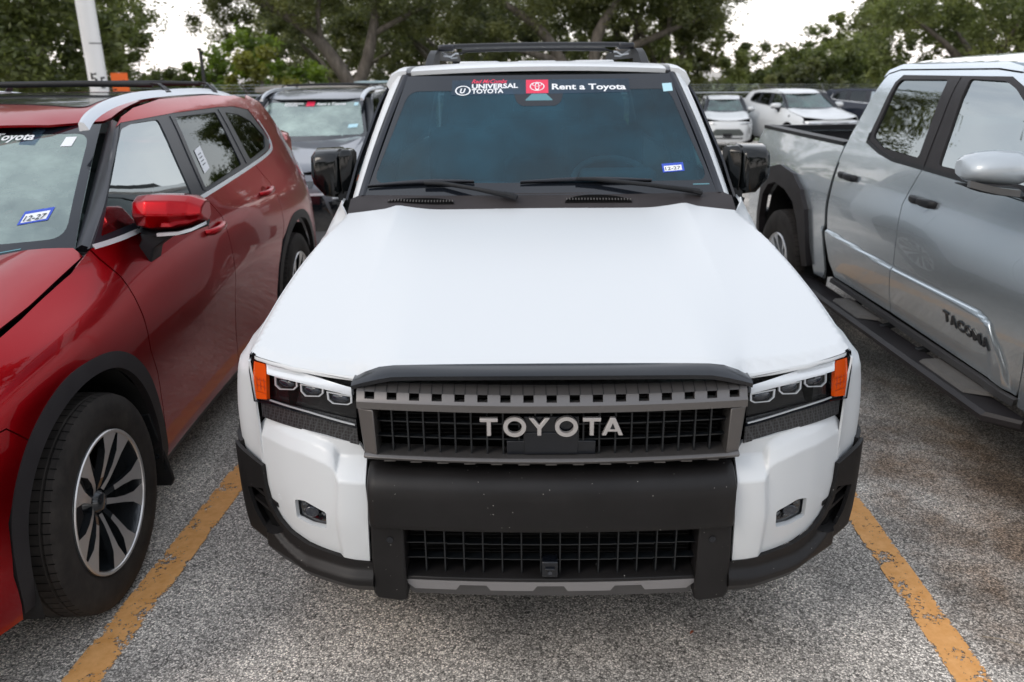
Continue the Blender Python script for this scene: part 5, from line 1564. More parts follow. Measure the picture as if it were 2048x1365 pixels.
def tkside(y, z):
    w = tkside0(y, z)
    # pressed lower door section standing proud below a crease line
    if .70 < y < 2.70:
        sl = (_pl(y + .01) - _pl(y - .01)) / .02
        d = (_pl(y) - z) / math.sqrt(1 + sl * sl)
        t = max(0, min(1, d / .022)); t = t * t * (3 - 2 * t)
        if d > .022: t *= max(0.25, 1 - (d - .022) / .30)
        w += .017 * t * min(1, (y - .70) / .05)
    return w
truck = tag(empty('pickup_truck', (2.8946, .5842, 0), .0409), 'silver double cab pickup with side step, parked right of the white suv', 'pickup')
def build_truck():
    r = truck; S = tkside
    arcO = [(2.88, .50), (2.90, .70), (2.935, .88), (3.03, 1.00), (3.22, 1.085), (3.50, 1.115), (3.70, 1.075), (3.82, .96), (3.90, .70), (3.93, .50)]
    arcI = [(2.965, .48), (2.99, .62), (3.05, .79), (3.14, .905), (3.30, .965), (3.52, .985), (3.66, .95), (3.77, .86), (3.84, .66), (3.86, .48)]
    FO = [(a - 3.40, b - .02) for a, b in arcO]; FI = [(a - 3.40, b - .02) for a, b in arcI]
    for sg in (-1, 1):
        fine = sg == -1; st = .04 if fine else .12
        panel('fender', [(-.62, 1.04), (-.2, 1.13), (.2, 1.17), (.56, 1.21), (.60, 1.0), (.60, .72), (.64, .50), (.66, .42)] + FO[::-1][7:] [::-1] + [], S, 'silver', r, 'x', st, .008, sg) if False else None
        panel('fender', [(-.60, .97), (-.58, 1.02), (-.2, 1.10), (.2, 1.155), (.55, 1.235), (.565, 1.0), (.60, .70), (.645, .50), (.66, .42), (.54, .42)] + [(.50, .68), (.42, .94), (.30, 1.055), (.10, 1.095), (-.18, 1.065), (-.37, .98), (-.465, .86), (-.50, .70), (-.58, .72)], S, 'silver', r, 'x', st, .008, sg, smooth=50)
        fd = panel('front_door', [(.555, 1.245), (.575, 1.0), (.608, .70), (.652, .50), (.668, .468), (1.775, .505), (1.772, .62), (1.735, .742), (1.712, .923), (1.736, 1.104), (1.672, 1.296)], S, 'silver', r, 'x', st * .36, .008, sg, smooth=40)
        rd = panel('rear_door', [(1.679, 1.296), (1.743, 1.104), (1.719, .923), (1.742, .742), (1.779, .62), (1.782, .505), (2.53, .513), (2.60, .60), (2.628, .75), (2.630, 1.0), (2.640, 1.22), (2.62, 1.3655), (2.37, 1.3595), (2.20, 1.3325), (2.0, 1.3095)], S, 'silver', r, 'x', st * .36, .008, sg, smooth=40)
        W1 = rnd([(.62, 1.315), (.98, 1.56), (1.25, 1.69), (1.36, 1.722), (1.655, 1.728), (1.548, 1.325)], .02, 3)
        W2 = rnd([(1.845, 1.722), (2.345, 1.716), (2.365, 1.69), (2.355, 1.40), (2.17, 1.352), (1.755, 1.338)], .03, 3)
        dr = [(2.66, 1.22), (2.645, 1.40), (2.60, 1.60), (2.565, 1.705), (2.55, 1.745), (2.45, 1.765), (1.5, 1.772), (1.28, 1.755), (1.05, 1.65), (.80, 1.50), (.52, 1.27), (.56, 1.25), (1.675, 1.302), (2.0, 1.310), (2.20, 1.333), (2.37, 1.360), (2.62, 1.366), (2.640, 1.22)]
        bw = [(.585, 1.285), (.95, 1.565), (1.22, 1.705), (1.34, 1.742), (2.36, 1.740), (2.40, 1.70), (2.405, 1.385), (2.20, 1.325), (2.0, 1.300), (1.675, 1.294), (.60, 1.268)]
        panel('cab_frame', dr, S, 'silver', r, 'x', st, .008, sg, holes=[[(.62, 1.30), (.97, 1.56), (1.25, 1.69), (1.36, 1.728), (2.36, 1.728), (2.385, 1.70), (2.39, 1.40), (2.19, 1.34), (2.0, 1.3135), (1.675, 1.306)]], smooth=50)
        panel('window_frame', bw, lambda y, z: S(y, z) + .003, 'cladding', r, 'x', st, .012, sg, holes=[W1, W2], smooth=40)
        if fine:
            panel('frame_seam', band([(1.745, 1.735), (1.665, 1.30)], -.003, .003), lambda y, z: S(y, z) + .0045, 'void', r, 'x', .05, 0, sg)
        panel('side_window', W1, lambda y, z: S(y, z) - .006, 'sideglass', r, 'x', .08, 0, sg)
        panel('side_window', W2, lambda y, z: S(y, z) - .006, 'privacy2', r, 'x', .08, 0, sg)
        panel('belt_seal', band([(.60, 1.275), (1.0, 1.283), (1.675, 1.300), (2.0, 1.306), (2.20, 1.331), (2.39, 1.372), (2.40, 1.42)], -.010, .010), lambda y, z: S(y, z) + .008, 'trim', r, 'x', .05, .012, sg)
        panel('rocker_strip', [(.66, .452), (2.56, .497), (2.58, .466), (.68, .415)], lambda y, z: S(y, z) + .012, 'satin_dark', r, 'x', .08, .02, sg)
        panel('inner_shell', [(.5, 1.2), (2.6, 1.2), (2.6, .48), (.66, .44), (.55, .7)], lambda y, z: S(y, z) - .02, 'void', r, 'x', .15, 0, sg)
        # bed side
        bo = [(2.672, 1.325), (2.672, .52), (2.70, .46), (2.84, .46)] + [(2.91, .70), (2.945, .88), (3.04, .99), (3.22, 1.07), (3.50, 1.10), (3.69, 1.06), (3.81, .96), (3.88, .70), (3.92, .48)] + [(4.20, .50), (4.26, .8), (4.27, 1.2), (4.24, 1.322)]
        panel('bed_side', bo, S, 'silver', r, 'x', st, .012, sg, smooth=50)
        rings = [[(sg * (S(y, 1.32) + .006), y, 1.320), (sg * (S(y, 1.32) + .004), y, 1.343), (sg * (S(y, 1.32) - .075), y, 1.345), (sg * (S(y, 1.32) - .078), y, 1.31)] for y in (2.68, 3.0, 3.4, 3.8, 4.24)]
        loft('bed_rail', rings, 'trim', r, True, 0, 30)
        V, F = prism([(2.69, 1.32), (4.22, 1.32), (4.22, .80), (2.69, .80)], 'yz', sg * .775, sg * .760)
        fixed('bed_inner', V, F, 'trim', r)
        fl = panel('arch_flare', arcO + arcI[::-1], lambda y, z: S(y, z) + .030 - .0 * y, 'cladding', r, 'x', .03 if fine else .1, .05, sg, smooth=35)
        panel('arch_flare', FO + FI[::-1], lambda y, z: S(y, z) + .030, 'cladding', r, 'x', .04 if fine else .1, .05, sg, smooth=35)
        for y0 in (0, 3.40):
            rings = [[(sg * x, y0 + a, b) for a, b in [(-.44, .40), (-.41, .62), (-.35, .78), (-.25, .90), (-.1, .96), (.12, .98), (.26, .94), (.37, .85), (.44, .65), (.46, .40)]] for x in (.90, .62)]
            loft('wheel_liner', rings, 'liner', r, False, 0, 60, closed=False)
        # handles
        for a, b, z in ((1.40, 1.70, 1.150), (2.30, 2.60, 1.160)):
            m = (a + b) / 2
            cup = [(m + .075 * math.cos(t), z - .004 + .052 * math.sin(t)) for t in [i * math.pi / 8 for i in range(16)]]
            panel('handle_cup', cup, lambda y, zz: S(y, zz) + .0015 , 'silver_deep', r, 'x', .015, 0, sg)
            rings = []
            for t, o, h in ((0, .002, .016), (.06, .030, .018), (.30, .042, .019), (.42, .042, .017), (.46, .036, .016), (.50, .042, .018), (.94, .040, .021), (1, .004, .018)):
                y = b - (b - a) * t; y = m + (y - m) * .86
                w = S(y, z)
                h *= 1.35; rings.append([(sg * (w + o - .022), y, z - h), (sg * (w + o), y, z - h * .7), (sg * (w + o), y, z + h * .7), (sg * (w + o - .022), y, z + h)])
            loft('handle', rings, 'trim', r, True, 1, 60)
        # mirror
        mr = empty('door_mirror', (0, 0, 0), parent=r)
        def R(x, y0, y1, z0, z1):
            return [(sg * x, y0, (z0 * .6 + z1 * .4)), (sg * x, y0 + .015, z1 - .04), (sg * x, y0 + .07, z1), (sg * x, y1, z1 - .01), (sg * x, y1, z0), (sg * x, y0 + .04, z0), ]
        loft('mirror_cap', [R(.93, .73, .84, 1.345, 1.465), R(.96, .68, .86, 1.335, 1.480), R(1.06, .66, .87, 1.335, 1.484), R(1.15, .67, .87, 1.345, 1.476), R(1.20, .71, .86, 1.365, 1.450)], 'silver_cap', mr, True, 1, 60)
        loft('mirror_lower', [R(.93, .72, .84, 1.285, 1.338), R(1.0, .665, .86, 1.295, 1.334), R(1.10, .66, .86, 1.315, 1.340), R(1.205, .70, .86, 1.345, 1.362)], 'trim', mr, True, 1, 60)
        loft('signal_strip', [[(sg * x, y, z - .013), (sg * x, y, z + .013), (sg * x, y + .02, z + .013), (sg * x, y + .02, z - .013)] for x, y, z in ((1.02, .652, 1.322), (1.10, .652, 1.332), (1.16, .666, 1.345), (1.195, .70, 1.355))], 'signal_smoke', mr)
        loft('mirror_arm', [[(sg * x, y - .04, z - .02), (sg * x, y - .04, z + .02), (sg * x, y + .05, z + .02), (sg * x, y + .05, z - .02)] for x, y, z in ((.86, .74, 1.26), (.90, .74, 1.275), (.95, .74, 1.30))], 'trim', mr, True, 1, 60)
        # step
        sp = empty('side_step', (0, 0, 0), parent=r)
        prof = [(.845, .385), (.985, .400), (1.005, .385), (1.000, .362), (.975, .350), (.86, .350)]
        rings = []
        for y, k in ((.56, .80), (.66, .97), (.72, 1.0), (2.85, 1.0), (2.98, .85)):
            zz = .020 * (y - .6) / 2.2
            rings.append([(sg * (.845 + (a - .845) * (1 if k > .95 else .30 if k < .83 else .6)), y, b + zz) for a, b in prof])
        loft('step_board', rings, 'cladding', sp, True, 0, 25)
        for a, b in ((.82, 1.28), (1.92, 2.34)):
            zz = .020 * (a - .6) / 2.2
            loft('step_pad', [[(sg * .845, a, .395 + zz), (sg * .965, a + .05, .400 + zz), (sg * .965, b - .02, .404 + zz), (sg * .845, b, .399 + zz)], [(sg * .850, a + .01, .412 + zz), (sg * .952, a + .06, .417 + zz), (sg * .952, b - .03, .421 + zz), (sg * .850, b - .01, .416 + zz)]], 'pad', sp, True, 0, 30)
        for y in (.90, 1.45, 1.85, 2.30):
            box('step_bracket', (sg * .80, y, .41), (.16, .035, .03), 'trim', sp, .004, rot=(0, sg * .25, 0))
    # bed
    box('bed_front', (0, 2.70, 1.10), (1.55, .03, .46), 'trim', r, .005)
    box('bed_floor', (0, 3.45, .82), (1.55, 1.55, .03), 'trim', r)
    box('tailgate', (0, 4.235, 1.06), (1.60, .06, .56), 'silver', r, .012)
    V, F = merge([boxmesh((0, 4.20, 1.325), (1.62, .07, .035))]); obj('tailgate_cap', V, F, 'trim', r, 30)
    hs = [boxmesh((-.55 + .17 * i, 4.190, 1.19), (.075, .006, .05)) for i in range(7)]
    V, F = merge(hs); obj('tailgate_slot', V, F, 'void', r, None)
    box('tailgate_liner', (0, 4.197, 1.16), (1.5, .008, .26), 'trim', r)
    box('rear_bumper', (0, 4.36, .55), (1.7, .16, .20), 'trim', r, .03)
    # roof, bonnet, screen
    def rz(w, y):
        k = min(1, (w / .632)) ** 2.6
        return Curve([1.28, 1.40, 1.6, 2.0, 2.45, 2.60], [1.785, 1.812, 1.840, 1.856, 1.842, 1.808])(y) * (1 - k) + Curve([1.28, 1.45, 2.4, 2.60], [1.775, 1.804, 1.804, 1.78])(y) * k
    h = [(0, 1.27), (.3, 1.28), (.58, 1.32), (.625, 1.40), (.634, 1.6), (.634, 2.3), (.628, 2.50), (.59, 2.59), (0, 2.62)]
    panel('roof', h + [(-x, y) for x, y in h[::-1] if x > 1e-6], rz, 'silver', r, 'z', .07, .02, smooth=50)
    for sg in (-1, 1):
        panel('roof_side', [(1.30, 1.762), (1.5, 1.778), (2.45, 1.771), (2.555, 1.748), (2.585, 1.725), (2.59, 1.765), (2.50, 1.797), (2.3, 1.806), (1.5, 1.806), (1.34, 1.786)], tkside, 'silver', r, 'x', .04, .01, sg, smooth=60)
        panel('drip_seam', band([(1.3, 1.760), (1.5, 1.775), (2.45, 1.768), (2.555, 1.745)], -.003, .003), lambda y, z: tkside(y, z) + .002, 'void', r, 'x', .06, 0, sg)
    box('cab_back', (0, 2.635, 1.05), (1.5, .03, .9), 'silver', r, .01)
    V = [(-.60, 2.615, 1.72), (.60, 2.615, 1.72), (.68, 2.655, 1.38), (-.68, 2.655, 1.38)]
    obj('rear_window', V, [(0, 3, 2, 1)], 'privacy2', r, None)
    fin = [(1.60, 1.848), (1.70, 1.880), (1.80, 1.918), (1.845, 1.925), (1.865, 1.90), (1.87, 1.848)]
    loft('roof_antenna', [[(x * k, a, 1.842 + (b - 1.842) * h_) for a, b in fin] for x, k, h_ in ((-.034, 1, .05), (-.022, 1, .6), (0, 1, 1), (.022, 1, .6), (.034, 1, .05))], 'trim', r, True, 1, 60)
    hz = lambda w, y: Curve([-.8, -.6, 0, .5, .8], [1.05, 1.10, 1.20, 1.25, 1.27])(y) + .02 * (1 - (w / .8) ** 2) - max(0, w - .74) * .5
    hh = [(0, -.85), (.5, -.80), (.76, -.66), (.84, -.4), (.86, .1), (.82, .54), (.4, .40), (0, .36)]
    panel('hood', hh + [(-x, y) for x, y in hh[::-1] if x > 1e-6], hz, 'silver', r, 'z', .08, .01, smooth=50)
    panel('windshield', [(-.74, 1.26), (.74, 1.26), (.61, 1.765), (-.61, 1.765)], lambda w, z: .50 + (z - 1.26) / .505 * .84 - .12 * (1 - (w / .74) ** 2), 'windscreen', r, 'y', .1, 0)
    panel('front_fascia', [(-.86, .40), (.86, .40), (.86, 1.02), (-.86, 1.02)], lambda w, z: -.92 + .26 * (w / .86) ** 4, 'silver', r, 'y', .1, .02)
    panel('grille', [(-.55, .55), (.55, .55), (.60, .98), (-.60, .98)], lambda w, z: -.93 + .26 * (w / .86) ** 4, 'gloss_black', r, 'y', .1, .01)
    for sg in (-1, 1):
        panel('headlamp', [(.62, .98), (.84, .98), (.84, .86), (.62, .84)], lambda w, z: -.93 + .26 * (w / .86) ** 4, 'lamp_grey', r, 'y', .05, .01, sg)
        panel('cab_pillar', [(.50, 1.25), (1.28, 1.762), (1.36, 1.762), (.62, 1.27)], lambda y, z: tkside(y, z) - .01, 'silver', r, 'x', .1, .03, sg)
    box('chassis', (0, 1.7, .47), (1.2, 5.0, .2), 'void', r)
    interior(r, 0, .55, 1.26, .37, .74, .75)
    # black raised name on the front door, reading towards the front
    bd = empty('name_badge', (0, 0, 0), parent=r)
    x0, x1 = 1.205, .832
    s = 'TACOMA'
    y = 0.0
    widths = {'T': .052, 'A': .060, 'C': .056, 'O': .060, 'M': .068}
    tot = sum(widths[c] for c in s) + .006 * 5; k = (x0 - x1) / tot
    for c in s:
        V2, F = textmesh(c, .070, .035, 0, 1, widths[c] * k)
        for sg, in ((-1,),):
            V = []
            for a, b in V2:
                yy = x0 - (y + a)
                zz = .668 - (y + a) * .075 + b - .028
                V.append((sg * (tkside(yy, zz) + .004), yy, zz))
            o = obj('badge_letter', V, F, 'lip_black', bd, None)
            solid(o, .004, 0)
        y += (widths[c] + .006) * k
    for sg in (1, -1):
        for y in (0, 3.40):
            wheel(r, (sg * .83, y, .40), .40, .26, .225, sg, 'truck', 1 if sg == -1 else 0)
M['privacy2'] = glassmat('pickup_rear_glass', (0.03, 0.033, 0.036), 3.6)
M['satin_dark'] = principled('grey_rocker_trim', (.12, .12, .125), .35, .5)
M['pad'] = plastic('step_pad_rubber', (.10, .095, .09), .75, False)
M['silver_deep'] = M['silver']
M['signal_smoke'] = principled('smoked_signal_lens', (.07, .07, .07), .15, 0, .5)
build_truck()
M['bgglass'] = glassmat('distant_windscreen_glass', (.16, .30, .30), 1.8, .12, (.25, .45, .42))
# ================================================================== CARS FURTHER BACK
grey = build_suv('dark grey crossover suv with roof rails behind the red suv, windscreen towards the camera', 'car', 'greycar', (-2.62, 7.15, gz(7.2)), .0, fine=False, face='a')
def banner_on(root):
    def onws(name, V2, F, mat, par, lift=.006):
        return obj(name, [(a, suvws(abs(a), b) - lift, b) for a, b in V2], F, mat, par, None)
    for q in ([(.04, 1.545), (.36, 1.545), (.36, 1.56), (.04, 1.56)],):
        pass
    V2, F = textmesh('Rent a Toyota', .036, .03, 0, 1.0, .34)
    onws('lettering', [(a + .06, b + 1.532) for a, b in V2], F, 'sticker_white', root)
    V2, F = textmesh('UNIVERSAL', .028, .03, 0, 1.0, .24)
    onws('lettering', [(a - .34, b + 1.540) for a, b in V2], F, 'sticker_white', root)
    V2, F = textmesh('TOYOTA', .028, .03, 0, 1.0, .17)
    onws('lettering', [(a - .34, b + 1.518) for a, b in V2], F, 'sticker_white', root)
    onws('red_square', [(-.07, 1.520), (.03, 1.520), (.03, 1.575), (-.07, 1.575)], [(0, 1, 2, 3)], 'sticker_red', root)
    onws('registration_sticker', [(.50, 1.29), (.60, 1.295), (.60, 1.33), (.50, 1.325)], [(0, 1, 2, 3)], 'sticker_cyan', root)
    onws('square_label', [(.495, 1.52), (.54, 1.52), (.54, 1.555), (.495, 1.555)], [(0, 1, 2, 3)], 'sticker_cyan', root)
banner_on(grey)
build_suv('light grey car mostly hidden between the red suv and the dark grey suv', 'car', 'lightgrey', (-5.45, 13.4, gz(14.0) - .10), .03, fine=False, scale=(.97, .95, .93), face='c', rails=False, name='parked_car')
build_suv('smaller white suv at the back, facing the camera beside the mirror of the white suv', 'car', 'white', (6.55, 25.4, -.74), -.14, fine=False, scale=(.86, .86, .91), face='b', rails=False, glass='bgglass', cladding='cladding')
build_suv('larger white suv turned three-quarters, behind the bed of the silver pickup', 'car', 'white', (9.15, 24.2, -.80), .17, fine=False, scale=(1.09, 1.05, 1.07), face='c', rails=False, glass='bgglass', cladding='white')
build_suv('dark navy suv partly hidden by the silver pickup cab', 'car', 'navy', (13.6, 27.0, -.86), .55, fine=False, scale=(1.03, 1.03, 1.08), face='c', rails=False, glass='bgglass')
# ================================================================== GROUND
def asphalt():
    m = principled('worn_asphalt', (.2, .2, .2), .85, spec=.3)
    N, L, b = nodes(m)
    tc = N.new('ShaderNodeTexCoord')
    def vor(scale, feat='F1'):
        v = N.new('ShaderNodeTexVoronoi'); v.inputs['Scale'].default_value = scale; v.feature = feat
        L.new(dist.outputs['Vector'], v.inputs['Vector']); return v
    dn = N.new('ShaderNodeTexNoise'); dn.inputs['Scale'].default_value = 60; dn.inputs['Detail'].default_value = 3
    L.new(tc.outputs['Object'], dn.inputs['Vector'])
    dist = N.new('ShaderNodeVectorMath'); dist.operation = 'MULTIPLY_ADD'
    L.new(dn.outputs['Color'], dist.inputs[0]); dist.inputs[1].default_value = (.012, .012, .012); L.new(tc.outputs['Object'], dist.inputs[2])
    v1 = vor(160); v2 = vor(320)
    r1 = ramp(m, v1.outputs['Color'], [(0.04, (.09, .087, .083)), (.18, (.27, .262, .25)), (.55, (.45, .435, .412)), (.9, (.86, .83, .785))])
    sp = N.new('ShaderNodeSeparateColor'); L.new(v1.outputs['Color'], sp.inputs[0]); L.new(sp.outputs[0], r1.inputs['Fac'])
    sp2 = N.new('ShaderNodeSeparateColor'); L.new(v2.outputs['Color'], sp2.inputs[0])
    r2 = ramp(m, sp2.outputs[1], [(0.15, (.035, .034, .034)), (.5, (.23, .225, .215)), (.85, (.66, .64, .61))])
    mx = N.new('ShaderNodeMixRGB'); mx.inputs['Fac'].default_value = .28
    L.new(r1.outputs['Color'], mx.inputs['Color1']); L.new(r2.outputs['Color'], mx.inputs['Color2'])
    # dark binder between stones
    e = ramp(m, v1.outputs['Distance'], [(0.44, (1, 1, 1)), (.60, (.14, .135, .13))])
    mu = N.new('ShaderNodeMixRGB'); mu.blend_type = 'MULTIPLY'; mu.inputs['Fac'].default_value = .60
    L.new(mx.outputs['Color'], mu.inputs['Color1']); L.new(e.outputs['Color'], mu.inputs['Color2'])
    # broad tone changes and rust-brown oil stains
    n1 = noise(m, 1.3, 6, .62); t1 = ramp(m, n1.outputs['Fac'], [(.36, (.78, .76, .735)), (.64, (1.75, 1.67, 1.58))])
    m2 = N.new('ShaderNodeMixRGB'); m2.blend_type = 'MULTIPLY'; m2.inputs['Fac'].default_value = 1
    L.new(mu.outputs['Color'], m2.inputs['Color1']); L.new(t1.outputs['Color'], m2.inputs['Color2'])
    n2 = noise(m, 2.2, 6, .7)
    # stain lies where cars stand to the right: mask by position
    sx = N.new('ShaderNodeSeparateXYZ'); L.new(tc.outputs['Object'], sx.inputs['Vector'])
    def bell(out, c, w):
        a = N.new('ShaderNodeMath'); a.operation = 'SUBTRACT'; L.new(out, a.inputs[0]); a.inputs[1].default_value = c
        q = N.new('ShaderNodeMath'); q.operation = 'DIVIDE'; L.new(a.outputs[0], q.inputs[0]); q.inputs[1].default_value = w
        s = N.new('ShaderNodeMath'); s.operation = 'MULTIPLY'; L.new(q.outputs[0], s.inputs[0]); L.new(q.outputs[0], s.inputs[1])
        k = N.new('ShaderNodeMath'); k.operation = 'SUBTRACT'; k.use_clamp = True; k.inputs[0].default_value = 1; L.new(s.outputs[0], k.inputs[1])
        return k.outputs[0]
    bx = bell(sx.outputs['X'], 2.1, .95); by = bell(sx.outputs['Y'], .9, 1.9)
    mm = N.new('ShaderNodeMath'); mm.operation = 'MULTIPLY'; L.new(bx, mm.inputs[0]); L.new(by, mm.inputs[1])
    ad = N.new('ShaderNodeMath'); ad.operation = 'MULTIPLY_ADD'; L.new(mm.outputs[0], ad.inputs[0]); ad.inputs[1].default_value = .36; 
    L.new(n2.outputs['Fac'], ad.inputs[2])
    sr = ramp(m, ad.outputs[0], [(.62, (0, 0, 0)), (.88, (1, 1, 1))])
    st = N.new('ShaderNodeMixRGB'); st.blend_type = 'MULTIPLY'
    L.new(sr.outputs['Color'], st.inputs['Fac']); L.new(m2.outputs['Color'], st.inputs['Color1']); st.inputs['Color2'].default_value = (.58, .47, .39, 1)
    L.new(st.outputs['Color'], b.inputs['Base Color'])
    hb = N.new('ShaderNodeMath'); hb.operation = 'SUBTRACT'; hb.inputs[0].default_value = 1; L.new(v1.outputs['Distance'], hb.inputs[1])
    bump(m, hb.outputs[0], .40, .003)
    return m
def linepaint():
    m = principled('worn_yellow_line_paint', (.5, .25, .04), .6, spec=.3)
    N, L, b = nodes(m)
    out = N['Material Output']
    n = noise(m, 9, 7, .75); n3 = noise(m, 75, 3, .7)
    c = ramp(m, noise(m, 22, 5, .7).outputs['Fac'], [(.3, (.70, .33, .095)), (.7, (.86, .46, .18))])
    L.new(c.outputs['Color'], b.inputs['Base Color'])
    a = N.new('ShaderNodeMath'); a.operation = 'MULTIPLY_ADD'; L.new(n3.outputs['Fac'], a.inputs[0]); a.inputs[1].default_value = .62
    L.new(n.outputs['Fac'], a.inputs[2])
    # cover is thinner at the line's edges
    uv = N.new('ShaderNodeAttribute'); uv.attribute_name = 'edge'
    a2 = N.new('ShaderNodeMath'); a2.operation = 'MULTIPLY_ADD'; L.new(uv.outputs['Fac'], a2.inputs[0]); a2.inputs[1].default_value = .10; L.new(a.outputs[0], a2.inputs[2])
    r = ramp(m, a2.outputs[0], [(.895, (1, 1, 1)), (.912, (0, 0, 0))])
    t = N.new('ShaderNodeBsdfTransparent'); mx = N.new('ShaderNodeMixShader')
    L.new(r.outputs['Color'], mx.inputs['Fac']); L.new(t.outputs[0], mx.inputs[1]); L.new(b.outputs[0], mx.inputs[2]); L.new(mx.outputs[0], out.inputs['Surface'])
    v = N.new('ShaderNodeTexVoronoi'); v.inputs['Scale'].default_value = 115
    tc = N.new('ShaderNodeTexCoord'); L.new(tc.outputs['Object'], v.inputs['Vector'])
    bump(m, v.outputs['Distance'], -.6, .003)
    return m
def grass_mat():
    m = principled('rough_verge', (.05, .07, .02), .9)
    N, L, b = nodes(m)
    r = ramp(m, noise(m, 1.2, 8, .7).outputs['Fac'], [(.3, (.035, .045, .018)), (.55, (.07, .10, .025)), (.8, (.14, .13, .06))])
    L.new(r.outputs['Color'], b.inputs['Base Color'])
    return m
FA, FB = (-9.0, 22.7), (7.76, 31.0)          # two points of the fence line
def fy(x): return FA[1] + (x - FA[0]) * (FB[1] - FA[1]) / (FB[0] - FA[0]) + (0 if x < 8 else 0)
def build_ground():
    M['asphalt'] = asphalt(); M['line'] = linepaint(); M['verge'] = grass_mat()
    ys = [-25, -8, -3, 0, 2, 4, 6, 10, 15, 20, 25, 30, 40, 60, 100, 400]
    xs = [-200, -60, -20, -5, 0, 5, 20, 60, 200]
    def gh(y): return gz(min(y, 40)) + (-.0 if y < 40 else 0)
    V = [(x, y, gh(y)) for y in ys for x in xs]; n = len(xs)
    F = [(j * n + i, j * n + i + 1, (j + 1) * n + i + 1, (j + 1) * n + i) for j in range(len(ys) - 1) for i in range(n - 1)]
    o = obj('ground', V, F, 'asphalt', None, 60); o['kind'] = 'structure'
    # verge beyond the fence
    V = []
    for x in (-60, -30, -9, 0, 8, 20, 40, 90):
        y0 = fy(x) - .5
        for d in (0, 3, 10, 40, 120): V.append((x, y0 + d, gh(y0 + d) + .006 + (.02 if d else 0)))
    F = [(i * 5 + j, (i + 1) * 5 + j, (i + 1) * 5 + j + 1, i * 5 + j + 1) for i in range(7) for j in range(4)]
    o = obj('verge', V, F, 'verge', None, 60); o['kind'] = 'structure'
    def line(p0, p1, q0, q1):
        n = 24; V = []; F = []; E = []
        for i in range(n + 1):
            t = i / n
            a = Vector(p0).lerp(Vector(p1), t); b = Vector(q0).lerp(Vector(q1), t)
            for s, e in ((0, 1), (.12, 0), (.88, 0), (1, 1)):
                c = a.lerp(b, s); V.append((c.x, c.y, gz(c.y) + .004)); E.append(e)
        for i in range(n):
            for j in range(3): F.append((i * 4 + j, i * 4 + j + 1, (i + 1) * 4 + j + 1, (i + 1) * 4 + j))
        o = obj('parking_line', V, F, 'line', None, None)
        at_ = o.data.attributes.new('edge', 'FLOAT', 'POINT')
        for i, e in enumerate(E): at_.data[i].value = float(e)
        o['kind'] = 'structure'
        return o
    line((-1.575, -1.2), (-1.345, 5.0), (-1.445, -1.2), (-1.230, 5.0))
    line((1.212, -1.2), (1.392, 5.0), (1.335, -1.2), (1.490, 5.0))
build_ground()

# fallen leaves and a twig
def litter():
    rng = random.Random(4)
    def leaf(x, y, s, a, col, label):
        pts = [(0, 0), (.3, .16), (.65, .20), (1, 0), (.65, -.20), (.3, -.16)]
        V = [(x + s * (p * math.cos(a) - q * math.sin(a)), y + s * (p * math.sin(a) + q * math.cos(a)), .006 + .006 * abs(q) * 3 + gz(y)) for p, q in pts]
        o = obj('fallen_leaf', V, [(0, 1, 2, 3, 4, 5)], principled('dry_leaf', col, .7), None, None)
        solid(o, .0006)
        return tag(o, label, 'leaf')
    leaf(.477, .28, .024, .9, (.30, .06, .015), 'small orange dry leaf on the asphalt in front of the white suv')
    leaf(-.86, .10, .018, .2, (.17, .11, .06), 'tiny brown leaf on the asphalt left of the front of the white suv')
    leaf(.70, .34, .02, 2.2, (.02, .015, .012), 'dark crumb of a leaf on the asphalt below the right headlamp of the white suv')
    pts = [(1.44, .27, .006), (1.49, .255, .008), (1.54, .225, .007), (1.58, .17, .006)]
    tag(tube('twig', pts, [.002, .0022, .002, .001], principled('dry_twig', (.30, .25, .19), .8), None, 5), 'thin pale twig on the asphalt near the right corner of the photo', 'twig')
litter()

# ================================================================== TREES
def leafmat(name, dark, mid, light):
    m = bpy.data.materials.new(name); m.use_nodes = True
    nt = m.node_tree; N, L = nt.nodes, nt.links
    N.remove(N['Principled BSDF']); out = N['Material Output']
    tc = N.new('ShaderNodeTexCoord'); n = N.new('ShaderNodeTexNoise'); n.inputs['Scale'].default_value = .55; n.inputs['Detail'].default_value = 6; n.inputs['Roughness'].default_value = .75
    L.new(tc.outputs['Object'], n.inputs['Vector'])
    r = N.new('ShaderNodeValToRGB'); e = r.color_ramp.elements
    e[0].position = .32; e[0].color = (*dark, 1); e[1].position = .70; e[1].color = (*light, 1)
    k = e.new(.5); k.color = (*mid, 1)
    L.new(n.outputs['Fac'], r.inputs['Fac'])
    d = N.new('ShaderNodeBsdfDiffuse'); t = N.new('ShaderNodeBsdfTranslucent'); g = N.new('ShaderNodeBsdfGlossy'); g.inputs['Roughness'].default_value = .45
    L.new(r.outputs['Color'], d.inputs['Color'])
    hs = N.new('ShaderNodeHueSaturation'); hs.inputs['Value'].default_value = 1.7; hs.inputs['Saturation'].default_value = 1.1; L.new(r.outputs['Color'], hs.inputs['Color']); L.new(hs.outputs['Color'], t.inputs['Color'])
    a = N.new('ShaderNodeMixShader'); a.inputs['Fac'].default_value = .45; L.new(d.outputs[0], a.inputs[1]); L.new(t.outputs[0], a.inputs[2])
    b = N.new('ShaderNodeMixShader'); b.inputs['Fac'].default_value = .05; L.new(a.outputs[0], b.inputs[1]); L.new(g.outputs[0], b.inputs[2])
    L.new(b.outputs[0], out.inputs['Surface'])
    return m
M['leaf_dark'] = leafmat('oak_leaves_dark', (.026, .036, .012), (.095, .108, .036), (.25, .26, .090))
M['leaf_mid'] = leafmat('oak_leaves_mid', (.030, .046, .014), (.120, .146, .042), (.29, .32, .10))
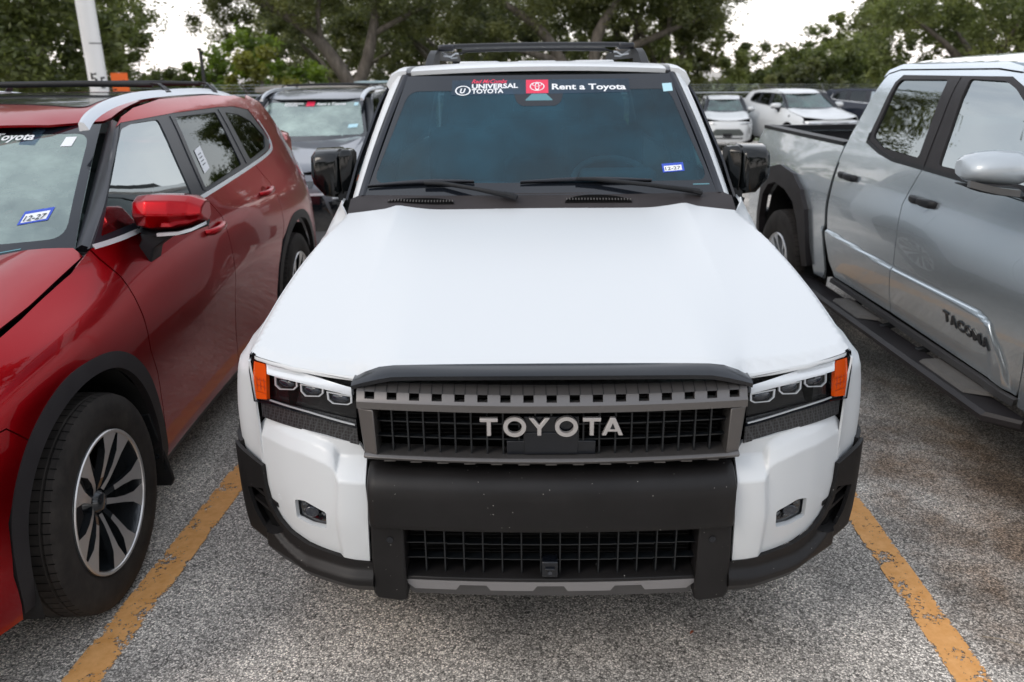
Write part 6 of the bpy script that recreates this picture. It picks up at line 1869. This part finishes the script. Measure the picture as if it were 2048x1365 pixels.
M['leaf_bright'] = leafmat('young_leaves', (.07, .11, .015), (.15, .22, .035), (.28, .36, .07))
M['leaf_yellow'] = leafmat('yellow_green_leaves', (.09, .10, .02), (.19, .20, .04), (.32, .31, .07))
def barkmat():
    m = principled('oak_bark', (.12, .10, .08), .95)
    N, L, b = nodes(m)
    r = ramp(m, noise(m, 5, 8, .75, stretch=(1, 1, .25)).outputs['Fac'], [(.3, (.05, .042, .034)), (.55, (.14, .12, .10)), (.8, (.28, .25, .22))])
    L.new(r.outputs['Color'], b.inputs['Base Color'])
    bump(m, noise(m, 9, 6, .7, stretch=(1, 1, .2)).outputs['Fac'], .9, .04)
    return m
M['bark'] = barkmat()
def leafcloud(cents, n, size, rng, flat=.75):
    """n leaf sprays spread through ellipsoids; cents = [(centre, radius)]"""
    V = []; F = []
    vol = [r ** 2 for c, r in cents]; tot = sum(vol)
    for (c, r), v in zip(cents, vol):
        k = int(n * v / tot)
        # sub-clumps give gaps and light and dark pockets
        subs = []
        for _ in range(max(4, int(r * r * 5))):
            u = Vector((rng.gauss(0, 1), rng.gauss(0, 1), rng.gauss(0, 1))).normalized() * (rng.random() ** .45) * r
            subs.append((Vector((c[0] + u.x, c[1] + u.y, c[2] + u.z * flat)), r * rng.uniform(.16, .34)))
        for _ in range(k):
            s, sr = subs[rng.randrange(len(subs))]
            p = s + Vector((rng.gauss(0, .5), rng.gauss(0, .5), rng.gauss(0, .42))) * sr
            a = Vector((rng.uniform(-1, 1), rng.uniform(-1, 1), rng.uniform(-.6, .6))).normalized()
            b = a.cross(Vector((rng.uniform(-1, 1), rng.uniform(-1, 1), rng.uniform(-1, 1)))).normalized()
            sz = size * rng.uniform(.6, 1.35)
            i = len(V)
            V += [p - a * sz, p + b * sz * .42, p + a * sz, p - b * sz * .42]
            F.append((i, i + 1, i + 2, i + 3))
    return V, F
def tree(name, label, cat, x, y, trunk, limbs, crowns, n, size, leaf='leaf_dark', seed=1, group=None, z=None):
    """trunk: [(dx,dy,z,r)...]; limbs: lists of the same; crowns: [((dx,dy,z),r)]"""
    rng = random.Random(seed)
    z0 = gz(min(y, 40)) if z is None else z
    root = tag(empty(name, (x, y, z0)), label, cat, group or ('oaks around the lot' if name == 'oak_tree' else None))
    parts = []
    for pth in [trunk] + limbs:
        pts = spline([(a, b, c, r) for a, b, c, r in pth], 4)
        parts.append(tubemesh([p[:3] for p in pts], [max(.01, p[3] * rng.uniform(.93, 1.07)) for p in pts], 9))
    V, F = merge(parts); obj('trunk', V, F, 'bark', root, 60)
    V, F = leafcloud(crowns, n, size, rng)
    obj('crown', V, F, leaf, root, None)
    return root
def oak(label, x, y, h=8.0, spread=5.0, n=9000, size=.20, leaf='leaf_dark', seed=1, tr=.35, fork=1.6, low=1.6, cat='tree', name='oak_tree', lean=0, group=None):
    rng = random.Random(seed)
    tk = [(0, 0, -.1, tr * 1.35), (.02 + lean * .2, 0, .35, tr * 1.02), (lean * .6, .05, fork * .6, tr * .92), (lean, .05, fork, tr * .98)]
    limbs = []; crowns = []
    k = rng.randint(4, 6)
    for i in range(k):
        a = 2 * math.pi * (i + rng.uniform(-.25, .25)) / k + seed
        l = spread * rng.uniform(.6, 1.0)
        e = (lean + l * math.cos(a), l * math.sin(a) * .9, h * rng.uniform(.55, .85))
        mpt = (lean + e[0] * .4 + rng.uniform(-.3, .3), e[1] * .4, fork + (e[2] - fork) * .50)
        limbs.append([(lean, .05, fork - .25, tr * .62), (*mpt, tr * .40), (*e, tr * .12)])
        crowns.append((e, spread * rng.uniform(.34, .50)))
        crowns.append(((e[0] * 1.15, e[1] * 1.1, max(low + .7, e[2] - h * .30)), spread * rng.uniform(.22, .36)))
    crowns.append(((lean, 0, h * .86), spread * .55))
    crowns = [((c[0], c[1], max(c[2], low + r * .62)), r) for c, r in crowns]
    return tree(name, label, cat, x, y, tk, limbs, crowns, n, size, leaf, seed, group)
def trees():
    # the big forked oak behind the dark grey suv
    tree('oak_tree', 'big forked oak with pale trunk behind the fence, above the dark grey suv', 'tree', -7.75, 36.0,
         [(0, 0, -.2, .56), (0, 0, .8, .46), (-.05, 0, 1.9, .42), (.0, 0, 2.5, .46)],
         [[(-.05, 0, 2.2, .34), (-.75, 0, 3.4, .30), (-1.7, 0, 4.6, .26), (-3.2, .3, 5.6, .22), (-5.0, .5, 6.4, .12)],
          [(.10, 0, 2.2, .30), (.65, .2, 3.5, .26), (1.0, .5, 5.0, .22), (1.4, .8, 7.0, .12)],
          [(1.0, .5, 4.6, .14), (2.6, .6, 5.4, .12), (4.0, .9, 6.2, .06)],
          [(-1.3, 0, 4.2, .14), (-1.2, -.6, 5.6, .10), (-.6, -1, 7.2, .05)]],
         [((-4.6, .5, 6.5), 2.3), ((-2.0, -.3, 6.6), 2.0), ((.6, .2, 7.0), 2.4), ((3.4, .5, 6.2), 2.2), ((5.0, .3, 4.6), 1.5), ((-6.0, .5, 5.2), 1.5), ((1.8, 1.6, 5.0), 1.6), ((0, 0, 9.2), 3.0), ((-3.4, 1.8, 5.0), 1.3), ((-3.5, 0, 10.5), 2.8), ((1, 0, 12), 2.8), ((-6.5, 0, 8), 2.2), ((-5, 0, 13), 3)],
         64000, .088, 'leaf_dark', 3)
    tree('oak_tree', 'broad oak with several twisting trunks behind the roof rack of the white suv', 'tree', 2.6, 38.0,
         [(0, 0, -.2, .60), (0, 0, 1.0, .50), (.0, 0, 2.2, .50)],
         [[(0, 0, 1.8, .36), (-.9, 0, 3.4, .28), (-1.9, 0, 4.8, .24), (-3.6, 0, 6.0, .12)], [(0, 0, 1.8, .34), (.6, 0, 3.2, .28), (.8, 0, 4.6, .26), (1.9, 0, 6.4, .12)],
          [(.0, 0, 2.0, .30), (1.4, .2, 3.5, .24), (3.4, .3, 4.4, .18), (5.4, .2, 5.2, .08)], [(-1.0, 0, 3.4, .18), (-3.0, -.3, 4.0, .15), (-5.2, -.3, 4.9, .07)]],
         [((-4.2, 0, 6.0), 2.6), ((-1.5, 0, 6.8), 2.4), ((1.6, 0, 6.8), 2.6), ((4.6, 0, 5.8), 2.4), ((-5.6, .3, 4.4), 1.5), ((6.0, .3, 4.2), 1.4), ((0, 1.5, 5.2), 1.9), ((0, 0, 9.5), 3.4), ((3.2, 1.8, 4.6), 1.4), ((-2.6, 1.8, 4.6), 1.4), ((2, 0, 12), 2.6)],
         62000, .088, 'leaf_dark', 5)
    tree('oak_tree', 'slender grey-trunked oak behind the right part of the white suv roof', 'tree', 5.3, 41.0,
         [(0, 0, -.2, .30), (.05, 0, 1.5, .24), (.1, 0, 3.5, .20), (.6, 0, 6.5, .12)], [[(.1, 0, 3.0, .16), (-.8, 0, 5, .12), (-1.8, 0, 7, .06)]],
         [((.5, 0, 7.5), 2.8), ((-2, 0, 6.6), 2.0), ((2.6, 0, 6.2), 2.0), ((1.4, .8, 4.6), 1.3)], 18000, .09, 'leaf_mid', 8)
    # left
    tree('oak_tree', 'large dark green tree filling the upper left corner behind the red suv', 'tree', -14.2, 19.0,
         [(0, 0, 0, .45), (.1, 0, 1.4, .36), (.2, 0, 2.6, .34)], [[(.2, 0, 2.3, .22), (1.8, 0, 3.8, .15), (3.6, -.3, 5.0, .06)], [(.2, 0, 2.3, .24), (-1.2, 0, 4.0, .16), (-3, 0, 5.5, .07)], [(.2, 0, 2.3, .2), (.8, -.6, 4.6, .13), (1.2, -1, 6.5, .05)]],
         [((3.0, -.3, 4.7), 2.1), ((.5, -.4, 4.6), 2.3), ((-2.0, -.2, 4.6), 2.3), ((-4.4, 0, 4.2), 2.2), ((4.0, .2, 3.1), 1.1), ((2.2, -.3, 2.6), 1.5), ((-.6, -.5, 2.5), 1.5), ((-3, -.2, 2.4), 1.5), ((.5, .5, 6.8), 3.0), ((4.3, .4, 4.6), 1.0), ((.5, 0, 10.5), 3.2), ((-2, 0, 8), 3)],
         115000, .085, 'leaf_mid', 11)
    oak('tall leafy oak further behind the corner tree at the upper left', -19.3, 30, 9.0, 4.6, 36000, .095, 'leaf_mid', 20, .32, 2.0, .8)
    oak('bushy low oak in the left sky gap behind the numbered white pole', -14.9, 33, 2.9, 2.6, 7000, .12, 'leaf_mid', 21, .2, 1.2, .5)
    oak('light green young tree behind the fence between the orange sign and the forked oak', -11.6, 33.5, 4.2, 2.6, 9000, .13, 'leaf_bright', 22, .16, 1.0, .3, name='young_tree')
    tree('young_tree', 'yellow-green feathery tree left of the small beige building', 'tree', -10.4, 31.0, [(0, 0, 0, .12), (0, 0, 1.4, .09), (.1, 0, 3, .05)], [[(0, 0, 1.2, .06), (.8, 0, 2.4, .03)], [(0, 0, 1.2, .06), (-.8, 0, 2.4, .03)]],
         [((0, 0, 2.7), 1.25), ((1.0, 0, 2.2), .95), ((-1.0, 0, 2.1), .9), ((.3, 0, 1.2), .9)], 7000, .105, 'leaf_yellow', 23)
    oak('dense oak over the roof of the small beige building', -4.0, 44, 8.0, 4.8, 24000, .10, 'leaf_dark', 24, .3, 2.4, 2.2)
    oak('oak standing further back beyond the forked oak', -11.0, 47, 8.5, 4.6, 22000, .10, 'leaf_dark', 25, .3, 2.2, 2.0)
    # centre and right
    oak('thick oak with dark gaps right behind the white suv roof', 7.0, 40, 11.5, 3.6, 42000, .09, 'leaf_mid', 31, .34, 1.8, 1.4)
    tree('oak_tree', 'low spreading tree in the right sky gap, above the smaller white suv', 'tree', 16.2, 47.0,
         [(0, 0, -.2, .34), (0, 0, 1.4, .27), (.1, 0, 2.4, .25)], [[(.1, 0, 2.2, .16), (-1.6, 0, 3.4, .10)], [(.1, 0, 2.2, .16), (1.6, 0, 3.6, .10)]],
         [((0, 0, 3.6), 1.9), ((-2.4, 0, 3.0), 1.6), ((2.2, 0, 3.6), 1.6), ((-1, 0, 1.6), 1.6), ((1.6, 0, 1.6), 1.6), ((3.8, 0, 2.4), 1.4), ((-3.6, 0, 1.6), 1.3)], 18000, .12, 'leaf_mid', 32)
    tree('oak_tree', 'upright narrow-crowned tree in the sky gap above the white cars', 'tree', 18.6, 50.0,
         [(0, 0, -.2, .30), (0, 0, 2, .24), (.1, 0, 4, .14)], [[(.1, 0, 3, .12), (.8, 0, 4.6, .06)]],
         [((0, 0, 4.4), 1.3), ((.2, 0, 5.8), .75), ((-1.4, 0, 3.0), 1.5), ((1.6, 0, 3.2), 1.4), ((0, 0, 2.0), 1.8), ((2.8, 0, 2.2), 1.5)], 15000, .12, 'leaf_mid', 33)
    oak('big oak with drooping branches behind the cab of the silver pickup', 20.5, 36, 7.8, 4.6, 44000, .088, 'leaf_mid', 34, .36, 1.8, .9)
    oak('broad oak at the right edge behind the silver pickup roof', 25.5, 33, 7.8, 5.0, 38000, .088, 'leaf_dark', 35, .36, 1.8, .9)
    oak('oak beyond the fence to the right of the small white suv', 12.6, 36.5, 3.0, 2.2, 8000, .12, 'leaf_dark', 36, .22, 1.2, .4)
    # big oaks either side of the lot: seen as reflections in the side windows
    oak('tall oak outside the frame on the right, reflected in the red suv windows', 17.5, 16, 13.0, 4.6, 9000, .22, 'leaf_dark', 41, .4, 2.6, 2.0)
    oak('tall oak outside the frame on the left, reflected in the pickup windows', -16.5, 9.0, 11.0, 4.2, 9000, .22, 'leaf_dark', 42, .4, 2.6, 2.0)
def trees_behind():
    # the far side of the lot behind the photographer: what the bumper, mirrors and doors reflect
    for i, (x, y, h, sp) in enumerate(((-19, -17, 8.5, 5.2), (-9.5, -19, 9.0, 5.4), (.5, -18, 8.0, 5.2), (10, -19, 9.0, 5.4), (19.5, -16, 8.5, 5.2))):
        oak(('oak outside the photo far behind the red suv', 'oak outside the photo behind the photographer, left of centre', 'oak outside the photo straight behind the photographer', 'oak outside the photo behind the photographer, right of centre', 'oak outside the photo far behind the silver pickup nose')[i], x, y, h, sp, 7000, .24, 'leaf_dark', 60 + i, .35, 1.8, .8)
trees()
trees_behind()
def woods():
    rng = random.Random(9)
    cents = []
    x = -46
    while x < 62:
        y = 56 + rng.uniform(-3, 6)
        px = x / (y + 2)
        # the wood dips where the sky shows through
        top = 6.6
        if -.47 < px < -.33: top = 1.6
        if .235 < px < .37: top = 2.9
        z = -1.1
        while z < top:
            cents.append(((x + rng.uniform(-1, 1), y, z + rng.uniform(-.4, .4) - .6), rng.uniform(1.3, 2.0))); z += 1.5
        x += 1.9
    V, F = leafcloud(cents, 170000, .20, rng, .9)
    o = obj('far_woods', V, F, 'leaf_dark', None, None); tag(o, 'far belt of dark green woodland behind the oaks', 'woodland', kind='stuff')
    # undergrowth along the fence
    V = []; F = []; c2 = []; c3 = []
    for i in range(105):
        x = -26 + i * .62 + rng.uniform(-.3, .3)
        y = fy(x) + rng.uniform(2.0, 6.5)
        if -11.0 < x < -3.0: y = max(y, 33.0)
        h = rng.uniform(.6, 1.25)
        (c3 if rng.random() < .28 else c2).append(((x, y, gz(min(y, 40)) + h * .55), h * .85))
    V, F = leafcloud(c2, 34000, .11, rng, .9)
    tag(obj('undergrowth', V, F, 'leaf_dark', None, None), 'tangled dark undergrowth behind the chain-link fence', 'undergrowth', kind='stuff')
    V, F = leafcloud(c3, 15000, .11, rng, .9)
    tag(obj('bright_undergrowth', V, F, 'leaf_bright', None, None), 'bright green weeds and vines behind the chain-link fence', 'undergrowth', kind='stuff')
woods()

# ================================================================== FENCE, POLE, SIGN, BUILDING
def fence():
    M['galv'] = principled('galvanised_steel', (.42, .44, .45), .45, .6)
    fr = tag(empty('chain_link_fence', (FA[0], FA[1], gz(FA[1]))), 'chain-link fence with slanted barbed wire arms along the back of the lot', 'fence')
    d = Vector((FB[0] - FA[0], FB[1] - FA[1], 0)).normalized(); nrm = Vector((-d.y, d.x, 0))
    L0 = 3.42
    base = Vector((FA[0], FA[1], 0))
    O = Vector((FA[0], FA[1], gz(FA[1])))
    def gpt(s): p = base + d * s; return Vector((p.x, p.y, gz(p.y)))
    H = 1.86
    for k in range(-4, 13):
        s = k * L0
        p = gpt(s) - O
        po = tube('post', [p, p + Vector((0, 0, H + .05))], .033, 'galv', fr, 8)
        a = p + Vector((0, 0, H + .02)); e = a + (-d * .22 - nrm * .05) + Vector((0, 0, .30))
        V, F = tubemesh([a, e], .018, 6); obj('barb_arm', V, F, 'galv', po, 60)
    s0, s1 = -4 * L0, 12 * L0
    tube('top_rail', [gpt(s0) - O + Vector((0, 0, H)), gpt(0) - O + Vector((0, 0, H)), gpt(s1) - O + Vector((0, 0, H))], .030, 'galv', fr, 8)
    ws = []
    for i in range(3):
        off = (-d * .06 * (i + 1) * 1.1) + Vector((0, 0, .09 * (i + 1)))
        ws.append(tubemesh([gpt(s0) - O + Vector((0, 0, H + .03)) + off, gpt(s1) - O + Vector((0, 0, H + .03)) + off], .006, 4))
    V, F = merge(ws); obj('barbed_wire', V, F, 'galv', fr, None)
    # woven mesh: two sets of diagonal wires
    V = []; F = []; st = .115; n = int((s1 - s0) / st)
    for i in range(n):
        for dr in (1, -1):
            a = gpt(s0 + i * st) - O; b = gpt(min(s1, max(s0, s0 + i * st + dr * H * .9))) - O
            a = a + Vector((0, 0, .04)); b = b + Vector((0, 0, H - .03))
            w = Vector((0, 0, .0028)) + d * .0022
            k = len(V); V += [a - w, a + w, b + w, b - w]; F.append((k, k + 1, k + 2, k + 3))
    obj('woven_wire', V, F, 'galv', fr, None)
fence()
def pole():
    M['polewhite'] = paint('weathered_white_pole_paint', (.74, .74, .73), 0, .6)
    g = gz(13)
    x, y, R = -7.66, 13.0, .158
    pr = tag(empty('numbered_pole', (x, y, g)), 'round white light pole with the stencilled number 55 rising behind the red suv roof', 'pole')
    n = 40
    def cyl(z0, z1, r0, r1):
        V = [(r * math.cos(2 * math.pi * i / n), r * math.sin(2 * math.pi * i / n), z) for z, r in ((z0, r0), (z1, r1)) for i in range(n)]
        return V, [(i, (i + 1) % n, n + (i + 1) % n, n + i) for i in range(n)]
    V, F = cyl(0, 8, R, R * .97); obj('shaft', V, F, 'polewhite', pr, 60)
    V, F = cyl(0, .5, R + .09, R + .07); obj('base', V, F, 'polewhite', pr, 60)
    ink = principled('black_stencil', (.02, .02, .02), .6)
    def wrap(s, h, a0, z, w, nm):
        V2, F = textmesh(s, h / .70, .014, 0, 1, w)
        V = []
        for p, q in V2:
            t = a0 + p / R; rr = R + .004
            V.append((rr * math.sin(t), -rr * math.cos(t), z + q))
        obj(nm, V, F, ink, pr, None)
    # centre of the face looks to the camera: angle 0 faces -y, positive towards +x
    c0 = math.atan2(7.5, 15)
    wrap('5', .20, c0 - .78, 1.600 - g, .125, 'number')
    wrap('5', .19, c0 + .22, 1.540 - g, .100, 'number')
    V = []; 
    for i in range(9):
        t = c0 - .25 + 1.5 * i / 8; rr = R + .004
        V += [(rr * math.sin(t), -rr * math.cos(t), 2.28 - g), (rr * math.sin(t), -rr * math.cos(t), 2.296 - g)]
    obj('tick_mark', V, [(2 * i, 2 * i + 1, 2 * i + 3, 2 * i + 2) for i in range(8)], ink, pr, None)
pole()
def sign():
    g = gz(15)
    sr = tag(empty('orange_sign', (-8.25, 15, g)), 'orange traffic sign with black marks beside the numbered white pole', 'sign')
    box('sign_panel', (.02, 0, 1.60 - g), (.34, .012, .38), principled('orange_sign_sheet', (.80, .13, .01), .45), sr, .003)
    tube('sign_post', [(0, .03, 0), (0, .03, 1.8 - g)], .02, 'galv', sr, 8)
    V2, F = textmesh('~', .30, .03)
    V = [(a - .02, -.008, b + 1.62 - g) for a, b in V2]
    V, F = merge([boxmesh((.05, -.010, 1.60 - g), (.10, .004, .03)), boxmesh((.10, -.010, 1.62 - g), (.03, .004, .07)), boxmesh((-.10, -.010, 1.47 - g), (.06, .004, .03))])
    obj('sign_symbol', V, F, 'lip_black', sr, None)
sign()
def thinpoles():
    for x, y, h, r, lb in ((-8.45, 20.0, 2.6, .03, 'thin dark pole between the orange sign and the forked oak'), (-12.2, 30, 2.9, .05, 'dark post in the sky gap at the left, beyond the thin pole')):
        g = gz(y)
        rt = tag(empty('post', (x, y, g)), lb, 'post')
        tube('shaft', [(0, 0, 0), (0, 0, h - g * .6)], [r, r * .8], principled('dark_steel', (.03, .03, .03), .6), rt, 8)
        box('cap', (0, 0, h - g * .6), (r * 3, r * 3, .05), 'trim', rt, .005)
thinpoles()
def building():
    g = gz(28)
    b = tag(empty('small_building', (-9.25, 28, g)), 'small beige flat-roofed building with a lit wall lamp behind the fence', 'building')
    st = principled('beige_stucco', (.52, .49, .43), .9); N, L, bb = nodes(st)
    r = ramp(st, noise(st, 2.5, 7, .7).outputs['Fac'], [(.3, (.40, .37, .32)), (.7, (.58, .55, .49))]); L.new(r.outputs['Color'], bb.inputs['Base Color'])
    bx = box('wall', (2.7, 1.6, 1.18), (5.4, 3.2, 2.36), st, b)
    box('roof_slab', (2.65, 1.45, 2.46), (6.0, 3.9, .20), principled('weathered_fascia', (.34, .31, .28), .8), b, .01)
    pf = box('patio_cover', (5.2, -.4, 2.72), (2.6, 1.6, .06), principled('pale_blue_sheet', (.45, .58, .62), .5), b, .005)
    box('door', (3.9, -.012, .95), (.9, .03, 1.9), principled('grey_door', (.22, .21, .19), .6), b, .005)
    box('vent', (1.6, -.012, 1.5), (.5, .03, .3), principled('vent_grey', (.3, .29, .27), .6), b, .005)
    V, F = [], []
    lm = principled('lit_lamp', (1, .8, .5), .5, emit=(1.0, .55, .18), es=28)
    b.scale = (.86, .86, .86)
    for dx, dz in ((-.10, 2.22), (-.03, 2.08)):
        bm = bmesh.new(); bmesh.ops.create_icosphere(bm, subdivisions=2, radius=.055)
        me = bpy.data.meshes.new('lamp_bulb'); bm.to_mesh(me); bm.free(); me.materials.append(lm); me.shade_smooth()
        o = bpy.data.objects.new('lamp_bulb', me); COL.objects.link(o); o.parent = b; o.location = (dx, -.12, dz)
    tube('lamp_bracket', [(.04, .02, 2.16), (-.02, -.08, 2.16), (-.06, -.12, 2.15)], .02, 'trim', b, 6)
building()

# ================================================================== keep the tree of names at thing > part > sub-part
def flatten():
    def depth(o):
        d = 1
        while o.parent: o = o.parent; d += 1
        return d
    changed = True
    while changed:
        changed = False
        for o in list(bpy.data.objects):
            if depth(o) > 3:
                p = o.parent; q = p.parent
                m = p.matrix_basis @ o.matrix_basis
                o.parent = q
                o.matrix_basis = m
                changed = True
    for o in list(bpy.data.objects):
        if o.type == 'EMPTY' and not o.children: bpy.data.objects.remove(o)
flatten()
